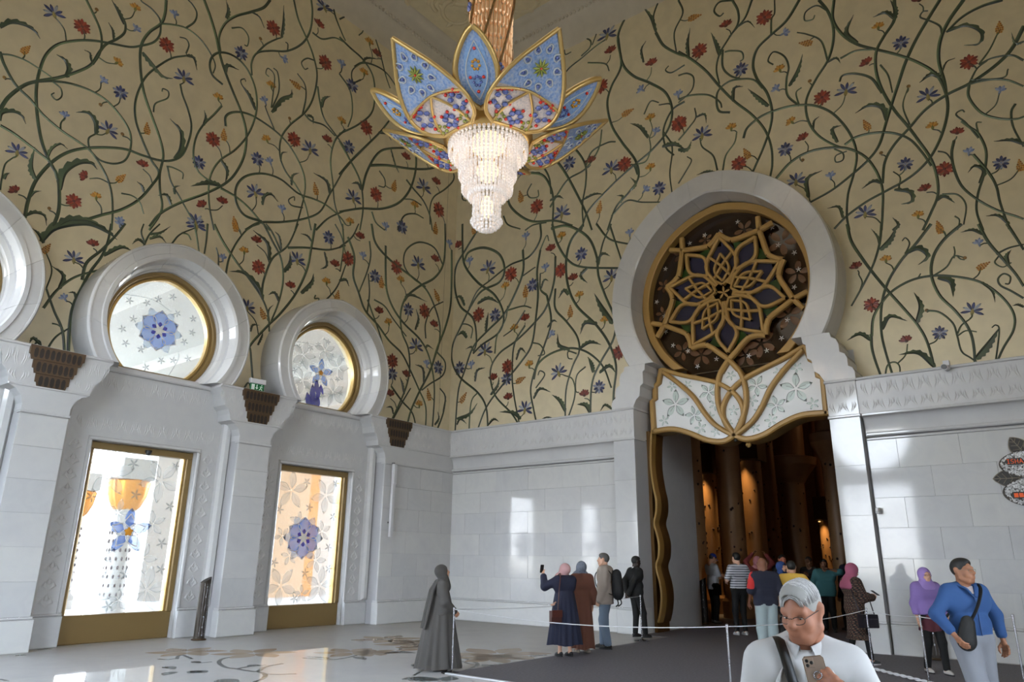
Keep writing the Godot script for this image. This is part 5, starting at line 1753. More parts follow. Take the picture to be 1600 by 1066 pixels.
func fan(mb: MB, n: int, a0: float, a1: float, l0: float, l1: float, w: float, cols: Array, hgt: float, belly := 0.6) -> void:
	for k in n:
		mb.col = cols[k % cols.size()]
		var a := deg_to_rad(90.0 - (lerpf(a0, a1, float(k) / maxf(1.0, n - 1))))
		petal(mb, Vector2.ZERO, Vector2.from_angle(a), l0, l1 * (1.0 - 0.12 * (k % 2)), w, 0.012 + 0.004 * (k % 3), hgt, belly)

func make_flowers() -> void:
	var m: MB
	m = MB.new()   # 0 red aster
	fan(m, 12, 0, 330, 0.1, 1.2, 0.42, [lin(0.43, 0.16, 0.12), lin(0.53, 0.23, 0.16), lin(0.34, 0.12, 0.10)], 0.03)
	m.col = lin(0.25, 0.08, 0.06)
	m.ball(Vector3(0, 0, 0.03), Vector3(0.22, 0.22, 0.04), 8, 4)
	flower_mesh.append(m.mesh())
	m = MB.new()   # 1 red bell
	fan(m, 6, -62, 62, 0.0, 1.15, 0.45, [lin(0.34, 0.13, 0.11), lin(0.46, 0.19, 0.15)], 0.03)
	m.col = lin(0.24, 0.12, 0.09)
	m.ball(Vector3(0, 0.1, 0.02), Vector3(0.3, 0.26, 0.04), 8, 4)
	flower_mesh.append(m.mesh())
	m = MB.new()   # 2 navy aster
	fan(m, 10, 0, 324, 0.12, 1.15, 0.40, [lin(0.20, 0.22, 0.36), lin(0.14, 0.155, 0.28), lin(0.55, 0.57, 0.64)], 0.03)
	m.col = lin(0.55, 0.58, 0.66)
	m.ball(Vector3(0, 0, 0.03), Vector3(0.16, 0.16, 0.04), 8, 4)
	flower_mesh.append(m.mesh())
	m = MB.new()   # 3 blue lily
	fan(m, 7, -105, 105, 0.0, 1.75, 0.46, [lin(0.22, 0.25, 0.38), lin(0.66, 0.68, 0.73), lin(0.17, 0.20, 0.32)], 0.03)
	m.col = lin(0.55, 0.50, 0.30)
	petal(m, Vector2.ZERO, Vector2(0, -1), -0.5, 0.85, 0.55, 0.03, 0.03)
	flower_mesh.append(m.mesh())
	m = MB.new()   # 4 small pale blue bell
	fan(m, 4, -60, 60, -0.1, 0.95, 0.42, [lin(0.62, 0.66, 0.78), lin(0.46, 0.52, 0.68)], 0.03)
	m.col = lin(0.50, 0.55, 0.66)
	petal(m, Vector2.ZERO, Vector2(0, -1), -0.3, 0.7, 0.36, 0.02, 0.03)
	flower_mesh.append(m.mesh())
	m = MB.new()   # 5 yellow bell
	fan(m, 6, -70, 70, 0.0, 1.0, 0.42, [lin(0.74, 0.56, 0.26), lin(0.62, 0.42, 0.16)], 0.03)
	m.col = lin(0.38, 0.38, 0.20)
	petal(m, Vector2.ZERO, Vector2(0, -1), -0.35, 0.55, 0.4, 0.03, 0.03)
	flower_mesh.append(m.mesh())
	m = MB.new()   # 6 ochre spike
	for r in 6:
		for k in [3, 4, 4, 3, 2, 1][r]:
			m.col = [lin(0.68, 0.48, 0.18), lin(0.56, 0.36, 0.13)][(r + k) % 2]
			var nn: int = [3, 4, 4, 3, 2, 1][r]
			m.ball(Vector3((k - (nn - 1) / 2.0) * 0.27, -0.85 + r * 0.36, 0.02), Vector3(0.16, 0.19, 0.06), 6, 4)
	flower_mesh.append(m.mesh())
	m = MB.new()   # 7 bud
	m.col = lin(0.46, 0.34, 0.18)
	m.ball(Vector3(0, 0, 0.02), Vector3(0.36, 0.36, 0.08), 8, 4)
	flower_mesh.append(m.mesh())

func vine_ribbon(mb: MB, path: Array, w0: float, w1: float, z: float, sd: float) -> void:
	var rows := []
	var cols := []
	var m := path.size()
	var run := 0.0
	for i in m:
		var a: Vector2 = path[max(i - 1, 0)]
		var b: Vector2 = path[min(i + 1, m - 1)]
		var t := (b - a).normalized()
		var s := Vector2(-t.y, t.x)
		var p: Vector2 = path[i]
		if i > 0:
			run += p.distance_to(path[i - 1])
		var f := float(i) / (m - 1)
		var w := lerpf(w0, w1, f) * 0.5
		var row := PackedVector3Array()
		var cr := []
		var k := 0.5 + 0.5 * sin(run * 2.1 + sd)
		var dark := lin(0.10, 0.135, 0.115).lerp(lin(0.19, 0.235, 0.175), k)
		var mid := lin(0.33, 0.385, 0.27).lerp(lin(0.165, 0.205, 0.155), k)
		for q in [[1.0, 0.0], [0.72, 0.7], [0.05, 1.0], [-0.05, 1.0], [-0.72, 0.7], [-1.0, 0.0]]:
			var o: Vector2 = p + s * w * q[0]
			row.append(Vector3(o.x, o.y, z + 0.016 * q[1]))
			cr.append(dark if q[0] > 0 else mid)
		rows.append(row)
		cols.append(cr)
	mb.grid(rows, false, false, false, cols)

func vine_leaf(mb: MB, pts: Array, w: float, z: float, sd: int) -> void:
	var path := spline(pts, 7)
	var m := path.size()
	var turn := 0.0
	for i in range(1, m - 1):
		turn += (path[i] - path[i - 1]).angle_to(path[i + 1] - path[i])
	var sg := -1.0 if turn > 0 else 1.0
	var rows := []
	var cols := []
	for i in m:
		var a: Vector2 = path[max(i - 1, 0)]
		var b: Vector2 = path[min(i + 1, m - 1)]
		var t := (b - a).normalized()
		var s := Vector2(-t.y, t.x) * sg
		var f := float(i) / (m - 1)
		var env := w * 0.5 * pow(sin(PI * pow(clampf(0.06 + 0.94 * f, 0, 1), 0.72)), 0.9) + 0.016 * (1.0 - f)
		var saw := 0.62 + 0.55 * (fmod(f * 7.0, 1.0))
		var p: Vector2 = path[i]
		var out: Vector2 = p + s * env * saw * 1.15
		var inn: Vector2 = p - s * env * 0.42
		var k := 0.5 + 0.5 * sin(f * 7.0 + sd)
		var dk := lin(0.10, 0.13, 0.115).lerp(lin(0.17, 0.205, 0.16), k)
		var lt := lin(0.28, 0.325, 0.235).lerp(lin(0.20, 0.245, 0.19), k)
		rows.append(PackedVector3Array([Vector3(inn.x, inn.y, z), Vector3(p.x, p.y, z + 0.02), Vector3(p.x, p.y, z + 0.02), Vector3(out.x, out.y, z)]))
		cols.append([dk, dk, lt, lt])
	mb.grid(rows, false, false, sg < 0, cols)

func vines(w: Node3D, stems: Array, leaves: Array, flowers: Array, z: float) -> void:
	var sd := 0.0
	for s in stems:
		var path := spline(v2(s, 1), 7)
		var mb := MB.new()
		vine_ribbon(mb, path, s[0] * 1.05, s[0] * 0.72, z, sd)
		part(w, "vine_stem", mb, M.inlay)
		sd += 1.7
	var i := 0
	for l in leaves:
		var mb := MB.new()
		vine_leaf(mb, v2(l, 1), l[0] * 1.0, z + 0.003, i)
		part(w, "acanthus_leaf", mb, M.inlay)
		i += 1
	var scale := [1.12, 1.05, 1.08, 0.98, 1.0, 1.0, 0.95, 0.8]
	for f in flowers:
		var at := Vector2(f[1], f[2])
		var ang := deg_to_rad(f[3])
		var r: float = f[4] * scale[f[0]]
		var o := part(w, "flower", flower_mesh[f[0]], M.inlay)
		o.transform = Transform3D(Basis(Vector3(0, 0, 1), -ang).scaled_local(Vector3(r, r, minf(r, 1.0))), Vector3(at.x, at.y, z + 0.004))
		var foot := Vector2(f[5], f[6])
		var up := Vector2(sin(ang), cos(ang))
		var st := at - up * r * 0.4
		if foot.distance_to(st) < 2.2:
			var mb := MB.new()
			vine_ribbon(mb, spline([foot, foot.lerp(st, 0.5) + (st - foot).orthogonal() * 0.14, st], 6), 0.035, 0.026, z - 0.002, f[1])
			part(w, "flower_stalk", mb, M.inlay)

# ---------------------------------------------------------------- ceiling, floor, the sides behind the camera
func build_ceiling() -> void:
	var c := structure("ceiling", "cream ceiling with raised scrolls and white cornice", "ceiling")
	var mb := MB.new()
	mb.box(Vector3(-17, 19.75, -18), Vector3(4, 20.2, 3))
	part(c, "ceiling_panel", mb, M.ceiling_paint)
	# cornice along the left and back walls: cove, fillet, inner moulding
	var prof := [[0.0, 18.45], [0.03, 18.5], [0.06, 18.75], [0.16, 19.05], [0.34, 19.3], [0.5, 19.4], [0.52, 19.5], [0.62, 19.5], [0.64, 19.6], [0.8, 19.62], [0.95, 19.66], [1.0, 19.75]]
	for side in 4:
		var rows := []
		for e in 2:
			var row := PackedVector3Array()
			for p in prof:
				var d: float = p[0]
				match side:
					0: row.append(Vector3(-16.3 + d, p[1], -17.25 + d if e == 0 else 2.2 - d))
					1: row.append(Vector3(3.0 - d if e == 0 else -16.3 + d, p[1], -17.25 + d))
					2: row.append(Vector3(3.0 - d, p[1], 2.2 - d if e == 0 else -17.25 + d))
					3: row.append(Vector3(-16.3 + d if e == 0 else 3.0 - d, p[1], 2.2 - d))
			rows.append(row)
		var cm := MB.new()
		cm.grid(rows)
		part(c, "cornice", cm, M.cornice)
	# row of beads on the fillet
	var bead := MB.new()
	for k in 120:
		bead.ball(Vector3(-15.84, 19.36, -16.7 + k * 0.155), Vector3(0.06, 0.06, 0.06), 6, 4)
		bead.ball(Vector3(-15.75 + k * 0.155, 19.36, -16.79), Vector3(0.06, 0.06, 0.06), 6, 4)
	part(c, "bead_moulding", bead, M.cornice, true)
	# raised scrolls
	var rng := RandomNumberGenerator.new()
	rng.seed = 3
	for k in 64:
		var o := Vector2(rng.randf_range(-15.0, -6.5), rng.randf_range(-16.0, -9.5))
		var r := rng.randf_range(0.35, 0.75)
		var a0 := rng.randf_range(0, TAU)
		var dir := 1.0 if rng.randf() < 0.5 else -1.0
		var path := []
		var rad := []
		for i in 22:
			var f := i / 21.0
			var q := o + Vector2.from_angle(a0 + dir * f * 5.2) * r * (1.0 - 0.78 * f)
			path.append(Vector3(q.x, 19.75, q.y))
			rad.append(0.085 * (1.0 - 0.45 * f))
		var sm := MB.new()
		sm.tube(path, rad, 6)
		for i in 3:
			var q: Vector3 = path[4 + i * 5]
			var q2 := q + Vector3(cos(a0 + i * 2.0), 0, sin(a0 + i * 2.0)) * 0.34
			sm.tube([q, q.lerp(q2, 0.5) + Vector3(0.05, 0, 0.04), q2], [0.05, 0.09, 0.02], 6)
		part(c, "ceiling_scroll", sm, M.ceiling_paint)

func floor_leaf(mb: MB, pts: Array, w: float, c: Color) -> void:
	var rows := []
	var path := spline(pts, 6)
	for i in path.size():
		var a: Vector2 = path[max(i - 1, 0)]
		var b: Vector2 = path[min(i + 1, path.size() - 1)]
		var s := (b - a).normalized().orthogonal()
		var f := float(i) / (path.size() - 1)
		var q := w * 0.5 * pow(sin(PI * clampf(f, 0.02, 0.98)), 0.8)
		var p: Vector2 = path[i]
		rows.append(PackedVector3Array([Vector3(p.x + s.x * q, 0.0015, p.y + s.y * q), Vector3(p.x - s.x * q, 0.0015, p.y - s.y * q)]))
	mb.col = c
	mb.grid(rows)

func floor_stem(mb: MB, pts: Array, w: float, c: Color) -> void:
	var rows := []
	var path := spline(pts, 7)
	for i in path.size():
		var a: Vector2 = path[max(i - 1, 0)]
		var b: Vector2 = path[min(i + 1, path.size() - 1)]
		var s := (b - a).normalized().orthogonal() * w * 0.5
		var p: Vector2 = path[i]
		rows.append(PackedVector3Array([Vector3(p.x + s.x, 0.0012, p.y + s.y), Vector3(p.x - s.x, 0.0012, p.y - s.y)]))
	mb.col = c
	mb.grid(rows)

func build_floor() -> void:
	var f := structure("floor", "polished white marble floor inlaid with stems and blossoms", "floor")
	var mb := MB.new()
	mb.box(Vector3(-17, -0.3, -19.95), Vector3(4, 0, 3))
	part(f, "polished_slab", mb, M.floor_marble)
	var gr := lin(0.46, 0.48, 0.47)
	var g2 := lin(0.52, 0.54, 0.53)
	var tan := lin(0.80, 0.73, 0.65)
	var rose := lin(0.76, 0.67, 0.58)
	for s in FLOOR_STEMS:
		var m := MB.new()
		floor_stem(m, v2(s, 1), s[0], gr)
		part(f, "inlaid_stem", m, M.floor_inlay)
	for s in FLOOR_LEAVES:
		var m := MB.new()
		floor_leaf(m, v2(s, 1), s[0], g2 if s[1] > -12 else gr)
		part(f, "inlaid_leaf", m, M.floor_inlay)
	for s in FLOOR_FLOWERS:
		for k in 6:
			var m := MB.new()
			var d := Vector2.from_angle(TAU * k / 6 + s[0])
			var o := Vector2(s[0], s[1])
			floor_leaf(m, [o + d * s[2] * 0.1, o + d * s[2] * 0.55 + d.orthogonal() * 0.04, o + d * s[2]], s[2] * 0.5, tan if k % 2 else rose)
			part(f, "inlaid_petal", m, M.floor_inlay)

# plain outer shell on the camera's side: marble below, plaster above, window openings
func shell_side(called: String, turn: float, u0: float, u1: float, d: float, centres: Array, door: float) -> void:
	var w := structure(called, "", "", turn)
	var cuts := []
	for c in centres:
		cuts.append([c, 1.14, 3.97])
	if door != 999.0:
		cuts.append([door, 1.5, 5.2])
	cuts.sort_custom(func(a, b): return a[0] < b[0])
	var x := u0
	var low := MB.new()
	var up := MB.new()
	for c in cuts:
		low.box(Vector3(x, 0, d - 0.6), Vector3(c[0] - c[1], 5.5, d))
		low.box(Vector3(c[0] - c[1], c[2], d - 0.6), Vector3(c[0] + c[1], 5.5, d))
		x = c[0] + c[1]
	low.box(Vector3(x, 0, d - 0.6), Vector3(u1, 5.5, d))
	x = u0
	for c in cuts:
		var r: float = c[1] * 1.05 + 0.1
		var cy: float = 6.62 if c[1] < 1.3 else 7.4
		var half := r + 0.8
		up.box(Vector3(x, 5.5, d - 0.6), Vector3(c[0] - half, 11.6, d))
		var hole := []
		for q in arch(r, 0.14, cy, 5.7, 20):
			hole.append(q + Vector2(c[0], 0))
		holed(up, Vector2(c[0] - half, 5.5), Vector2(c[0] + half, 11.6), hole, Vector2(c[0], cy), d - 0.6, d)
		x = c[0] + half
	up.box(Vector3(x, 5.5, d - 0.6), Vector3(u1, 11.6, d))
	up.box(Vector3(u0, 11.6, d - 0.6), Vector3(u1, 20.2, d))
	part(w, "marble_dado", low, M.marble0)
	part(w, "cream_plaster", up, M.plaster)
	for c in cuts:
		var fr := MB.new()
		for s in [-1.0, 1.0]:
			fr.box(Vector3(c[0] + s * (c[1] - 0.06) - 0.06, 0, d - 0.45), Vector3(c[0] + s * (c[1] - 0.06) + 0.06, c[2], d - 0.25))
		fr.box(Vector3(c[0] - c[1], c[2] - 0.14, d - 0.45), Vector3(c[0] + c[1], c[2], d - 0.25))
		part(w, "window_frame", fr, M.gold_frame)
		var pn := MB.new()
		pn.box(Vector3(c[0] - c[1], 0.0, d - 0.36), Vector3(c[0] + c[1], c[2], d - 0.345))
		part(w, "pane", pn, M.glass)
		for k in 5:
			etched_flower(w, Vector2(c[0] + c[1] * 0.5 * (-1.0 if k % 2 else 1.0), 0.9 + k * 0.72 * c[2] / 4.0), 0.5, d - 0.343, k * 0.7)

# ---------------------------------------------------------------- outside the left windows: sunlit white arcade
func build_outside() -> void:
	mat("court_white", Color(0.86, 0.86, 0.85), 0.5)
	mat("court_tan", Color(0.90, 0.80, 0.68), 0.6)
	mat("court_amber", Color(0.84, 0.64, 0.40), 0.6)
	mat("palm_gold", Color(0.80, 0.55, 0.20), 0.35, 0.6)
	mat("inlay_dark", Color(0.25, 0.18, 0.20), 0.5)
	var leafm := vmat("foliage", 0.7)
	leafm.backlight_enabled = true
	leafm.backlight = Color(0.1, 0.2, 0.05)
	var gnd := structure("trim_1", "white paved court outside the windows", "ground")
	var g := MB.new()
	g.box(Vector3(-90, -0.35, -70), Vector3(-17, -0.05, 60))
	g.box(Vector3(-17, -0.35, 3), Vector3(60, -0.05, 60))
	g.box(Vector3(4, -0.35, -70), Vector3(60, -0.05, 3))
	part(gnd, "paving", g, M.court_white)
	# arcade columns with gilded palm capitals
	var spots := [Vector3(-22.2, 0, -8.05), Vector3(-22.2, 0, -9.9), Vector3(-27.5, 0, -8.6), Vector3(-27.5, 0, -10.6)]
	var k := 0
	for p in spots:
		var t := thing("arcade_column", ["white arcade column with gilded palm capital nearest the window glass", "white arcade column with gilded palm capital beside the white outer wall", "white arcade column standing farther out in the court by the shrubs", "slender white arcade column farther out near the outer wall"][k], "column", p)
		var sh := MB.new()
		sh.lathe([Vector2(0.42, -0.05), Vector2(0.42, 0.35), Vector2(0.34, 0.42), Vector2(0.31, 0.5), Vector2(0.28, 2.85), Vector2(0.30, 2.95)], 24)
		part(t, "shaft", sh, M.court_white)
		var il := MB.new()
		for r in 9:
			for q in 12:
				var a := TAU * (q + 0.5 * (r % 2)) / 12
				il.ball(Vector3(sin(a) * 0.297, 0.62 + r * 0.24, cos(a) * 0.297), Vector3(0.03, 0.06, 0.03), 5, 4)
		part(t, "inlaid_flowers", il, M.inlay_dark, true)
		var cp := MB.new()
		cp.lathe([Vector2(0.30, 2.95), Vector2(0.38, 3.05), Vector2(0.50, 3.35), Vector2(0.56, 3.75), Vector2(0.50, 3.8), Vector2(0.3, 3.8)], 36, false, Vector3.ZERO, 12, 0.05)
		part(t, "palm_capital", cp, M.palm_gold)
		var ab := MB.new()
		ab.slab(Vector3(-0.5, 3.8, -0.5), Vector3(0.5, 4.4, 0.5), 0.05)
		part(t, "impost", ab, M.court_white)
		k += 1
	# white outer wall of the arcade seen through the right half of each window, and the vault above
	var ow := thing("arcade_wall", "plain white court wall seen beyond the tall windows", "wall", Vector3(-30.0, 0, -20.0))
	var wm := MB.new()
	wm.box(Vector3(-3.2, -0.05, -8.0), Vector3(0.0, 8.5, 5.6))
	part(ow, "wall_face", wm, M.court_white)
	var jo := MB.new()
	for r in 5:
		jo.box(Vector3(-0.005, 0.9 + r * 0.85, -8.0), Vector3(0.004, 0.915 + r * 0.85, 5.604))
	jo.box(Vector3(-0.005, -0.05, 2.2), Vector3(0.004, 6.0, 2.215))
	part(ow, "wall_joint", jo, M.marble2)
	var tw := thing("arcade_pier", "tan stone arcade pier with an amber side outside the window near the corner", "pier", Vector3(-29.4, 0, -20.5))
	var tm := MB.new()
	tm.box(Vector3(-0.4, -0.05, -0.9), Vector3(0.3, 6.4, 1.2))
	part(tw, "pier_face", tm, M.court_tan)
	var ta := MB.new()
	ta.box(Vector3(-0.38, -0.05, -1.45), Vector3(0.28, 6.2, -0.9))
	part(tw, "amber_side", ta, M.court_amber)
	var vt := thing("arcade_vault", "white vaulted arcade roof seen through the round windows", "roof", Vector3(-22, 9.2, -5))
	var vm := MB.new()
	vm.box(Vector3(-10.5, 0, -23), Vector3(5.2, 0.4, 6.5))
	for r in 7:
		vm.box(Vector3(-10.5, -0.5, -21.0 + r * 4.2), Vector3(5.2, 0.0, -20.5 + r * 4.2))
	part(vt, "vault_slab", vm, M.court_white)
	# shrubs and a tree in the court
	var rng := RandomNumberGenerator.new()
	rng.seed = 9
	for s in [[-31.5, -9.9, 0.85, 0.9, 0, "rounded bright green shrub in the sunny court"], [-37.0, -11.3, 1.6, 1.7, 1, "yellow-green flowering bush in the sunny court"], [-43.0, -13.6, 4.6, 2.0, 2, "dark green tree rising behind the court shrubs"]]:
		var t := thing(["court_shrub", "flowering_bush", "court_tree"][s[4]], s[5], ["shrub", "bush", "tree"][s[4]], Vector3(s[0], -0.05, s[1]))
		var fm := MB.new()
		for i in 520:
			var d := Vector3(rng.randfn(), rng.randfn(), rng.randfn()).normalized()
			var q: Vector3 = Vector3(0, s[2], 0) + d * s[3] * rng.randf_range(0.75, 1.0) * Vector3(1.0, 0.85, 1.0)
			var sz: float = 0.16 * s[3]
			var x := Vector3(rng.randfn(), rng.randfn(), rng.randfn()).normalized() * sz
			var y := d.cross(x).normalized() * sz * 0.6
			fm.col = [Color(0.10, 0.26, 0.06), Color(0.20, 0.30, 0.04), Color(0.02, 0.05, 0.03)][s[4]] * rng.randf_range(0.7, 1.2)
			fm.face([q - x, q - y, q + x, q + y])
		part(t, "foliage", fm, leafm, true)
		var tk := MB.new()
		tk.tube([Vector3.ZERO, Vector3(0.05, s[2] * 0.5, 0), Vector3(0, s[2], 0)], [0.14, 0.1, 0.05], 7)
		part(t, "trunk", tk, M.bronze)

# ---------------------------------------------------------------- the dim hall beyond the gate
func build_hall() -> void:
	var sand := noise_tex(31, 0.01, [[0.0, Color(0.9, 0.9, 0.9)], [1.0, Color(1, 1, 1)]], 256, 3)
	tri(mat("hall_stone", Color(0.62, 0.48, 0.34), 0.45), sand, 0.5)
	mat("hall_flower", Color(0.14, 0.05, 0.04), 0.5)
	var glow := mat("downlight", Color(1, 0.85, 0.6), 0.5)
	glow.emission_enabled = true
	glow.emission = Color(1.0, 0.80, 0.50)
	glow.emission_energy_multiplier = 8.0
	var h := structure("wall_hall", "dim sandstone walls of the hall beyond the gate", "wall")
	var b := MB.new()
	b.box(Vector3(-16.6, -0.3, -52), Vector3(12, 16.5, -51.5))
	b.box(Vector3(-16.6, -0.3, -52), Vector3(-16.1, 16.5, -19.9))
	b.box(Vector3(11.5, -0.3, -52), Vector3(12, 16.5, -19.9))
	b.box(Vector3(-16.6, -0.3, -20.2), Vector3(-9.5, 16.5, -19.9))
	b.box(Vector3(-3.7, -0.3, -20.2), Vector3(12, 16.5, -19.9))
	b.box(Vector3(-9.6, 11.2, -20.2), Vector3(-3.6, 16.5, -19.9))
	part(h, "stone_wall", b, M.hall_stone)
	var hf := structure("floor_hall", "grey carpeted floor of the hall", "floor")
	var fm := MB.new()
	fm.box(Vector3(-16.6, -0.3, -52), Vector3(12, 0.0, -19.9))
	part(hf, "hall_carpet", fm, M.carpet)
	var dm := MB.new()
	dm.box(Vector3(-8.94, 0.001, -19.9), Vector3(-4.18, 0.012, -16.36))
	part(hf, "passage_carpet", dm, M.carpet)
	var hc := structure("ceiling_hall", "dim hall ceiling", "ceiling")
	var cm := MB.new()
	cm.box(Vector3(-16.6, 16, -52), Vector3(12, 16.5, -19.9))
	part(hc, "hall_vault", cm, M.hall_stone)
	# columns: square shafts with inlaid flowers; bright faces are lit from a downlight under a dark box capital
	var rng := RandomNumberGenerator.new()
	rng.seed = 77
	# x, z, radius, shaft height, lit, label
	var cols := [
		[-9.95, -21.6, 0.52, 9.0, 0, "plain sandstone hall pier just inside the gate jamb"],
		[-10.7, -25.0, 0.30, 4.7, 1, "narrow gold-lit hall pier behind the man in the blue cap"],
		[-9.35, -23.6, 0.42, 9.0, 0, "unlit hall column with scattered flower inlay inside the gate"],
		[-9.5, -26.0, 0.42, 5.2, 1, "gold-lit hall column with scattered flower inlay"],
		[-9.62, -28.2, 0.30, 9.0, 0, "slim speckled hall pier between the gold column and the flared one"],
		[-9.5, -30.5, 0.55, 8.4, 2, "tall sandstone hall column with a flared capital high up"],
		[-11.4, -36.0, 0.36, 3.8, 1, "far gold-lit hall column under a bronze box capital"],
		[-9.9, -36.5, 0.36, 3.6, 1, "farther gold-lit hall column beside the flared one"],
		[-6.93, -27.0, 0.34, 8.7, 2, "slim sandstone hall column with a spreading capital by the gate's marble edge"],
	]
	for c in cols:
		var t := thing("hall_column", c[5], "column", Vector3(c[0], 0, c[1]))
		var r: float = c[2]
		var sm := MB.new()
		sm.lathe([Vector2(r * 1.25, 0), Vector2(r * 1.25, 0.5), Vector2(r * 1.05, 0.6), Vector2(r, 0.7), Vector2(r, c[3])], 8, true)
		part(t, "shaft", sm, M.hall_stone)
		var fl := MB.new()
		for i in 60:
			var a := TAU * rng.randi_range(0, 7) / 8 + PI / 8
			var side := rng.randf_range(-0.3, 0.3) * r
			var o := Vector3(sin(a), 0, cos(a)) * r * cos(PI / 8) + Vector3(cos(a), 0, -sin(a)) * side
			fl.ball(o + Vector3(0, rng.randf_range(0.9, c[3] - 0.2), 0), Vector3.ONE * rng.randf_range(0.025, 0.05), 5, 4)
		part(t, "inlaid_flowers", fl, M.hall_flower, true)
		var cp := MB.new()
		if c[4] == 1:
			cp.slab(Vector3(-r * 1.15, c[3], -r * 1.15), Vector3(r * 1.15, c[3] + 1.1, r * 1.15), 0.05)
			part(t, "box_capital", cp, M.bronze)
			var up := MB.new()
			up.lathe([Vector2(r * 0.9, c[3] + 1.1), Vector2(r * 0.9, 16.0)], 8, true)
			part(t, "upper_shaft", up, M.hall_stone)
			# downlight on the face turned to the gate
			var lens := MB.new()
			lens.ball(Vector3(-r * 0.55, c[3] - 0.05, r * 1.1), Vector3(0.06, 0.03, 0.06), 8, 4)
			part(t, "downlight", lens, M.downlight)
			lamp_spot(Vector3(c[0] - r * 0.3, c[3] + 0.3, c[1] + r * 1.16 + 0.35), Vector3(c[0] - r * 0.2, 0.9, c[1] + r * 0.95), Color(1.0, 0.80, 0.52), 60.0, 32.0)
		elif c[4] == 2:
			cp.lathe([Vector2(r, c[3] - 3.6), Vector2(r * 1.2, c[3] - 3.4), Vector2(r * 1.9, c[3] - 2.9), Vector2(r * 2.0, c[3] - 2.6), Vector2(r * 1.2, c[3] - 2.5), Vector2(r * 1.3, c[3]), Vector2(r * 1.6, 16.0)], 16, true)
			part(t, "flared_capital", cp, M.hall_stone)
	lamp_omni(Vector3(-3.0, 9.0, -33.0), Color(1.0, 0.74, 0.50), 22.0, 0.5)
	# small uplighter by the left jamb
	lamp_spot(Vector3(-8.8, 0.12, -21.6), Vector3(-9.3, 1.0, -21.9), Color(1.0, 0.7, 0.35), 2.0, 55.0)

# ---------------------------------------------------------------- chandelier
func petal_point(t: float, x: float, r0: float, r1: float, y0: float, y1: float, lift := 0.0) -> Vector3:
	# t: 0 base .. 1 tip along the petal, x: sideways; the petal flares outwards and upwards
	var r := lerpf(r0, r1, t)
	var y := y0 + (y1 - y0) * (0.55 * t + 0.45 * t * t) - 0.16 * x * x
	var nrm := Vector3(0, -0.87, 0.5)
	return Vector3(x, y, r) + nrm * lift

func petal_sheet(mb: MB, half: Callable, t0: float, t1: float, r0: float, r1: float, y0: float, y1: float, lift: float, x0 := -1.0, x1 := 1.0, n := 14) -> void:
	var rows := []
	for i in n + 1:
		var t := lerpf(t0, t1, float(i) / n)
		var w: float = half.call(t)
		var row := PackedVector3Array()
		for j in 9:
			row.append(petal_point(t, w * lerpf(x0, x1, j / 8.0), r0, r1, y0, y1, lift))
		rows.append(row)
	mb.grid(rows, false, false, true)

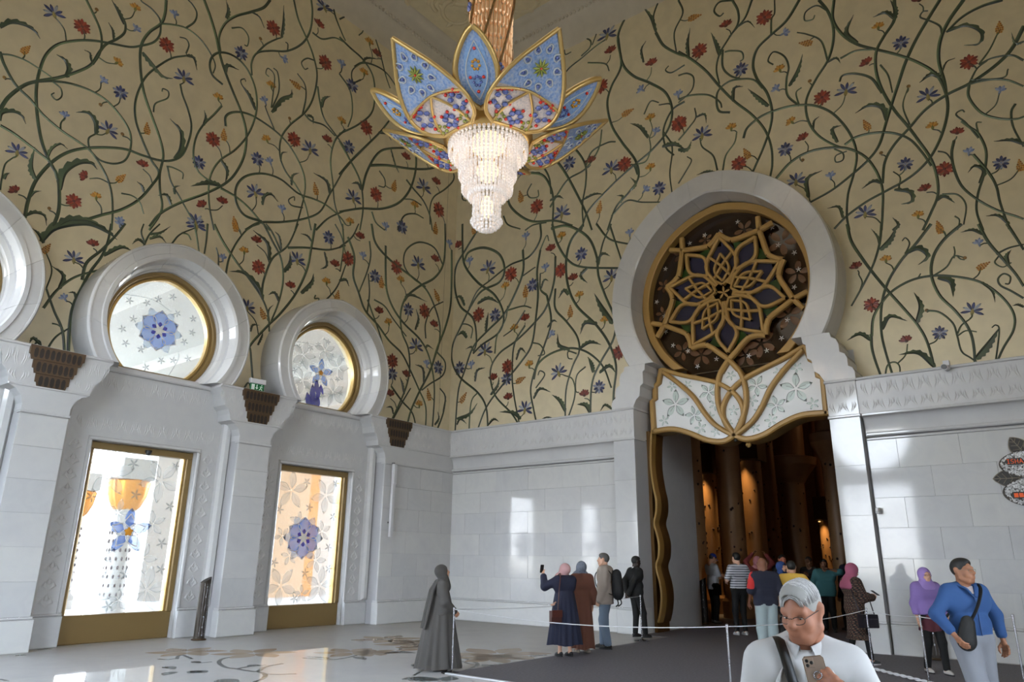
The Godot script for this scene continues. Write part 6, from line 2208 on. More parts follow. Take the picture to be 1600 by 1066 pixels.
func build_chandelier() -> void:
	var t := thing("chandelier", "giant lotus chandelier of blue mosaic petals over tiers of lit crystal", "chandelier", Vector3(-6.79, 0, -7.88), atan2(6.79, 7.88))
	tri(mat("mosaic_blue", Color(0.84, 0.87, 0.93), 0.3), noise_tex(41, 0.15, [[0.0, Color(0.42, 0.55, 0.80)], [0.45, Color(0.70, 0.82, 0.98)], [0.7, Color(1.0, 1.0, 1.0)], [1.0, Color(0.48, 0.60, 0.84)]], 256, 2, FastNoiseLite.TYPE_CELLULAR), 0.6, false)
	tri(mat("mosaic_pale", Color(0.96, 0.95, 0.95), 0.25), noise_tex(43, 0.15, [[0.0, Color(0.70, 0.72, 0.80)], [0.5, Color(1, 0.97, 0.95)], [1.0, Color(0.85, 0.85, 0.9)]], 256, 2, FastNoiseLite.TYPE_CELLULAR), 0.6, false)
	tri(mat("mosaic_sky", Color(0.68, 0.80, 0.95), 0.25), noise_tex(44, 0.15, [[0.0, Color(0.55, 0.65, 0.85)], [0.5, Color(0.95, 0.98, 1.0)], [1.0, Color(0.7, 0.78, 0.9)]], 256, 2, FastNoiseLite.TYPE_CELLULAR), 0.6, false)
	mat("bead_red", Color(0.66, 0.13, 0.08), 0.15)
	mat("gem_blue", Color(0.33, 0.38, 0.60), 0.12)
	mat("gem_clear", Color(0.90, 0.93, 0.97), 0.1)
	mat("gem_green", Color(0.48, 0.50, 0.22), 0.2)
	mat("gem_gold", Color(0.80, 0.58, 0.22), 0.25, 0.4)
	var cr := mat("crystal_lit", Color(0.92, 0.92, 0.94), 0.06, 0.2)
	cr.emission_enabled = true
	cr.emission = Color(1.0, 0.93, 0.86)
	cr.emission_energy_multiplier = 1.4
	var cr2 := mat("crystal_warm", Color(0.90, 0.76, 0.62), 0.10, 0.35)
	cr2.emission_enabled = true
	cr2.emission = Color(1.0, 0.72, 0.45)
	cr2.emission_energy_multiplier = 0.5
	var bulb := mat("lamp_glow", Color(1, 0.92, 0.8), 0.5)
	bulb.emission_enabled = true
	bulb.emission = Color(1.0, 0.86, 0.66)
	bulb.emission_energy_multiplier = 7.0
	var big_w := func(s: float) -> float:
		return [0.30, 0.50, 0.57, 0.60, 0.585, 0.54, 0.47, 0.375, 0.255, 0.13, 0.0][int(clampf(s, 0, 1) * 10)] if s >= 1.0 else lerpf([0.30, 0.50, 0.57, 0.60, 0.585, 0.54, 0.47, 0.375, 0.255, 0.13, 0.0][int(s * 10)], [0.30, 0.50, 0.57, 0.60, 0.585, 0.54, 0.47, 0.375, 0.255, 0.13, 0.0][int(s * 10) + 1], fmod(s * 10, 1.0))
	var small_w := func(s: float) -> float:
		return 0.315 * pow(sin(PI * clampf(s, 0.0, 1.0)), 0.72)
	for k in 5:
		var a := deg_to_rad(28.0 + 72.0 * k)
		var n := Node3D.new()
		n.name = "large_petal"
		t.add_child(n, true)
		n.rotation.y = a
		var A := [0.68, 2.08, 8.22, 9.05]
		var Q := func(s: float, x: float, l: float) -> Vector3: return petal_point(s, x, A[0], A[1], A[2], A[3], l)
		var bk := MB.new()
		petal_sheet(bk, big_w, 0, 1, A[0], A[1], A[2], A[3], -0.03)
		part(n, "back_plate", bk, M.gold_bright)
		var up := MB.new()
		petal_sheet(up, big_w, 0.42, 0.985, A[0], A[1], A[2], A[3], 0.0)
		part(n, "blue_panel", up, M.mosaic_blue)
		var lo := MB.new()
		petal_sheet(lo, big_w, 0.0, 0.425, A[0], A[1], A[2], A[3], 0.001)
		part(n, "pale_panel", lo, M.mosaic_pale)
		# gold rim and ribs
		var rim := MB.new()
		for s in [-1.0, 1.0]:
			var path := []
			for i in 25:
				var f := i / 24.0
				path.append(Q.call(f, big_w.call(f) * s, 0.01))
			rim.tube(path, 0.035, 6, true)
		rim.tube([Q.call(0, -0.30, 0.01), Q.call(0, 0, 0.01), Q.call(0, 0.30, 0.01)], 0.03, 6)
		part(n, "gold_rim", rim, M.gold_bright)
		var rb := MB.new()
		for s in [-1.0, 1.0]:
			var p1 := []
			var p2 := []
			for i in 11:
				var f := i / 10.0
				p1.append(Q.call(0.36 + 0.12 * f - 0.10 * f * f * 0.5, lerpf(0.60, 0.0, f) * s, 0.02))
				p2.append(Q.call(lerpf(0.43, 0.02, f), s * (0.30 * f - 0.0 + 0.08 * sin(PI * f)) * -1.0, 0.02))
			rb.tube(p1, 0.024, 6)
			rb.tube(p2, 0.022, 6)
		part(n, "gold_rib", rb, M.gold_bright)
		# rosette of white almond gems round a green star
		var wg := MB.new()
		var bg := MB.new()
		var gg := MB.new()
		var rd := MB.new()
		for i in 9:
			var f := TAU * i / 9
			var o: Vector3 = Q.call(0.66 + 0.17 * cos(f), 0.26 * sin(f), 0.012)
			var loop := []
			for j in 13:
				var h := TAU * j / 12
				var al := 0.062 * cos(h) * (1.15 if cos(h) > 0 else 0.85)
				var ac := 0.052 * sin(h) * (0.75 if cos(h) > 0 else 1.0)
				loop.append(Q.call(0.66 + 0.17 * cos(f) + (al * cos(f) - ac * sin(f)) / 1.62, 0.26 * sin(f) + al * sin(f) + ac * cos(f), 0.016))
			wg.tube(loop, 0.013, 5, false)
			bg.ball(o, Vector3(0.030, 0.022, 0.036), 6, 4)
		for i in 10:
			var f := TAU * i / 10
			gg.tube([Q.call(0.66 + 0.012 * cos(f), 0.02 * sin(f), 0.02), Q.call(0.66 + 0.05 * cos(f), 0.08 * sin(f), 0.022), Q.call(0.66 + 0.085 * cos(f), 0.135 * sin(f), 0.012)], [0.012, 0.022, 0.003], 5)
		rd.ball(Q.call(0.66, 0, 0.03), Vector3(0.02, 0.02, 0.02), 6, 4)
		# blue blossoms with red beads on the pale panels
		for s in [[0.27, 0.36, 0.15], [0.27, -0.36, 0.15], [0.12, 0.0, 0.12]]:
			for i in 6:
				var f := TAU * i / 6
				bg.ball(Q.call(s[0] + s[2] * 0.55 * cos(f), s[1] + s[2] * 0.72 * sin(f), 0.02), Vector3(0.055, 0.03, 0.055), 6, 4)
			for i in 5:
				var f := TAU * i / 5 + 0.5
				rd.ball(Q.call(s[0] + s[2] * 0.95 * cos(f), s[1] + s[2] * 1.1 * sin(f), 0.02), Vector3(0.032, 0.025, 0.032), 6, 4)
		for s in [[0.08, 0.30], [0.08, -0.30]]:
			for i in 5:
				var f := TAU * i / 5
				gg.ball(Q.call(s[0] + 0.045 * cos(f), s[1] * 0.8 + 0.07 * sin(f), 0.02), Vector3(0.035, 0.025, 0.035), 6, 4)
		for i in 7:
			for s in [-1.0, 1.0]:
				rd.ball(Q.call(0.36 + 0.02 * i * 0.5, s * (0.50 - 0.055 * i), 0.02), Vector3(0.028, 0.02, 0.028), 6, 4)
		part(n, "white_gems", wg, M.gem_clear, true)
		part(n, "blue_gems", bg, M.gem_blue, true)
		part(n, "green_gems", gg, M.gem_green, true)
		part(n, "red_beads", rd, M.bead_red, true)
	for k in 5:
		var a := deg_to_rad(-8.0 + 72.0 * k)
		var n := Node3D.new()
		n.name = "small_petal"
		t.add_child(n, true)
		n.rotation.y = a
		var A := [0.86, 1.90, 8.38, 9.02]
		var Q := func(s: float, x: float, l: float) -> Vector3: return petal_point(s, x, A[0], A[1], A[2], A[3], l)
		var bk := MB.new()
		petal_sheet(bk, small_w, 0, 1, A[0], A[1], A[2], A[3], 0.03)
		part(n, "back_plate", bk, M.gold_bright)
		var fm := MB.new()
		petal_sheet(fm, small_w, 0.01, 0.99, A[0], A[1], A[2], A[3], 0.06)
		part(n, "blue_panel", fm, M.mosaic_blue)
		var inn := MB.new()
		petal_sheet(inn, func(s: float) -> float: return small_w.call(s) * 0.58, 0.16, 0.84, A[0], A[1], A[2], A[3], 0.07)
		part(n, "sky_panel", inn, M.mosaic_sky)
		var rim := MB.new()
		var inr := MB.new()
		for s in [-1.0, 1.0]:
			var path := []
			var p2 := []
			for i in 21:
				var f := i / 20.0
				path.append(Q.call(f, small_w.call(f) * s, 0.06))
				var f2 := lerpf(0.14, 0.86, f)
				p2.append(Q.call(f2, 0.16 * sin(PI * f) * s, 0.075))
			rim.tube(path, 0.045, 6)
			inr.tube(p2, 0.010, 5)
		part(n, "gold_rim", rim, M.gold_bright)
		part(n, "inner_line", inr, M.gem_clear)
		var rd := MB.new()
		var gg := MB.new()
		var bg := MB.new()
		for q in [[0.78, 0.0], [0.45, 0.10], [0.45, -0.10], [0.26, 0.0]]:
			rd.ball(Q.call(q[0], q[1], 0.08), Vector3(0.028, 0.025, 0.028), 6, 4)
		for i in 7:
			var f := TAU * i / 7
			gg.ball(Q.call(0.60 + 0.055 * cos(f), 0.055 * sin(f), 0.08), Vector3(0.025, 0.02, 0.03), 6, 4)
			bg.ball(Q.call(0.40 + 0.06 * cos(f), 0.055 * sin(f), 0.08), Vector3(0.025, 0.02, 0.03), 6, 4)
		part(n, "red_beads", rd, M.bead_red, true)
		part(n, "gold_gems", gg, M.gem_gold, true)
		part(n, "blue_gems", bg, M.gem_blue, true)
	# gold hub ring that carries the petals
	var hub := MB.new()
	hub.lathe([Vector2(0.62, 8.60), Vector2(0.72, 8.52), Vector2(0.74, 8.3), Vector2(0.68, 8.22), Vector2(0.60, 8.22)], 40, false)
	part(t, "hub_ring", hub, M.gold_bright)
	# crystal curtains, tier inside tier
	var tiers := [[0.64, 8.66, 8.06, 54], [0.55, 8.2, 7.96, 48], [0.46, 8.1, 7.66, 42], [0.40, 7.8, 7.40, 38], [0.30, 7.5, 7.28, 30], [0.215, 7.42, 6.86, 24]]
	for q in tiers:
		var mb := MB.new()
		var rng := RandomNumberGenerator.new()
		rng.seed = int(q[0] * 1000)
		for i in q[3]:
			var a: float = TAU * i / q[3]
			var o: Vector3 = Vector3(sin(a), 0, cos(a)) * q[0]
			var n := 7
			var hh: float = (q[1] - q[2]) / n
			for j in n:
				var y: float = q[1] - j * hh
				var w: float = PI * q[0] / q[3] * 0.72
				mb.lathe([Vector2(0.004, y - hh * 0.98), Vector2(w, y - hh * 0.75), Vector2(w, y - hh * 0.2), Vector2(0.004, y)], 5, true, o)
			mb.ball(o + Vector3(0, q[2] - 0.02, 0), Vector3(0.02, 0.035, 0.02), 5, 4)
		part(t, "crystal_tier", mb, M.crystal_lit, true)
	var bowl := MB.new()
	for i in 5:
		var r: float = [0.24, 0.21, 0.165, 0.11, 0.05][i]
		var y: float = [6.84, 6.79, 6.745, 6.715, 6.70][i]
		var n := maxi(6, int(r * 95))
		for j in n:
			var a := TAU * j / n
			bowl.ball(Vector3(sin(a) * r, y, cos(a) * r), Vector3(0.03, 0.03, 0.03), 6, 4)
	part(t, "crystal_bowl", bowl, M.crystal_lit, true)
	var ring := MB.new()
	for i in 46:
		var a := TAU * i / 46
		ring.ball(Vector3(sin(a) * 0.30, 7.30, cos(a) * 0.30), Vector3(0.028, 0.045, 0.028), 6, 4)
	part(t, "crystal_ring", ring, M.crystal_lit, true)
	# lamps inside the tiers
	for q in [[0.0, 8.25, 0.30], [0.0, 7.75, 0.18], [0.0, 7.1, 0.10]]:
		var lm := MB.new()
		lm.ball(Vector3(0, q[1], 0), Vector3(q[2], 0.2, q[2]), 12, 8)
		part(t, "lamp_globe", lm, M.lamp_glow)
	lamp_omni(Vector3(-6.79, 8.25, -7.88), Color(1.0, 0.86, 0.68), 40.0, 0.25)
	# the lit tiers shine up on the petals
	for k in 5:
		var a := atan2(6.79, 7.88) + deg_to_rad(28.0 + 72.0 * k)
		lamp_omni(Vector3(-6.79 + sin(a) * 0.95, 7.75, -7.88 + cos(a) * 0.95), Color(1.0, 0.92, 0.84), 0.9, 0.2)
	# the lit crystal stem shines to all sides
	for q in [[10.6, 0.75], [10.6, -0.75], [14.6, 0.75], [14.6, -0.75]]:
		lamp_omni(Vector3(-6.79 + q[1] * 0.76, q[0], -7.88 - q[1] * 0.65), Color(1.0, 0.95, 0.87), 6.5, 1.0)
	# crystal-clad stem with gold bands winding up to the ceiling
	var sm := MB.new()
	for i in 30:
		var a := TAU * i / 30
		var o := Vector3(sin(a), 0, cos(a))
		for j in 44:
			var y := 8.9 + j * 0.245
			var r := 0.33 + 0.004 * j
			sm.lathe([Vector2(0.004, y), Vector2(0.032, y + 0.05), Vector2(0.032, y + 0.19), Vector2(0.004, y + 0.24)], 5, true, o * r)
	part(t, "crystal_stem", sm, M.crystal_warm, true)
	for i in 6:
		var path := []
		for j in 70:
			var y := 8.9 + j * 0.155
			var a := TAU * i / 6 + (y - 8.9) * 0.62
			var r := 0.375 + 0.016 * (y - 8.9)
			path.append(Vector3(sin(a) * r, y, cos(a) * r))
		var mb := MB.new()
		mb.tube(path, 0.022, 6)
		part(t, "gold_band", mb, M.gold_dark)
	for i in 9:
		var y := 9.5 + i * 0.7
		var a := 0.4 + i * 2.3
		var mb := MB.new()
		for j in 5:
			var f := TAU * j / 5
			mb.ball(Vector3(sin(a) * 0.40 + cos(a) * 0.05 * cos(f), y + 0.05 * sin(f), cos(a) * 0.40 - sin(a) * 0.05 * cos(f)), Vector3.ONE * 0.035, 6, 4)
		part(t, "stem_blossom", mb, M.gem_blue)
	var rose := MB.new()
	rose.lathe([Vector2(0.5, 19.4), Vector2(0.9, 19.6), Vector2(1.0, 19.75)], 30)
	part(t, "ceiling_rose", rose, M.gold_bright)

# ---------------------------------------------------------------- bodies: smooth-joined capsules meshed as surface nets
# prim: ["c", a, b, ra, rb, depth_squash] or ["e", centre, radii]
func cap(a: Vector3, b: Vector3, ra: float, rb: float, sq := 1.0) -> Array:
	return ["c", a, b, ra, rb, sq]

func ell(c: Vector3, r: Vector3) -> Array:
	return ["e", c, r]

func dist(q: Array, p: Vector3) -> float:
	if q[0] == "c":
		var a: Vector3 = q[1]
		var ab: Vector3 = q[2] - a
		var ap := p - a
		if q[5] != 1.0:
			ab.z *= q[5]
			ap.z *= q[5]
		var h := clampf(ap.dot(ab) / maxf(ab.length_squared(), 1e-9), 0.0, 1.0)
		return (ap - ab * h).length() - lerpf(q[3], q[4], h)
	var r: Vector3 = q[2]
	var d: Vector3 = (p - q[1]) / r
	return (d.length() - 1.0) * minf(r.x, minf(r.y, r.z))

const EDGES := [[0, 1], [2, 3], [4, 5], [6, 7], [0, 2], [1, 3], [4, 6], [5, 7], [0, 4], [1, 5], [2, 6], [3, 7]]

func nets(prims: Array, cell: float, k: float, subs := [], clips := []) -> Dictionary:
	var lo := Vector3.ONE * 1e9
	var hi := -lo
	var boxes := []
	for q in prims:
		var l: Vector3
		var u: Vector3
		if q[0] == "c":
			var r := Vector3.ONE * maxf(q[3], q[4])
			l = Vector3(q[1]).min(q[2]) - r
			u = Vector3(q[1]).max(q[2]) + r
		else:
			l = q[1] - q[2]
			u = q[1] + q[2]
		boxes.append([l, u])
		lo = lo.min(l)
		hi = hi.max(u)
	lo -= Vector3.ONE * cell * 2.5
	hi += Vector3.ONE * cell * 2.5
	var sz := (hi - lo) / cell
	var nx := int(sz.x) + 2
	var ny := int(sz.y) + 2
	var nz := int(sz.z) + 2
	var acc := PackedFloat32Array()
	acc.resize(nx * ny * nz)
	var pad := k * 4.0 + cell
	var ik := 1.0 / k
	for qi in prims.size():
		var q: Array = prims[qi]
		var l: Vector3 = (boxes[qi][0] - lo - Vector3.ONE * pad) / cell
		var u: Vector3 = (boxes[qi][1] - lo + Vector3.ONE * pad) / cell
		var round_: bool = q[0] == "e"
		var A: Vector3 = q[1]
		var AB: Vector3 = q[2] if round_ else q[2] - A
		var sq: float = 1.0 if round_ else q[5]
		var ra: float = minf(AB.x, minf(AB.y, AB.z)) if round_ else q[3]
		var dr: float = 0.0 if round_ else q[4] - q[3]
		if not round_:
			AB.z *= sq
		var il := 1.0 / maxf(AB.length_squared(), 1e-9)
		var x0 := maxi(0, int(l.x))
		var x1 := mini(nx, int(u.x) + 2)
		for z in range(maxi(0, int(l.z)), mini(nz, int(u.z) + 2)):
			var pz := (lo.z + z * cell - A.z) * sq
			for y in range(maxi(0, int(l.y)), mini(ny, int(u.y) + 2)):
				var row := (z * ny + y) * nx
				var py := lo.y + y * cell - A.y
				for x in range(x0, x1):
					var ap := Vector3(lo.x + x * cell - A.x, py, pz)
					var d: float
					if round_:
						d = ((ap / AB).length() - 1.0) * ra
					else:
						var h := clampf(ap.dot(AB) * il, 0.0, 1.0)
						d = (ap - AB * h).length() - ra - dr * h
					if d < pad:
						acc[row + x] += exp(minf(-d * ik, 30.0))
	for i in acc.size():
		acc[i] = -k * log(maxf(acc[i], 1e-8))
	if subs or clips:
		for z in nz:
			for y in ny:
				var row := (z * ny + y) * nx
				for x in nx:
					var v := acc[row + x]
					if v < cell * 2.0:
						var p := lo + Vector3(x, y, z) * cell
						for s in subs:
							v = maxf(v, -dist(s, p))
						for c in clips:
							v = maxf(v, Vector3(c[0]).dot(p) - c[1])
						acc[row + x] = v
	var vid := {}
	var V := PackedVector3Array()
	var N := PackedVector3Array()
	var I := PackedInt32Array()
	var sx := 1
	var sy := nx
	var szz := nx * ny
	var corner := [0, sx, sy, sx + sy, szz, sx + szz, sy + szz, sx + sy + szz]
	for z in nz - 1:
		for y in ny - 1:
			var row := (z * ny + y) * nx
			for x in nx - 1:
				var b := row + x
				var first := acc[b] < 0.0
				if (acc[b + sx] < 0.0) == first and (acc[b + sy] < 0.0) == first and (acc[b + szz] < 0.0) == first and (acc[b + sx + sy] < 0.0) == first and (acc[b + sx + szz] < 0.0) == first and (acc[b + sy + szz] < 0.0) == first and (acc[b + sx + sy + szz] < 0.0) == first:
					continue
				var sum := Vector3.ZERO
				var cnt := 0
				for e in EDGES:
					var va := acc[b + corner[e[0]]]
					var vb := acc[b + corner[e[1]]]
					if (va < 0.0) != (vb < 0.0):
						var t := va / (va - vb)
						var pa := Vector3(e[0] & 1, (e[0] >> 1) & 1, e[0] >> 2)
						var pb := Vector3(e[1] & 1, (e[1] >> 1) & 1, e[1] >> 2)
						sum += pa.lerp(pb, t)
						cnt += 1
				vid[b] = V.size()
				V.append(lo + (Vector3(x, y, z) + sum / cnt) * cell)
				var g := Vector3(acc[b + 1] + acc[b + 1 + sy] + acc[b + 1 + szz] + acc[b + 1 + sy + szz] - acc[b] - acc[b + sy] - acc[b + szz] - acc[b + sy + szz],
					acc[b + sy] + acc[b + sy + 1] + acc[b + sy + szz] + acc[b + sy + 1 + szz] - acc[b] - acc[b + 1] - acc[b + szz] - acc[b + 1 + szz],
					acc[b + szz] + acc[b + szz + 1] + acc[b + szz + sy] + acc[b + szz + 1 + sy] - acc[b] - acc[b + 1] - acc[b + sy] - acc[b + 1 + sy])
				N.append(g.normalized() if g.length_squared() > 1e-12 else Vector3.UP)
	for b in vid:
		var inside: bool = acc[b] < 0.0
		for ax in [[sx, sy, szz], [sy, szz, sx], [szz, sx, sy]]:
			if (acc[b + ax[0]] < 0.0) == inside:
				continue
			var p: int = b - ax[1]
			var q: int = b - ax[2]
			var r: int = b - ax[1] - ax[2]
			if not (vid.has(p) and vid.has(q) and vid.has(r)):
				continue
			var a0: int = vid[b]
			var a1: int = vid[p]
			var a2: int = vid[r]
			var a3: int = vid[q]
			if inside:
				I.append_array([a0, a2, a1, a0, a3, a2])
			else:
				I.append_array([a0, a1, a2, a0, a2, a3])
	return {"v": V, "n": N, "i": I}

func join(mb: MB, d: Dictionary, xf := Transform3D.IDENTITY) -> void:
	var b := mb.v.size()
	var flip := xf.basis.determinant() < 0
	for i in d.v.size():
		mb.v.append(xf * d.v[i])
		mb.n.append((xf.basis * d.n[i]).normalized())
		mb.c.append(mb.col)
	for i in range(0, d.i.size(), 3):
		if flip:
			mb.ix.append_array([b + d.i[i], b + d.i[i + 2], b + d.i[i + 1]])
		else:
			mb.ix.append_array([b + d.i[i], b + d.i[i + 1], b + d.i[i + 2]])

var head_cache := {}

func head_net(cell: float) -> Dictionary:
	if head_cache.has(cell):
		return head_cache[cell]
	var p := [ell(Vector3(0, 0.032, -0.014), Vector3(0.074, 0.088, 0.093)), ell(Vector3(0, -0.03, 0.016), Vector3(0.060, 0.082, 0.072)),
		cap(Vector3(-0.022, -0.094, 0.052), Vector3(0.022, -0.094, 0.052), 0.022, 0.022), cap(Vector3(0, 0.018, 0.083), Vector3(0, -0.020, 0.110), 0.009, 0.0145),
		cap(Vector3(-0.013, -0.024, 0.088), Vector3(0.013, -0.024, 0.088), 0.010, 0.010),
		cap(Vector3(-0.042, 0.028, 0.070), Vector3(0.042, 0.028, 0.070), 0.013, 0.013), ell(Vector3(0.040, -0.028, 0.055), Vector3(0.026, 0.03, 0.026)), ell(Vector3(-0.040, -0.028, 0.055), Vector3(0.026, 0.03, 0.026)),
		cap(Vector3(-0.062, -0.062, 0.0), Vector3(-0.03, -0.095, 0.045), 0.022, 0.02), cap(Vector3(0.062, -0.062, 0.0), Vector3(0.03, -0.095, 0.045), 0.022, 0.02),
		cap(Vector3(-0.018, -0.058, 0.082), Vector3(0.018, -0.058, 0.082), 0.007, 0.007), cap(Vector3(-0.015, -0.070, 0.080), Vector3(0.015, -0.070, 0.080), 0.008, 0.008),
		cap(Vector3(0, -0.05, -0.02), Vector3(0, -0.155, -0.035), 0.056, 0.058)]
	for s in [-1.0, 1.0]:
		p.append(cap(Vector3(s * 0.077, 0.018, -0.018), Vector3(s * 0.072, -0.028, -0.004), 0.012, 0.008))
		p.append(cap(Vector3(s * 0.080, 0.022, -0.024), Vector3(s * 0.079, -0.004, -0.026), 0.010, 0.008))
	var d := nets(p, cell, 0.009, [ell(Vector3(0.032, 0.006, 0.098), Vector3(0.017, 0.012, 0.022)), ell(Vector3(-0.032, 0.006, 0.098), Vector3(0.017, 0.012, 0.022))])
	head_cache[cell] = d
	return d

# right hand, wrist at origin, fingers along -y, palm facing +z, thumb towards +x; curl 0 open .. 1 fist
func hand_net(cell: float, curl: float) -> Dictionary:
	var key := "%f %f" % [cell, curl]
	if head_cache.has(key):
		return head_cache[key]
	var p := [cap(Vector3(0, 0.02, 0), Vector3(0, -0.02, 0), 0.026, 0.028, 1.3), cap(Vector3(0.024, -0.05, 0), Vector3(-0.026, -0.05, 0), 0.022, 0.020, 1.5), cap(Vector3(0.026, -0.082, 0), Vector3(-0.030, -0.078, 0), 0.016, 0.014, 1.3)]
	var len := [0.072, 0.080, 0.074, 0.058]
	for f in 4:
		var at := Vector3(0.030 - 0.020 * f, -0.088 + 0.004 * absf(f - 1.2), 0)
		var ang := curl * 0.55 + 0.08
		var dir := Vector3(0.10 - 0.07 * f, -1, 0).normalized()
		var seg: float = len[f]
		var prev := at
		for j in 3:
			var l: float = seg * [0.45, 0.31, 0.24][j]
			var nx := prev + Vector3(dir.x * cos(ang), -cos(ang), sin(ang)) * l
			p.append(cap(prev, nx, 0.0098 - 0.0008 * j, 0.0092 - 0.0008 * j))
			prev = nx
			ang += curl * 0.75 + 0.08
	var t0 := Vector3(0.026, -0.02, 0.006)
	var t1 := Vector3(0.052, -0.052, 0.016 + 0.012 * curl)
	var t2 := Vector3(0.058 - 0.016 * curl, -0.084, 0.022 + 0.024 * curl)
	var t3 := Vector3(0.056 - 0.034 * curl, -0.106, 0.024 + 0.034 * curl)
	p.append(cap(t0, t1, 0.016, 0.012))
	p.append(cap(t1, t2, 0.0115, 0.0105))
	p.append(cap(t2, t3, 0.0105, 0.009))
	var d := nets(p, cell, 0.004)
	head_cache[key] = d
	return d

func ik(a: Vector3, b: Vector3, l1: float, l2: float, hint: Vector3) -> Vector3:
	var d := b - a
	var L := clampf(d.length(), absf(l1 - l2) + 0.01, l1 + l2 - 0.004)
	var x := (l1 * l1 - l2 * l2 + L * L) / (2 * L)
	var h := sqrt(maxf(0.0, l1 * l1 - x * x))
	var n := d.normalized()
	var s := (hint - n * hint.dot(n)).normalized()
	return a + n * x + s * h

# A person in local axes: facing +z, own left is +x. Sizes are for a height of 1.75 and scaled.
# o: h, skin, hands [left, right], feet [left, right], top/bottom colours, sleeve, hem, hair ...
func person(at: Vector3, facing: float, label: String, o: Dictionary) -> Node3D:
	var t := thing("person", label, "person", at, facing, o.get("group", ""))
	var S: float = o.h / 1.75
	var cell: float = o.get("cell", 0.022)
	var fine: float = o.get("fine", 0.009)
	var w: float = o.get("build", 1.0)
	var lean: float = o.get("lean", 0.0)
	var B := func(x: float, y: float, z: float) -> Vector3:
		return Vector3(x, y, z + maxf(0.0, y - 0.95) * lean) * S
	var sw: float = 0.178 * w
	var sy_: float = o.get("shoulder", 1.415)
	var sh := [B.call(sw, sy_, -0.01), B.call(-sw, sy_, -0.01)]
	var hip := [B.call(0.088, 0.93, 0), B.call(-0.088, 0.93, 0)]
	var hands: Array = o.get("hands", [Vector3(0.27, 0.84, 0.05), Vector3(-0.27, 0.84, 0.05)])
	var feet: Array = o.get("feet", [Vector3(0.10, 0.075, 0.03), Vector3(-0.10, 0.075, -0.03)])
	var hint: Array = o.get("elbows", [Vector3(0.5, -0.3, -0.8), Vector3(-0.5, -0.3, -0.8)])
	var wr := []
	var el := []
	var kn := []
	var an := []
	for s in 2:
		var H: Vector3 = hands[s] * S
		var dd: Vector3 = H - sh[s]
		if dd.length() > 0.53 * S:
			H = sh[s] + dd.normalized() * 0.53 * S
		wr.append(H)
		el.append(ik(sh[s], H, 0.285 * S, 0.255 * S, hint[s]))
		var F: Vector3 = feet[s] * S
		an.append(F)
		kn.append(ik(hip[s], F, 0.43 * S, 0.43 * S, Vector3(0, 0, 1)))
	var torso := func(g: float) -> Array:
		var G := g * S
		return [cap(B.call(-0.10 * w, 1.31, 0), B.call(0.10 * w, 1.31, 0), 0.122 * S + G, 0.122 * S + G, 1.22), cap(B.call(-0.07 * w, 1.10, 0.01), B.call(0.07 * w, 1.10, 0.01), 0.112 * S * w + G, 0.112 * S * w + G, 1.1),
			cap(B.call(-0.085 * w, 0.96, 0), B.call(0.085 * w, 0.96, 0), 0.108 * S + G, 0.108 * S + G, 1.1), cap(B.call(-sw * 0.9, sy_ - 0.01, -0.012), B.call(sw * 0.9, sy_ - 0.01, -0.012), 0.056 * S + G, 0.056 * S + G),
			cap(B.call(-0.02, 1.475, -0.02), B.call(-sw * 0.85, sy_ + 0.005, -0.012), 0.040 * S + G * 0.5, 0.05 * S + G), cap(B.call(0.02, 1.475, -0.02), B.call(sw * 0.85, sy_ + 0.005, -0.012), 0.040 * S + G * 0.5, 0.05 * S + G)]
	# the body itself: limbs, trunk, head and hands in one skin
	var skin := vmat("skin_%s" % t.name, 0.55)
	skin.subsurf_scatter_enabled = false
	var mb := MB.new()
	mb.col = Color(o.skin).srgb_to_linear()
	var prims: Array = torso.call(0.0)
	prims.append(cap(B.call(0, 1.40, -0.01), B.call(0, 1.52, 0.0), 0.056 * S, 0.052 * S))
	for s in 2:
		prims.append(cap(sh[s], el[s], 0.048 * S, 0.038 * S))
		prims.append(cap(el[s], wr[s], 0.038 * S, 0.026 * S))
		prims.append(cap(hip[s], kn[s], 0.082 * S, 0.052 * S))
		prims.append(cap(kn[s], an[s], 0.052 * S, 0.036 * S))
		prims.append(cap(an[s] + Vector3(0, -0.02, -0.03) * S, an[s] + Vector3(0, -0.045, 0.13) * S, 0.032 * S, 0.026 * S))
	join(mb, nets(prims, cell, 0.018 * S))
	var hb := Basis(Vector3.UP, deg_to_rad(o.get("yaw", 0.0))) * Basis(Vector3.RIGHT, deg_to_rad(o.get("nod", 0.0))) * Basis(Vector3.BACK, deg_to_rad(o.get("tilt", 0.0)))
	var hc: Vector3 = B.call(0, 1.618 + o.get("neck", 0.0), 0.028) + Vector3(0, 0, sin(deg_to_rad(o.get("nod", 0.0))) * 0.05)
	var hx := Transform3D(hb.scaled(Vector3.ONE * S * 1.05), hc)
	join(mb, head_net(fine), hx)
	var hdirs: Array = o.get("palms", [Vector3.ZERO, Vector3.ZERO])
	var curls: Array = o.get("curl", [0.45, 0.45])
	for s in 2:
		var y: Vector3 = -(wr[s] - el[s]).normalized()
		if o.has("fingers") and o.fingers[s] != Vector3.ZERO:
			y = -Vector3(o.fingers[s]).normalized()
		var z: Vector3 = hdirs[s] if hdirs[s] != Vector3.ZERO else Vector3(-1.0 if s == 0 else 1.0, 0, 0.25)
		z = (z - y * z.dot(y)).normalized()
		var x := y.cross(z)
		if s == 0:
			x = -x
		join(mb, hand_net(minf(fine, 0.008), curls[s]), Transform3D(Basis(x, y, z).scaled(Vector3.ONE * S), wr[s]))
	part(t, "body", mb, skin)
	var H := func(p: Array) -> Array:
		# head-space prim to body space is done by giving the child the head's transform
		return p
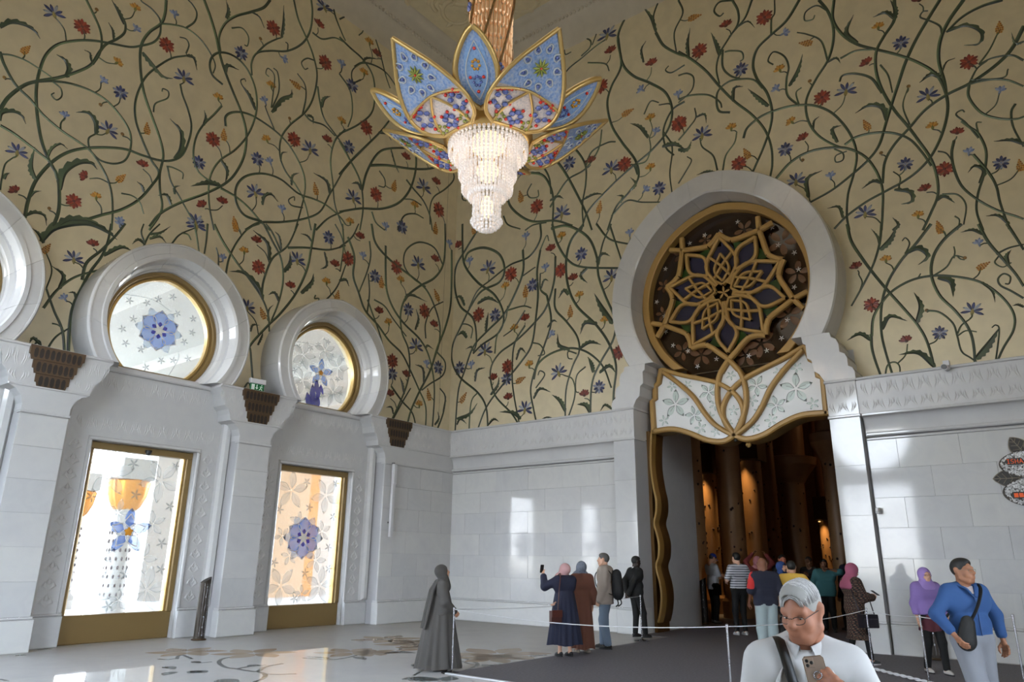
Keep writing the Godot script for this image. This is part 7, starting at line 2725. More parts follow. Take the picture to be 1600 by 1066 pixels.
	# ---------------- lower clothing
	if o.has("trousers"):
		var m := mat("trousers_%s" % t.name, o.trousers, 0.85)
		var g: float = o.get("loose", 0.016)
		var pr := [cap(B.call(-0.085, 0.97, 0), B.call(0.085, 0.97, 0), (0.114 + g * 0.5) * S, (0.114 + g * 0.5) * S, 1.1)]
		for s in 2:
			pr.append(cap(hip[s], kn[s], (0.088 + g) * S, (0.062 + g) * S))
			pr.append(cap(kn[s], an[s] + Vector3(0, 0.02, 0) * S, (0.060 + g) * S, (0.048 + g) * S))
		var mt := MB.new()
		join(mt, nets(pr, cell, 0.014 * S, [], [[Vector3(0, -1, 0), -0.055 * S], [Vector3(0, 1, 0), 1.04 * S]]))
		part(t, "trousers", mt, m)
	if o.has("skirt"):
		# [colour, top y, top rx, top rz, bottom y, bottom rx, bottom rz, folds]
		var q: Array = o.skirt
		var m := mat("skirt_%s" % t.name, q[0], 0.85)
		var rows := []
		for i in 17:
			var f := i / 16.0
			var row := PackedVector3Array()
			for j in 72:
				var a := TAU * j / 72
				var e := 1.0 + 0.085 * f * sin(a * q[7] + sin(a * 3.0) * 1.3) + 0.03 * f * sin(a * 5.0 + 1.0)
				var ff := pow(f, 0.8)
				row.append(Vector3(sin(a) * lerpf(q[2], q[5], ff) * e, lerpf(q[1], q[4], f) + 0.012 * sin(a * 4.0) * f, cos(a) * lerpf(q[3], q[6], ff) * e) * S + Vector3(0, 0, lean * maxf(0.0, lerpf(q[1], q[4], f) - 0.95) * S))
			rows.append(row)
		rows.reverse()
		var ms := MB.new()
		ms.grid(rows, true)
		part(t, "skirt", ms, m)
	# ---------------- shoes
	var shm := mat("shoes_%s" % t.name, o.get("shoes", Color(0.04, 0.04, 0.045)), 0.5)
	var slm := mat("soles_%s" % t.name, o.get("soles", Color(0.10, 0.10, 0.10)), 0.7)
	for s in 2:
		var a: Vector3 = an[s]
		var ms := MB.new()
		join(ms, nets([cap(a + Vector3(0, -0.025, -0.035) * S, a + Vector3(0, -0.040, 0.06) * S, 0.042 * S, 0.040 * S), cap(a + Vector3(0, -0.040, 0.06) * S, a + Vector3(0, -0.046, 0.135) * S, 0.040 * S, 0.030 * S)], 0.012, 0.01, [], [[Vector3(0, -1, 0), -(a.y - 0.062 * S)]]))
		var sho := part(t, "shoe", ms, shm)
		var so := MB.new()
		so.lathe([Vector2(0.001, a.y - 0.075 * S), Vector2(1, a.y - 0.075 * S), Vector2(1, a.y - 0.055 * S), Vector2(0.001, a.y - 0.055 * S)], 16, true)
		for i in so.v.size():
			so.v[i] = Vector3(a.x + so.v[i].x * 0.045 * S, so.v[i].y, a.z + 0.048 * S + so.v[i].z * 0.128 * S)
		part(sho, "sole", so, slm)
	# ---------------- upper clothing
	if o.has("top"):
		var m := mat("top_%s" % t.name, o.top, 0.85)
		if o.has("pattern"):
			tri(m, o.pattern[0], o.pattern[1], false)
		var g: float = o.get("puff", 0.016)
		var pr: Array = torso.call(g)
		var hem: float = o.get("hem", 0.86)
		if hem < 0.9:
			pr.append(cap(B.call(-0.08 * w, hem - 0.06, 0), B.call(0.08 * w, hem - 0.06, 0), (0.118 + g + o.get("flare", 0.0)) * S, (0.118 + g + o.get("flare", 0.0)) * S, 1.05))
			pr.append(cap(B.call(0, hem - 0.06, 0), B.call(0, 1.1, 0), (0.125 + g + o.get("flare", 0.0)) * S, (0.12 + g) * S, 1.1))
		for s in 2:
			var sl: float = o.get("sleeve", 1.0)
			var gs: float = o.get("sleeve_puff", g)
			if sl > 0.6:
				pr.append(cap(sh[s], el[s], (0.050 + gs) * S, (0.044 + gs) * S))
				pr.append(cap(el[s], Vector3(el[s]).lerp(wr[s], minf(1.0, (sl - 0.5) * 2.0)), (0.044 + gs) * S, (0.034 + gs) * S))
			else:
				pr.append(cap(sh[s], Vector3(sh[s]).lerp(el[s], sl * 2.0), (0.052 + gs) * S, (0.05 + gs) * S))
		var mt := MB.new()
		join(mt, nets(pr, cell * o.get("top_fine", 1.0), 0.016 * S, [cap(B.call(0, 1.47, 0.02), B.call(0, 1.6, 0.04), 0.056 * S, 0.06 * S)], [[Vector3(0, -1, 0), -hem * S]]))
		part(t, "top", mt, m)
		if o.has("collar"):
			var mc := MB.new()
			var rows := []
			for i in 2:
				var row := PackedVector3Array()
				for j in 28:
					var a := lerpf(0.35, TAU - 0.35, j / 27.0)
					row.append(B.call(sin(a) * (0.078 - 0.012 * i), 1.435 + 0.05 * i - 0.035 * cos(a), -0.008 + cos(a) * (0.078 - 0.012 * i)))
				rows.append(row)
			mc.grid(rows)
			part(t, "collar", mc, mat("collar_%s" % t.name, o.collar, 0.8))
	# ---------------- hair, scarf, cap: modelled in head space
	if o.has("hair"):
		var mh := MB.new()
		var hp := [ell(Vector3(0, 0.036, -0.020), Vector3(0.080, 0.094, 0.097)), ell(Vector3(0, 0.080, 0.014), Vector3(0.062, 0.048, 0.074))]
		var low: float = o.get("hairline", 0.0)
		join(mh, nets(hp, fine, 0.008, [ell(Vector3(0, -0.045 + o.get("brow_high", 0.0), 0.098), Vector3(0.080, 0.128, 0.080)), ell(Vector3(0.085, -0.03, 0.0), Vector3(0.03, 0.05, 0.035)), ell(Vector3(-0.085, -0.03, 0.0), Vector3(0.03, 0.05, 0.035))], [[Vector3(0, -1, 0.25), 0.055 + low]]), hx)
		part(t, "hair", mh, mat("hair_%s" % t.name, o.hair, 0.6))
	if o.has("scarf"):
		var mh := MB.new()
		var d: float = o.get("drape", 0.24)
		var sp := [ell(Vector3(0, 0.030, -0.022), Vector3(0.094, 0.107, 0.116)), cap(Vector3(0, -0.02, -0.01), Vector3(0, -0.125, 0.0), 0.092, 0.085), cap(Vector3(-0.05, -0.16, -0.01), Vector3(0.05, -0.16, -0.01), 0.092, 0.092), cap(Vector3(-0.07, -d + 0.03, -0.015), Vector3(0.07, -d + 0.03, -0.015), 0.110, 0.110, 1.1)]
		join(mh, nets(sp, maxf(fine, 0.009), 0.014, [ell(Vector3(0, -0.018, 0.112), Vector3(0.057, 0.086, 0.080))], [[Vector3(0, -1, 0), d + 0.05]]), hx)
		var ms := mat("scarf_%s" % t.name, o.scarf, 0.85)
		if o.has("scarf_pattern"):
			tri(ms, o.scarf_pattern[0], o.scarf_pattern[1], false)
		part(t, "headscarf", mh, ms)
	if o.has("cap"):
		var mh := MB.new()
		join(mh, nets([ell(Vector3(0, 0.055, -0.012), Vector3(0.086, 0.085, 0.100))], fine, 0.006, [], [[Vector3(0, -1, 0.1), -0.038]]), hx)
		mh.xf = hx
		var brim := []
		for i in 2:
			var row := PackedVector3Array()
			for j in 13:
				var a := lerpf(-1.1, 1.1, j / 12.0)
				row.append(Vector3(sin(a) * (0.083 + 0.004 * i), 0.045 - 0.018 * i, cos(a) * (0.085 + 0.075 * i * cos(a))))
			brim.append(row)
		mh.grid(brim)
		part(t, "cap", mh, mat("cap_%s" % t.name, o.cap, 0.8))
	# eyes, brows, glasses
	if o.get("face", true) or o.has("brow"):
		var dark := mat("eye_dark", Color(0.05, 0.035, 0.03), 0.3)
		var me := MB.new()
		me.xf = hx
		for s in [-1.0, 1.0]:
			me.ball(Vector3(s * 0.032, 0.006, 0.0755), Vector3(0.0125, 0.006, 0.006), 10, 6)
		if o.get("face", true):
			part(t, "eyes", me, dark)
		var br := MB.new()
		br.xf = hx
		for s in [-1.0, 1.0]:
			br.tube([Vector3(s * 0.016, 0.026, 0.086), Vector3(s * 0.034, 0.031, 0.083), Vector3(s * 0.052, 0.025, 0.070)], [0.003, 0.004, 0.002], 6)
		part(t, "brows", br, mat("brow_%s" % t.name, o.get("brow", o.get("hair", Color(0.06, 0.05, 0.045))), 0.7))
		var li := MB.new()
		li.xf = hx
		li.tube([Vector3(-0.022, -0.062, 0.0835), Vector3(0, -0.064, 0.090), Vector3(0.022, -0.062, 0.0835)], [0.002, 0.0035, 0.002], 6)
		part(t, "lips", li, mat("lip_%s" % t.name, Color(o.skin).lerp(Color(0.42, 0.14, 0.12), 0.55), 0.5))
	if o.has("glasses"):
		var mg := MB.new()
		mg.xf = hx
		var gy: float = o.get("glass_y", 0.002)
		for s in [-1.0, 1.0]:
			var loop := []
			for j in 17:
				var a := TAU * j / 16
				loop.append(Vector3(s * (0.033 + 0.026 * cos(a)), gy + 0.018 * sin(a) * (0.85 if sin(a) > 0 else 1.0), 0.106 - 0.012 * absf(0.033 + 0.026 * cos(a) - 0.02) / 0.04))
			mg.tube(loop, 0.0017, 5, false)
			mg.tube([Vector3(s * 0.059, gy + 0.006, 0.096), Vector3(s * 0.079, gy + 0.012, 0.02), Vector3(s * 0.082, gy + 0.010, -0.02)], 0.0016, 5)
		mg.tube([Vector3(-0.008, gy + 0.006, 0.107), Vector3(0, gy + 0.009, 0.109), Vector3(0.008, gy + 0.006, 0.107)], 0.0017, 5)
		part(t, "glasses", mg, mat("glasses_%s" % t.name, o.glasses, 0.3, 0.6))
	return t

# direction of facing: 0 = towards picture right as seen across the hall, 90 = away from the entrance
func turn_of(deg: float) -> float:
	var y := deg_to_rad(38.38)
	var r := Vector3(cos(y), 0, -sin(y))
	var f := Vector3(-sin(y), 0, -cos(y))
	var d := r * cos(deg_to_rad(deg)) + f * sin(deg_to_rad(deg))
	return atan2(d.x, d.z)

# ---------------------------------------------------------------- the visitors
func strap(mb: MB, pts: Array, w: float) -> void:
	mb.tube(spline(pts, 5), w, 6, true, 0.3)

func phone(called: String, label: String, at: Vector3, b: Basis, m: Material) -> Node3D:
	var t := thing(called, label, "phone", at)
	t.basis = b
	var mb := MB.new()
	var pl := PackedVector2Array()
	for c in [[1, 1], [-1, 1], [-1, -1], [1, -1]]:
		for k in 4:
			var a := deg_to_rad({"11": 0.0, "-11": 90.0, "-1-1": 180.0, "1-1": 270.0}["%d%d" % c] + k * 30.0)
			pl.append(Vector2(c[0] * 0.027 + 0.010 * cos(a), c[1] * 0.065 + 0.010 * sin(a)))
	mb.prism(pl, -0.004, 0.004)
	part(t, "case", mb, m)
	var sc := MB.new()
	sc.box(Vector3(-0.034, -0.071, -0.0046), Vector3(0.034, 0.071, -0.0041))
	part(t, "screen", sc, M.black)
	return t

func build_crowd() -> void:
	var tan := Color(0.74, 0.55, 0.44)
	var pale := Color(0.80, 0.62, 0.52)
	var brown := Color(0.42, 0.28, 0.20)
	var black := Color(0.03, 0.03, 0.034)
	# woman in the grey abaya by the first post
	var p := person(Vector3(-8.56, 0, -9.02), turn_of(18), "woman in a long grey abaya and matching headscarf standing by the rope post", {"h": 1.60, "skin": tan, "scarf": Color(0.235, 0.225, 0.215), "drape": 0.26, "top": Color(0.28, 0.268, 0.258), "puff": 0.024, "sleeve_puff": 0.03, "hem": 0.9, "hands": [Vector3(0.12, 0.98, 0.24), Vector3(-0.12, 0.97, 0.22)], "skirt": [Color(0.28, 0.268, 0.258), 1.36, 0.145, 0.125, 0.045, 0.27, 0.40, 13.0], "shoes": Color(0.35, 0.22, 0.16), "nod": -12.0, "fine": 0.009})
	var tail := MB.new()
	for s in [-1.0, 1.0]:
		tail.tube([Vector3(s * 0.05, 1.36, -0.06), Vector3(s * 0.08, 1.20, -0.15), Vector3(s * 0.10, 0.90, -0.21), Vector3(s * 0.09, 0.62, -0.27)], [0.05, 0.075, 0.08, 0.06], 10, true, 0.35, Vector3(0, 0, 1))
	part(p, "scarf_tail", tail, M["scarf_" + str(p.name)])
	# woman in navy dress taking a photograph, her friend behind her
	person(Vector3(-8.02, 0.012, -11.80), turn_of(120), "woman in a navy pleated dress and pink headscarf holding up a phone", {"h": 1.63, "skin": pale, "scarf": Color(0.72, 0.56, 0.56), "drape": 0.20, "top": Color(0.09, 0.105, 0.19), "puff": 0.035, "sleeve_puff": 0.035, "sleeve": 0.95, "hem": 0.9, "hands": [Vector3(0.31, 1.50, 0.30), Vector3(0.30, 0.90, 0.0)], "elbows": [Vector3(0.6, -0.8, 0.1), Vector3(0.3, -0.3, -0.8)], "skirt": [Color(0.09, 0.105, 0.19), 1.22, 0.19, 0.17, 0.22, 0.35, 0.30, 17.0], "shoes": black, "nod": -25.0, "yaw": 10.0})
	phone("phone", "black phone held up by the woman in the navy dress", Vector3(-8.02, 0.012, -11.80) + Basis(Vector3.UP, turn_of(120)) * Vector3(0.29, 1.52, 0.33), Basis(Vector3.UP, turn_of(120)) * Basis(Vector3.RIGHT, -0.2), M.black)
	var bag := thing("handbag", "brown leather shoulder bag at the navy dress woman's hip", "handbag", Vector3(-8.02, 0.012, -11.80), turn_of(120))
	var bm := MB.new()
	bm.slab(Vector3(0.20, 0.58, -0.20), Vector3(0.42, 0.80, -0.10), 0.02)
	part(bag, "bag_body", bm, mat("leather", Color(0.24, 0.09, 0.055), 0.45))
	var bf := MB.new()
	bf.slab(Vector3(0.20, 0.69, -0.22), Vector3(0.42, 0.81, -0.195), 0.01)
	part(bag, "flap", bf, mat("leather_flap", Color(0.28, 0.11, 0.065), 0.4))
	var bs := MB.new()
	strap(bs, [Vector3(0.25, 0.80, -0.15), Vector3(0.26, 1.1, -0.2), Vector3(0.13, 1.44, -0.05), Vector3(0.24, 1.2, 0.1)], 0.018)
	part(bag, "strap", bs, M.leather)
	person(Vector3(-8.06, 0.0, -12.45), turn_of(110), "woman in a rust-brown dress and grey plaid headscarf behind the navy dress", {"h": 1.68, "skin": pale, "scarf": Color(0.56, 0.58, 0.61), "scarf_pattern": [noise_tex(61, 0.05, [[0.0, Color(0.35, 0.37, 0.42)], [0.5, Color(0.9, 0.9, 0.92)], [1.0, Color(0.5, 0.52, 0.58)]], 128, 1), 6.0], "drape": 0.2, "top": Color(0.36, 0.21, 0.155), "puff": 0.03, "hem": 0.9, "skirt": [Color(0.36, 0.21, 0.155), 1.2, 0.17, 0.15, 0.10, 0.24, 0.22, 11.0], "shoes": Color(0.55, 0.50, 0.46), "nod": -15.0})
	# man in beige shirt with backpack
	var px := Vector3(-8.07, 0.012, -13.35)
	var tn := turn_of(155)
	person(px, tn, "grey-haired man in a beige jacket and blue jeans wearing a backpack", {"h": 1.83, "skin": pale, "hair": Color(0.30, 0.29, 0.28), "top": Color(0.64, 0.59, 0.55), "puff": 0.04, "hem": 0.80, "trousers": Color(0.40, 0.46, 0.53), "loose": 0.024, "hands": [Vector3(0.22, 0.90, 0.06), Vector3(-0.18, 1.02, 0.22)], "feet": [Vector3(0.10, 0.075, -0.06), Vector3(-0.10, 0.075, 0.10)], "shoes": black, "nod": -4.0})
	var bp := thing("backpack", "black backpack on the back of the man in the beige jacket", "backpack", px, tn)
	var bb := MB.new()
	join(bb, nets([cap(Vector3(0, 1.06, -0.27), Vector3(0, 1.40, -0.25), 0.145, 0.12, 1.25)], 0.02, 0.02))
	part(bp, "pack_body", bb, mat("pack", Color(0.035, 0.04, 0.055), 0.7))
	var bq := MB.new()
	for s in [-1.0, 1.0]:
		strap(bq, [Vector3(s * 0.10, 1.36, -0.22), Vector3(s * 0.14, 1.53, -0.06), Vector3(s * 0.15, 1.42, 0.15), Vector3(s * 0.18, 1.15, 0.10), Vector3(s * 0.13, 1.02, -0.2)], 0.022)
		strap(bq, [Vector3(s * 0.10, 1.0, -0.26), Vector3(s * 0.11, 0.86, -0.30), Vector3(s * 0.08, 0.80, -0.24)], 0.014)
	part(bp, "straps", bq, M.pack)
	# guard
	person(Vector3(-8.69, 0.012, -15.75), turn_of(25), "guard in a black suit standing with hands behind back at the gate jamb", {"h": 1.79, "skin": Color(0.16, 0.09, 0.065), "hair": Color(0.015, 0.013, 0.012), "top": Color(0.012, 0.012, 0.014), "puff": 0.024, "hem": 0.84, "trousers": Color(0.012, 0.012, 0.014), "loose": 0.012, "collar": Color(0.80, 0.80, 0.80), "hands": [Vector3(0.05, 0.97, -0.22), Vector3(-0.05, 0.95, -0.22)], "feet": [Vector3(0.11, 0.075, 0.02), Vector3(-0.11, 0.075, 0.14)], "nod": 6.0})
	# group in the gateway
	person(Vector3(-9.09, 0, -21.1), turn_of(20), "man in a white T-shirt and blue cap looking down in the gateway", {"h": 1.92, "skin": tan, "hair": Color(0.04, 0.03, 0.03), "cap": Color(0.05, 0.16, 0.50), "top": Color(0.72, 0.72, 0.74), "sleeve": 0.4, "hem": 0.84, "trousers": Color(0.02, 0.02, 0.024), "hands": [Vector3(0.10, 1.18, 0.30), Vector3(-0.12, 1.15, 0.30)], "shoes": Color(0.5, 0.5, 0.5), "nod": 25.0})
	var cs := thing("shoulder_bag", "black crossbody bag of the man in the blue cap", "bag", Vector3(-9.09, 0, -21.1), turn_of(20))
	var cm := MB.new()
	strap(cm, [Vector3(0.16, 1.60, -0.02), Vector3(0.02, 1.40, 0.19), Vector3(-0.17, 1.12, 0.16), Vector3(-0.26, 1.0, 0.0)], 0.022)
	part(cs, "strap", cm, M.black)
	var cb := MB.new()
	cb.slab(Vector3(-0.36, 0.78, -0.14), Vector3(-0.20, 1.06, 0.05), 0.03)
	part(cs, "bag_body", cb, M.black)
	var stripes := Image.create(8, 64, false, Image.FORMAT_RGB8)
	stripes.fill(Color(1, 1, 1))
	for k in 4:
		stripes.fill_rect(Rect2i(0, k * 16, 8, 5), Color(0.16, 0.18, 0.24))
	var stex := ImageTexture.create_from_image(stripes)
	person(Vector3(-7.13, 0, -18.1), turn_of(100), "person in a navy-striped white T-shirt and black trousers seen from behind", {"h": 1.92, "skin": pale, "hair": Color(0.02, 0.018, 0.018), "top": Color(0.76, 0.76, 0.78), "pattern": [stex, 4.4], "sleeve": 0.42, "hem": 0.98, "trousers": Color(0.015, 0.015, 0.018), "loose": 0.004, "shoes": Color(0.75, 0.75, 0.75), "soles": Color(0.8, 0.8, 0.8), "hands": [Vector3(0.20, 1.12, 0.20), Vector3(-0.20, 1.12, 0.20)], "feet": [Vector3(0.12, 0.075, 0.0), Vector3(-0.10, 0.075, 0.04)]})
	var kef := noise_tex(63, 0.06, [[0.0, Color(0.75, 0.25, 0.28)], [0.5, Color(0.95, 0.9, 0.9)], [1.0, Color(0.8, 0.35, 0.38)]], 128, 1)
	person(Vector3(-7.28, 0, -19.9), turn_of(60), "person in a red-and-white checked headcloth raising both arms behind the striped shirt", {"h": 1.85, "skin": brown, "scarf": Color(0.75, 0.62, 0.64), "scarf_pattern": [kef, 8.0], "drape": 0.28, "top": Color(0.36, 0.10, 0.10), "hem": 0.6, "trousers": Color(0.36, 0.09, 0.08), "hands": [Vector3(0.16, 1.80, 0.22), Vector3(-0.20, 1.78, 0.22)], "elbows": [Vector3(1, 0.1, 0.3), Vector3(-1, 0.1, 0.3)]})
	var bald := person(Vector3(-5.02, 0.012, -14.0), turn_of(95), "bald man in a navy shirt with red sleeves and light grey trousers, back turned", {"h": 1.77, "skin": Color(0.46, 0.29, 0.21), "top": Color(0.08, 0.09, 0.16), "sleeve": 0.45, "puff": 0.03, "build": 1.1, "hem": 0.90, "trousers": Color(0.60, 0.65, 0.65), "loose": 0.03, "hands": [Vector3(0.26, 0.95, 0.14), Vector3(-0.25, 0.95, 0.12)], "nod": 8.0, "yaw": -20.0})
	var rs := MB.new()
	join(rs, nets([cap(Vector3(0.20, 1.44, -0.01), Vector3(0.275, 1.24, -0.03), 0.085, 0.078)], 0.018, 0.01))
	part(bald, "red_sleeve", rs, mat("red_cloth", Color(0.66, 0.13, 0.12), 0.85))
	person(Vector3(-5.95, 0, -17.75), turn_of(300), "woman in a dark blue headscarf among the crowd in the gateway", {"h": 1.72, "skin": tan, "scarf": Color(0.12, 0.22, 0.42), "drape": 0.26, "top": Color(0.04, 0.08, 0.10), "hem": 0.7, "trousers": Color(0.03, 0.03, 0.035)})
	var yel := person(Vector3(-4.66, 0.012, -14.5), turn_of(80), "black-haired man in a yellow polo shirt with light blue sleeves, back turned", {"h": 1.72, "skin": tan, "hair": Color(0.015, 0.013, 0.013), "top": Color(0.82, 0.66, 0.28), "sleeve": 0.4, "puff": 0.03, "build": 1.08, "hem": 0.86, "trousers": Color(0.05, 0.06, 0.08), "hands": [Vector3(0.24, 1.0, 0.15), Vector3(-0.30, 1.02, 0.05)]})
	var ys := MB.new()
	for s in [-1.0, 1.0]:
		join(ys, nets([cap(Vector3(s * 0.235, 1.33, -0.02), Vector3(s * 0.285, 1.20, -0.03), 0.080, 0.078)], 0.018, 0.01))
	part(yel, "blue_sleeves", ys, mat("sky_cloth", Color(0.45, 0.62, 0.84), 0.85))
	person(Vector3(-6.75, 0, -20.3), turn_of(265), "man in a black top with sunglasses pushed up on his head", {"h": 1.90, "skin": Color(0.70, 0.42, 0.32), "hair": Color(0.06, 0.045, 0.035), "top": Color(0.025, 0.022, 0.022), "sleeve": 0.4, "trousers": Color(0.03, 0.03, 0.03), "glasses": Color(0.03, 0.03, 0.03), "glass_y": 0.085})
	person(Vector3(-6.35, 0, -21.3), turn_of(230), "dark-haired man in a dark brown shirt deep in the gateway", {"h": 1.86, "skin": brown, "hair": Color(0.015, 0.013, 0.013), "top": Color(0.05, 0.035, 0.03), "trousers": Color(0.02, 0.02, 0.02), "hands": [Vector3(0.08, 1.3, 0.30), Vector3(-0.15, 1.05, 0.28)]})
	person(Vector3(-5.80, 0, -20.7), turn_of(250), "man in a teal shirt and black trousers raising a hand to his face", {"h": 1.80, "skin": brown, "hair": Color(0.02, 0.016, 0.015), "top": Color(0.20, 0.38, 0.39), "build": 1.12, "sleeve": 0.55, "puff": 0.03, "hem": 0.84, "trousers": Color(0.015, 0.015, 0.018), "hands": [Vector3(0.10, 1.50, 0.26), Vector3(-0.27, 0.95, 0.08)]})
	person(Vector3(-5.55, 0, -21.6), turn_of(120), "person in a dark violet-blue coat half hidden by the gate's marble edge", {"h": 1.66, "skin": brown, "scarf": Color(0.06, 0.05, 0.16), "top": Color(0.05, 0.045, 0.14), "hem": 0.6, "trousers": Color(0.02, 0.02, 0.02), "face": false})
	# woman in the patterned coat
	var pat := Image.create(64, 64, false, Image.FORMAT_RGB8)
	pat.fill(Color(0.10, 0.06, 0.06))
	for y in 64:
		for x in 64:
			var k := (x + (y / 8) * 5) % 16
			if y % 8 < 4 and k < 8 and (x + y) % 3 != 0:
				pat.set_pixel(x, y, Color(0.62, 0.50, 0.38) if (y / 8) % 2 else Color(0.52, 0.33, 0.24))
	var ptex := ImageTexture.create_from_image(pat)
	var pk := Vector3(-3.62, 0.012, -14.5)
	person(pk, turn_of(8), "woman in a brown patterned coat and rose headscarf reading her phone", {"h": 1.68, "skin": pale, "scarf": Color(0.55, 0.28, 0.37), "drape": 0.30, "top": Color(0.95, 0.95, 0.95), "pattern": [ptex, 4.4], "puff": 0.035, "flare": 0.03, "hem": 0.42, "trousers": Color(0.012, 0.012, 0.014), "loose": 0.0, "hands": [Vector3(0.07, 1.17, 0.34), Vector3(-0.09, 1.15, 0.32)], "feet": [Vector3(0.09, 0.075, -0.14), Vector3(-0.09, 0.075, 0.16)], "shoes": Color(0.16, 0.17, 0.17), "soles": Color(0.75, 0.75, 0.75), "nod": 22.0, "glasses": Color(0.1, 0.1, 0.1), "cell": 0.02})
	phone("phone", "dark phone in the hands of the woman in the patterned coat", pk + Basis(Vector3.UP, turn_of(8)) * Vector3(0.0, 1.18, 0.44), Basis(Vector3.UP, turn_of(8)) * Basis(Vector3.RIGHT, -1.0), M.black)
	var pb := thing("handbag", "small dark purple handbag at the patterned coat's hip", "handbag", pk, turn_of(8))
	var pm := MB.new()
	pm.slab(Vector3(-0.38, 0.62, -0.10), Vector3(-0.22, 0.84, 0.20), 0.02)
	part(pb, "bag_body", pm, mat("purple_leather", Color(0.07, 0.045, 0.085), 0.45))
	var pz := MB.new()
	pz.box(Vector3(-0.385, 0.765, -0.09), Vector3(-0.379, 0.772, 0.19))
	part(pb, "zip", pz, M.steel)
	var ps := MB.new()
	strap(ps, [Vector3(-0.28, 0.83, -0.08), Vector3(-0.2, 1.2, -0.13), Vector3(0.08, 1.40, -0.02), Vector3(-0.1, 1.25, 0.17), Vector3(-0.29, 0.83, 0.18)], 0.012)
	part(pb, "strap", ps, M.purple_leather)
	# woman with the lilac scarf
	person(Vector3(-2.38, 0.012, -14.15), turn_of(272), "woman in a lilac headscarf and shawl over a maroon tunic walking behind the blue jacket", {"h": 1.63, "skin": pale, "scarf": Color(0.58, 0.48, 0.72), "drape": 0.26, "top": Color(0.50, 0.41, 0.64), "puff": 0.04, "sleeve_puff": 0.022, "hem": 0.96, "skirt": [Color(0.28, 0.09, 0.14), 1.05, 0.16, 0.14, 0.70, 0.20, 0.18, 7.0], "trousers": Color(0.014, 0.014, 0.016), "loose": 0.01, "shoes": Color(0.70, 0.68, 0.66), "soles": Color(0.03, 0.03, 0.03), "glasses": Color(0.25, 0.2, 0.18), "feet": [Vector3(0.09, 0.075, 0.12), Vector3(-0.09, 0.075, -0.14)], "hands": [Vector3(0.27, 0.85, 0.10), Vector3(-0.26, 0.88, 0.05)]})
	# man in the blue jacket
	var bj := Vector3(-1.19, 0.012, -9.2)
	var bt := turn_of(-84)
	var jm := person(bj, bt, "man in a blue zip jacket and grey trousers with a black sling bag, looking aside", {"h": 1.75, "skin": Color(0.56, 0.38, 0.28), "hair": Color(0.018, 0.016, 0.016), "top": Color(0.13, 0.27, 0.46), "puff": 0.022, "sleeve": 0.86, "sleeve_puff": 0.018, "hem": 0.96, "build": 1.04, "trousers": Color(0.48, 0.49, 0.52), "loose": 0.036, "hands": [Vector3(0.36, 0.93, -0.02), Vector3(-0.30, 1.0, 0.16)], "elbows": [Vector3(0.9, -0.2, -0.4), Vector3(-0.9, -0.2, -0.4)], "feet": [Vector3(0.11, 0.075, -0.12), Vector3(-0.11, 0.075, 0.16)], "yaw": 20.0, "nod": -5.0, "glasses": Color(0.45, 0.42, 0.36), "cell": 0.016, "fine": 0.006, "shoes": black})
	var zip := MB.new()
	zip.tube([Vector3(0, 1.40, 0.135), Vector3(0, 1.25, 0.145), Vector3(0.0, 1.0, 0.155)], 0.006, 5)
	part(jm, "zip", zip, mat("zip_blue", Color(0.11, 0.24, 0.42), 0.5))
	var vn := MB.new()
	vn.grid([PackedVector3Array([Vector3(-0.055, 1.475, 0.055), Vector3(-0.01, 1.40, 0.122)]), PackedVector3Array([Vector3(0.055, 1.475, 0.055), Vector3(0.01, 1.40, 0.122)])], false, false, true)
	part(jm, "shirt_front", vn, mat("shirt_pale", Color(0.66, 0.62, 0.62), 0.85))
	for s in [-1.0, 1.0]:
		var co := MB.new()
		co.tube(spline([Vector3(s * 0.085, 1.475, -0.05), Vector3(s * 0.095, 1.48, 0.03), Vector3(s * 0.055, 1.45, 0.105), Vector3(s * 0.012, 1.37, 0.142)], 5), [0.02, 0.022, 0.022, 0.022, 0.022, 0.022, 0.022, 0.022, 0.022, 0.022, 0.022, 0.02, 0.02, 0.018, 0.016, 0.012], 8, true, 0.4)
		part(jm, "jacket_collar", co, M["top_" + str(jm.name)])
	var sg := thing("sling_bag", "black sling bag across the front of the blue jacket", "bag", bj, bt)
	var sb := MB.new()
	join(sb, nets([cap(Vector3(-0.15, 1.12, 0.17), Vector3(-0.19, 0.96, 0.17), 0.075, 0.105, 1.7)], 0.014, 0.02))
	part(sg, "bag_body", sb, mat("sling_cloth", Color(0.018, 0.018, 0.020), 0.75))
	var ss := MB.new()
	strap(ss, [Vector3(-0.14, 1.12, 0.185), Vector3(-0.03, 1.27, 0.185), Vector3(0.09, 1.43, 0.12), Vector3(0.13, 1.48, 0.0), Vector3(0.10, 1.40, -0.14), Vector3(-0.14, 1.15, -0.16)], 0.026)
	part(sg, "strap", ss, M.sling_cloth)
	# white-haired man close to the camera, reading his phone
	foreground_man()

# ---------------------------------------------------------------- carpet, ropes, posts, signs
func post(at: Vector3, label: String, h := 0.95) -> void:
	var t := thing("rope_post", label, "post", at)
	var pm := MB.new()
	pm.lathe([Vector2(0.001, 0.0), Vector2(0.17, 0.0), Vector2(0.17, 0.008), Vector2(0.05, 0.02), Vector2(0.016, 0.05), Vector2(0.001, 0.06)], 24)
	part(t, "base", pm, M.steel)
	var ps := MB.new()
	ps.lathe([Vector2(0.0135, 0.04), Vector2(0.0135, h), Vector2(0.001, h + 0.004)], 12, true)
	part(t, "pole", ps, M.steel)
	var pc := MB.new()
	pc.lathe([Vector2(0.018, h - 0.04), Vector2(0.018, h + 0.005), Vector2(0.001, h + 0.012)], 12, true)
	part(t, "cap", pc, M.steel)

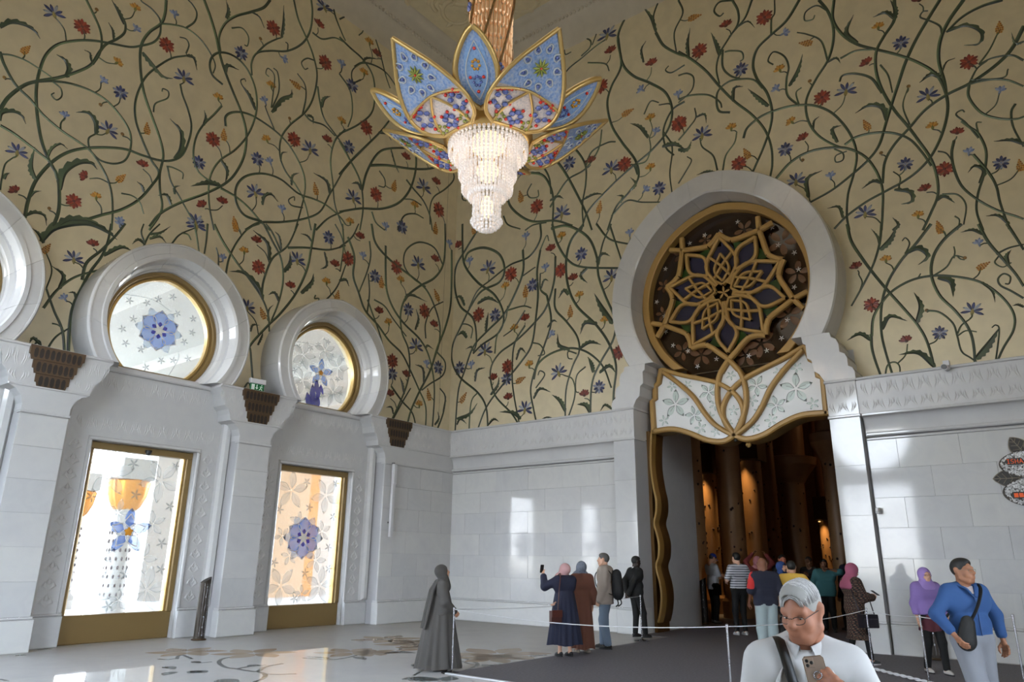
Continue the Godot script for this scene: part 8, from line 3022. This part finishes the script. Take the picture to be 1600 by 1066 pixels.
func rope(a: Vector3, b: Vector3, sag: float, label: String) -> void:
	var t := thing("barrier_rope", label, "rope", a)
	var path := []
	for k in 17:
		var f := k / 16.0
		path.append((b - a) * f + Vector3(0, -sag * 4.0 * f * (1.0 - f), 0))
	var mb := MB.new()
	mb.tube(path, 0.006, 6)
	part(t, "cord", mb, M.white_paint)
	var hk := MB.new()
	hk.ball(path[0], Vector3.ONE * 0.014, 6, 4)
	part(t, "hook", hk, M.steel)
	var h2 := MB.new()
	h2.ball(path[16], Vector3.ONE * 0.014, 6, 4)
	part(t, "hook", h2, M.steel)

func bollard(at: Vector3, turn: float, label: String, m: Material) -> void:
	var t := thing("sensor_bollard", label, "bollard", at, turn)
	var mb := MB.new()
	var rows := []
	for i in 2:
		var row := PackedVector3Array()
		for j in 28:
			var a := TAU * j / 28
			var r := Vector2(0.115 * sin(a), 0.09 * cos(a))
			row.append(Vector3(r.x, 0.03 if i == 0 else 1.20 + r.x * 0.55, r.y))
		rows.append(row)
	mb.grid(rows, true)
	var lid := []
	for j in 28:
		lid.append(rows[1][j])
	mb.face(lid)
	part(t, "bronze_case", mb, m)
	var bs := MB.new()
	bs.lathe([Vector2(0.001, 0.0), Vector2(0.15, 0.0), Vector2(0.15, 0.02), Vector2(0.12, 0.035)], 28)
	part(t, "foot", bs, M.bronze)
	var ln := MB.new()
	for s in [-0.5, 0.0, 0.5]:
		var path := []
		for k in 22:
			var y := 0.08 + k * 0.05
			var a: float = s + 0.07 * sin(k * 1.1) * (1.0 if s == 0.0 else 0.0)
			path.append(Vector3(0.118 * sin(a), y, 0.093 * cos(a)))
		ln.tube(path, 0.004, 5)
	part(t, "inlaid_line", ln, M.steel)
	for k in 5:
		var o := MB.new()
		o.ball(Vector3(0, 0.25 + 0.2 * k, 0.09), Vector3(0.018, 0.028, 0.008), 8, 4)
		part(t, "inlaid_bud", o, M.steel)

func plate(parent: Node, called: String, pts: Array, z0: float, z1: float, m: Material) -> void:
	var pl := PackedVector2Array()
	for p in pts:
		pl.append(p)
	var mb := MB.new()
	mb.prism(pl, z0, z1)
	part(parent, called, mb, m)

func leaf_shape(c: Vector2, d: Vector2, l: float, w: float) -> Array:
	var out := []
	var s := d.orthogonal()
	for k in 13:
		var f := k / 12.0
		out.append(c + d * l * f + s * w * 0.5 * pow(sin(PI * pow(f, 0.75)), 0.8))
	for k in range(11, 0, -1):
		var f := k / 12.0
		out.append(c + d * l * f - s * w * 0.5 * pow(sin(PI * pow(f, 0.75)), 0.8))
	return out

func build_fittings() -> void:
	# carpet laid on the marble, with a pale edging strip
	var ct := thing("carpet_runner", "wide dark grey carpet laid from the gate over the marble floor", "carpet", Vector3(-8.22, 0, -8.87))
	var cm := MB.new()
	cm.box(Vector3(0, 0.001, -7.49), Vector3(11.0, 0.012, 0))
	part(ct, "pile", cm, M.carpet)
	var ce := MB.new()
	ce.slab(Vector3(0, 0.001, 0), Vector3(11.0, 0.02, 0.06), 0.005)
	part(ct, "edging", ce, M.white_paint)
	post(Vector3(-8.22, 0, -8.98), "slim steel rope post beside the woman in grey")
	post(Vector3(-3.75, 0.012, -9.04), "slim steel rope post standing alone on the carpet edge")
	post(Vector3(-3.31, 0.012, -14.0), "slim steel rope post beside the patterned coat")
	post(Vector3(-2.3, 0.012, -12.86), "slim steel rope post in front of the lilac headscarf")
	post(Vector3(-1.05, 0.012, -12.0), "taller steel rope post to the side of the blue jacket", 1.06)
	post(Vector3(-8.28, 0.012, -15.2), "far steel rope post by the guard in black")
	rope(Vector3(-8.22, 0.93, -8.98), Vector3(-8.28, 0.94, -15.2), 0.07, "thin white rope between the grey abaya and the guard's post")
	rope(Vector3(-8.22, 0.93, -8.98), Vector3(-3.75, 0.94, -9.04), 0.10, "thin white rope passing in front of the navy dress")
	rope(Vector3(-3.75, 0.94, -9.04), Vector3(-3.31, 0.94, -14.0), 0.06, "thin white rope from the lone post to the patterned coat")
	rope(Vector3(-3.31, 0.94, -14.0), Vector3(-2.3, 0.94, -12.86), 0.03, "short white rope between the patterned coat and the lilac headscarf")
	rope(Vector3(-2.3, 0.94, -12.86), Vector3(-1.05, 1.04, -12.0), 0.05, "white rope running behind the blue jacket")
	# white twisted cord lying on the carpet
	var tw := thing("twisted_cord", "white twisted cord lying on the carpet below the rope posts", "cord", Vector3(-3.25, 0.044, -13.78))
	for s in 2:
		var path := []
		for k in 60:
			var f := k / 59.0
			var a := f * 40.0 + PI * s
			path.append(Vector3(1.5 * f, 0.012 * sin(a), 1.5 * f + 0.012 * cos(a)))
		var mb := MB.new()
		mb.tube(path, 0.013, 6)
		part(tw, "strand", mb, M.white_paint)
	bollard(Vector3(-15.22, 0, -8.72), PI / 2, "tall bronze slant-topped bollard standing against the marble pier between windows", M.bollard)
	bollard(Vector3(-2.72, 0.012, -16.2), 0.2, "tall bronze slant-topped bollard behind the lilac headscarf", M.bollard)
	bollard(Vector3(-9.2, 0, -20.6), 0.5, "black slant-topped bollard in the gateway beside the blue cap", M.black)
	# line-array loudspeaker on the left wall
	var sp := thing("column_speaker", "slim white column loudspeaker mounted on the marble near the corner", "speaker", Vector3(-15.34, 0, -14.05))
	var sm := MB.new()
	sm.slab(Vector3(-0.05, 2.25, -0.045), Vector3(0.04, 4.25, 0.045), 0.012)
	part(sp, "cabinet", sm, M.white_paint)
	var sg := MB.new()
	sg.slab(Vector3(-0.04, 3.68, -0.055), Vector3(0.075, 4.22, 0.055), 0.02)
	part(sp, "driver_head", sg, M.white_paint)
	for y in [2.65, 4.28]:
		var br := MB.new()
		br.box(Vector3(-0.13, y - 0.03, -0.02), Vector3(0.0, y + 0.01, 0.02))
		br.box(Vector3(-0.13, y - 0.03, -0.14), Vector3(-0.11, y + 0.01, 0.02))
		part(sp, "bracket", br, M.steel)
	# illuminated exit sign on the honeycomb capital
	var ex := thing("exit_sign", "green running-man exit sign standing on the honeycomb capital", "sign", Vector3(-15.5, 5.56, -9.56), PI / 2 - 0.1)
	var em := MB.new()
	em.slab(Vector3(-0.20, 0.17, -0.05), Vector3(0.20, 0.29, 0.05), 0.01)
	part(ex, "housing", em, M.white_paint)
	var eg := mat("exit_green", Color(0.02, 0.36, 0.20), 0.3)
	eg.emission_enabled = true
	eg.emission = Color(0.02, 0.45, 0.24)
	eg.emission_energy_multiplier = 0.25
	var ep := MB.new()
	ep.slab(Vector3(-0.18, 0.0, -0.012), Vector3(0.18, 0.17, 0.012), 0.004)
	part(ex, "panel", ep, eg)
	var ew := mat("exit_white", Color(0.9, 0.95, 0.9), 0.4)
	ew.emission_enabled = true
	ew.emission = Color(0.8, 1.0, 0.9)
	ew.emission_energy_multiplier = 0.3
	var pic := MB.new()
	pic.box(Vector3(-0.15, 0.02, 0.012), Vector3(-0.07, 0.15, 0.016))
	pic.rib([Vector2(-0.01, 0.15), Vector2(-0.01, 0.05)], 0.03, 0.012, 0.016)
	pic.rib([Vector2(-0.04, 0.08), Vector2(-0.01, 0.04), Vector2(0.02, 0.08)], 0.022, 0.012, 0.016)
	pic.rib([Vector2(0.10, 0.115), Vector2(0.085, 0.07), Vector2(0.12, 0.05), Vector2(0.125, 0.015)], 0.022, 0.012, 0.016)
	pic.rib([Vector2(0.09, 0.07), Vector2(0.07, 0.04), Vector2(0.05, 0.03)], 0.02, 0.012, 0.016)
	pic.rib([Vector2(0.06, 0.10), Vector2(0.10, 0.11), Vector2(0.14, 0.09)], 0.016, 0.012, 0.016)
	pic.ball(Vector3(0.112, 0.14, 0.014), Vector3(0.016, 0.016, 0.004), 8, 4)
	part(ex, "pictogram", pic, ew)
	# bullet camera on the back frieze
	var cv := thing("bullet_camera", "small white bullet camera on the frieze ledge above the sign", "camera", Vector3(-1.80, 5.50, -16.35))
	var c1 := MB.new()
	c1.tube([Vector3(0, 0.0, -0.10), Vector3(-0.02, -0.02, 0.12)], 0.065, 14)
	part(cv, "barrel", c1, M.white_paint)
	var c2 := MB.new()
	c2.tube([Vector3(-0.02, -0.02, 0.115), Vector3(-0.024, -0.022, 0.135)], 0.052, 14)
	part(cv, "lens", c2, M.black)
	var c3 := MB.new()
	c3.box(Vector3(-0.05, 0.04, -0.16), Vector3(0.06, 0.14, -0.02))
	part(cv, "mount", c3, M.white_paint)
	# leaf-shaped prayer time board
	var sb := thing("prayer_time_board", "leaf-shaped prayer time board with orange ISHA display on the marble", "sign", Vector3(0, 0, -16.62))
	mat("board_rim", Color(0.22, 0.19, 0.16), 0.5, 0.3)
	mat("board_leaf", Color(0.13, 0.115, 0.10), 0.5)
	mat("board_vein", Color(0.50, 0.46, 0.40), 0.4, 0.4)
	var chips := vmat("board_chip", 0.2)
	var led := mat("led_orange", Color(0.9, 0.35, 0.08), 0.5)
	led.emission_enabled = true
	led.emission = Color(1.0, 0.36, 0.08)
	led.emission_energy_multiplier = 0.5
	for l in [[Vector2(-0.80, 3.72), Vector2(-0.5, 0.85), 0.36, 0.30], [Vector2(-0.95, 3.27), Vector2(-1.0, 0.0), 0.42, 0.32], [Vector2(-0.55, 3.27), Vector2(1.0, 0.0), 0.42, 0.32], [Vector2(-0.72, 3.72), Vector2(0.5, 0.85), 0.36, 0.30]]:
		var d: Vector2 = Vector2(l[1]).normalized()
		plate(sb, "dark_leaf", leaf_shape(l[0], d, l[2], l[3]), 0.0, 0.05, M.board_leaf)
		var vn := MB.new()
		var s := d.orthogonal()
		vn.rib([l[0], l[0] + d * l[2]], 0.014, 0.05, 0.056)
		for k in 3:
			var o: Vector2 = l[0] + d * l[2] * (0.25 + 0.22 * k)
			for q in [-1.0, 1.0]:
				vn.rib([o, o + d * l[2] * 0.16 + s * q * l[3] * (0.38 - 0.08 * k)], 0.010, 0.05, 0.055)
		var edge := leaf_shape(l[0], d, l[2], l[3])
		edge.append(edge[0])
		vn.rib(edge, 0.014, 0.05, 0.058)
		part(sb, "leaf_vein", vn, M.board_vein)
	var rng := RandomNumberGenerator.new()
	rng.seed = 12
	for q in [[3.52, 0.48, 0.255], [3.0, 0.50, 0.27]]:
		var ctr := Vector2(-0.75, q[0])
		var outl := []
		for k in 40:
			var a := TAU * k / 40
			var e := 1.0 + 0.10 * absf(cos(a))
			outl.append(ctr + Vector2(q[1] * cos(a) * e * 0.92, q[2] * sin(a)))
		plate(sb, "oval_rim", outl, 0.0, 0.075, M.board_rim)
		var cb := MB.new()
		for k in 900:
			var a := rng.randf() * TAU
			var r := sqrt(rng.randf()) * 0.93
			var p := ctr + Vector2(q[1] * cos(a), q[2] * sin(a)) * r
			var x := Vector2.from_angle(rng.randf() * TAU) * 0.016
			var y := x.orthogonal() * 0.7
			var z := 0.076 + rng.randf() * 0.006
			cb.col = Color(1, 1, 1) * rng.randf_range(0.25, 0.9)
			cb.face([Vector3(p.x - x.x - y.x, p.y - x.y - y.y, z), Vector3(p.x + x.x - y.x, p.y + x.y - y.y, z), Vector3(p.x + x.x + y.x, p.y + x.y + y.y, z + 0.004), Vector3(p.x - x.x + y.x, p.y - x.y + y.y, z + 0.004)])
		part(sb, "mosaic_chips", cb, chips, true)
		var dx := -0.99 if q[0] > 3.3 else -1.03
		var dy: float = q[0] + 0.05 if q[0] > 3.3 else q[0] - 0.05
		plate(sb, "display", [Vector2(dx - 0.15, dy), Vector2(dx - 0.10, dy + 0.062), Vector2(dx + 0.13, dy + 0.062), Vector2(dx + 0.17, dy), Vector2(dx + 0.13, dy - 0.062), Vector2(dx - 0.10, dy - 0.062)] if q[0] > 3.3 else [Vector2(dx - 0.11, dy), Vector2(dx - 0.07, dy + 0.06), Vector2(dx + 0.6, dy + 0.06), Vector2(dx + 0.64, dy), Vector2(dx + 0.6, dy - 0.06), Vector2(dx - 0.07, dy - 0.06)], 0.08, 0.10, M.black)
		if q[0] > 3.3:
			var tm := TextMesh.new()
			tm.text = "ISHA"
			var fnt := SystemFont.new()
			fnt.font_names = PackedStringArray(["Droid Sans Mono"])
			tm.font = fnt
			tm.font_size = 32
			tm.pixel_size = 0.0035
			tm.depth = 0.004
			var tx := part(sb, "display_text", tm, led)
			tx.position = Vector3(dx + 0.015, dy, 0.103)
		else:
			var bk := MB.new()
			for k in 8:
				bk.box(Vector3(dx - 0.05 + k * 0.08, dy - 0.04, 0.10), Vector3(dx + 0.015 + k * 0.08, dy + 0.035, 0.104))
			part(sb, "lit_segments", bk, led)
	# little white latch box on the pier edge
	var lb := thing("latch_box", "tiny white box on the edge of the marble pier beside the gate", "box", Vector3(-3.44, 2.74, -16.5))
	var lm := MB.new()
	lm.slab(Vector3(-0.04, -0.06, -0.06), Vector3(0.04, 0.06, 0.06), 0.01)
	part(lb, "case", lm, M.white_paint)
	var ll := MB.new()
	ll.slab(Vector3(-0.03, -0.02, 0.06), Vector3(0.03, 0.02, 0.07), 0.004)
	part(lb, "cover", ll, M.white_paint)

# ---------------------------------------------------------------- the white-haired man nearest the camera
func foreground_man() -> void:
	var at := Vector3(-1.08, 0.012, -3.43)
	var tn := turn_of(252)
	var skin := Color(0.62, 0.42, 0.33)
	var p := person(at, tn, "white-haired man in glasses and white shirt looking down at his phone", {"h": 1.63, "neck": -0.025, "brow_high": 0.022, "skin": skin, "hair": Color(0.62, 0.62, 0.61), "brow": Color(0.35, 0.33, 0.32), "top": Color(0.80, 0.80, 0.80), "puff": 0.022, "sleeve": 1.0, "sleeve_puff": 0.022, "hem": 0.84, "build": 1.10, "shoulder": 1.372, "trousers": Color(0.09, 0.09, 0.11), "hands": [Vector3(0.125, 1.285, 0.40), Vector3(-0.28, 0.86, 0.10)], "fingers": [Vector3(-0.72, 0.66, -0.12), Vector3.ZERO], "palms": [Vector3(0, 0.1, -1), Vector3.ZERO], "curl": [0.5, 0.45], "elbows": [Vector3(0.7, -0.7, -0.3), Vector3(-0.6, -0.2, -0.8)], "face": false, "nod": 17.0, "yaw": -30.0, "lean": 0.04, "glasses": Color(0.24, 0.22, 0.21), "glass_y": 0.0, "cell": 0.016, "fine": 0.0045})
	var S := 1.63 / 1.75
	# hair swept from a side parting, strand by strand
	var hb := Basis(Vector3.UP, deg_to_rad(-30.0)) * Basis(Vector3.RIGHT, deg_to_rad(17.0))
	var hx := Transform3D(hb.scaled(Vector3.ONE * S * 1.05), Vector3(0, 1.593, 0.028 + (1.593 - 0.95) * 0.04) * S + Vector3(0, 0, sin(deg_to_rad(17.0)) * 0.05))
	var rng := RandomNumberGenerator.new()
	rng.seed = 5
	var hm := MB.new()
	hm.xf = hx
	var c := Vector3(0, 0.040, -0.018)
	var R := Vector3(0.080, 0.094, 0.097)
	for k in 640:
		var z := rng.randf_range(-0.9, 0.90)
		var side := 1.0 if rng.randf() < 0.68 else -1.0
		var th0 := -0.28
		var th1 := th0 + side * rng.randf_range(0.9, 1.75)
		var path := []
		var rad := []
		var cz := sqrt(maxf(0.0, 1.0 - z * z))
		var fw := rng.randf_range(0.0, 0.10)
		for i in 7:
			var f := i / 6.0
			var th := lerpf(th0, th1, f)
			var zz := z + fw * f
			var lift := 1.0 + 0.05 * sin(PI * f) + rng.randf_range(0.0, 0.015)
			path.append(c + Vector3(sin(th) * cz * R.x, cos(th) * cz * R.y, zz * R.z) * lift)
			rad.append(0.0034 * (1.0 - 0.65 * f))
		if path[6].y < -0.03 and path[6].z > -0.01:
			continue
		hm.col = Color(1, 1, 1) * rng.randf_range(0.30, 0.78)
		hm.tube(path, rad, 4, false)
	part(p, "hair_strands", hm, vmat("white_hair", 0.45))
	# eyes cast down behind the glasses
	for s in [-1.0, 1.0]:
		var ew := MB.new()
		ew.xf = hx
		ew.ball(Vector3(s * 0.032, 0.003, 0.0765), Vector3(0.0135, 0.0085, 0.007), 12, 8)
		var eye := part(p, "eyeball", ew, M.pane_white)
		var ir := MB.new()
		ir.xf = hx
		ir.ball(Vector3(s * 0.032, -0.001, 0.0815), Vector3(0.0055, 0.0055, 0.003), 10, 6)
		part(eye, "iris", ir, M.black)
		var ld := MB.new()
		ld.xf = hx
		ld.col = skin.srgb_to_linear() * 0.9
		ld.ball(Vector3(s * 0.032, 0.009, 0.0765), Vector3(0.016, 0.0085, 0.0085), 12, 8)
		part(p, "eyelid", ld, M["skin_" + str(p.name)])
	# shirt collar, placket, buttons, folds
	var white := mat("shirt_cloth", Color(0.80, 0.80, 0.80), 0.8)
	for s in [-1.0, 1.0]:
		var cl := MB.new()
		var rows := []
		for i in 9:
			var a := lerpf(0.0, 1.0, i / 8.0)
			var ang := lerpf(PI, 0.30, a)
			var b := Vector3(sin(ang) * 0.082 * s, 1.445 - 0.045 * a * a, 0.018 + cos(ang) * 0.080)
			var o := Vector3(sin(ang) * 0.092 * s + s * 0.03 * a * a, 1.455 - 0.07 * a * a - 0.02, 0.020 + cos(ang) * 0.094 + 0.01 * a)
			var tp := Vector3(sin(ang) * 0.070 * s, 1.488 - 0.040 * a * a, 0.022 + cos(ang) * 0.070)
			rows.append(PackedVector3Array([b * S, tp * S, (tp + Vector3(sin(ang) * s, 0.1, cos(ang)) * 0.012) * S, o * S]))
		cl.grid(rows, false, false, s > 0)
		part(p, "shirt_collar", cl, white)
	var pk := MB.new()
	pk.tube([Vector3(-0.004, 1.39, 0.150) * S, Vector3(0.0, 1.30, 0.168) * S, Vector3(0.0, 1.15, 0.168) * S, Vector3(0.0, 0.95, 0.165) * S], 0.016, 6, true, 0.25, Vector3(0, 0, 1))
	part(p, "placket", pk, white)
	for k in 4:
		var bt := MB.new()
		bt.ball(Vector3(0.0, 1.33 - k * 0.1, 0.176) * S, Vector3(0.006, 0.006, 0.003), 8, 4)
		part(p, "button", bt, M.pane_white)
	var fd := MB.new()
	for q in [[Vector3(0.10, 1.36, 0.135), Vector3(0.13, 1.25, 0.150), Vector3(0.12, 1.12, 0.150)], [Vector3(-0.10, 1.37, 0.135), Vector3(-0.14, 1.27, 0.140), Vector3(-0.16, 1.15, 0.125)], [Vector3(0.17, 1.40, 0.08), Vector3(0.21, 1.33, 0.09), Vector3(0.23, 1.24, 0.07)], [Vector3(-0.18, 1.40, 0.07), Vector3(-0.22, 1.33, 0.08), Vector3(-0.235, 1.24, 0.05)], [Vector3(0.05, 1.30, 0.160), Vector3(0.08, 1.2, 0.160), Vector3(0.06, 1.08, 0.160)]]:
		fd.tube(spline([q[0] * S, q[1] * S, q[2] * S], 6), [0.002, 0.005, 0.007, 0.009, 0.010, 0.010, 0.010, 0.010, 0.009, 0.008, 0.006, 0.004, 0.002], 8)
	part(p, "shirt_folds", fd, white)
	var ph := phone("phone", "pale gold phone with ring grip in the white-haired man's hand", at + Basis(Vector3.UP, tn) * Vector3(0.02, 1.265, 0.345), Basis(Vector3.UP, tn) * Basis(Vector3.RIGHT, -0.32) * Basis(Vector3.BACK, 0.14), mat("phone_gold", Color(0.62, 0.55, 0.50), 0.3, 0.5))
	var edge := MB.new()
	edge.tube([Vector3(-0.036, -0.068, 0), Vector3(-0.036, 0.068, 0), Vector3(-0.03, 0.0745, 0), Vector3(0.03, 0.0745, 0), Vector3(0.036, 0.068, 0), Vector3(0.036, -0.068, 0)], 0.0035, 6)
	part(ph, "edge_band", edge, M.gold_dark)
	var bump_ := MB.new()
	bump_.slab(Vector3(-0.034, 0.034, 0.004), Vector3(0.000, 0.070, 0.0065), 0.002)
	part(ph, "camera_bump", bump_, M.phone_gold)
	for q in [[-0.025, 0.060], [-0.025, 0.043], [-0.009, 0.052]]:
		var ln := MB.new()
		ln.ball(Vector3(q[0], q[1], 0.007), Vector3(0.0068, 0.0068, 0.003), 12, 6)
		part(ph, "lens", ln, M.black)
	var rg := MB.new()
	var loop := []
	for k in 21:
		var a := TAU * k / 20
		loop.append(Vector3(0.002 + 0.014 * cos(a), 0.004 + 0.014 * sin(a), 0.010 + 0.006 * cos(a)))
	rg.tube(loop, 0.0022, 6, false)
	part(ph, "ring_grip", rg, M.steel)
	var st := thing("shoulder_strap", "black bag strap across the white-haired man's chest", "strap", at, tn)
	var sm := MB.new()
	strap(sm, [Vector3(-0.13, 1.40, -0.10) * S, Vector3(-0.115, 1.475, 0.02) * S, Vector3(-0.095, 1.42, 0.110) * S, Vector3(-0.06, 1.28, 0.162) * S, Vector3(0.02, 1.10, 0.168) * S, Vector3(0.14, 0.90, 0.14) * S], 0.024)
	part(st, "webbing", sm, M.black)
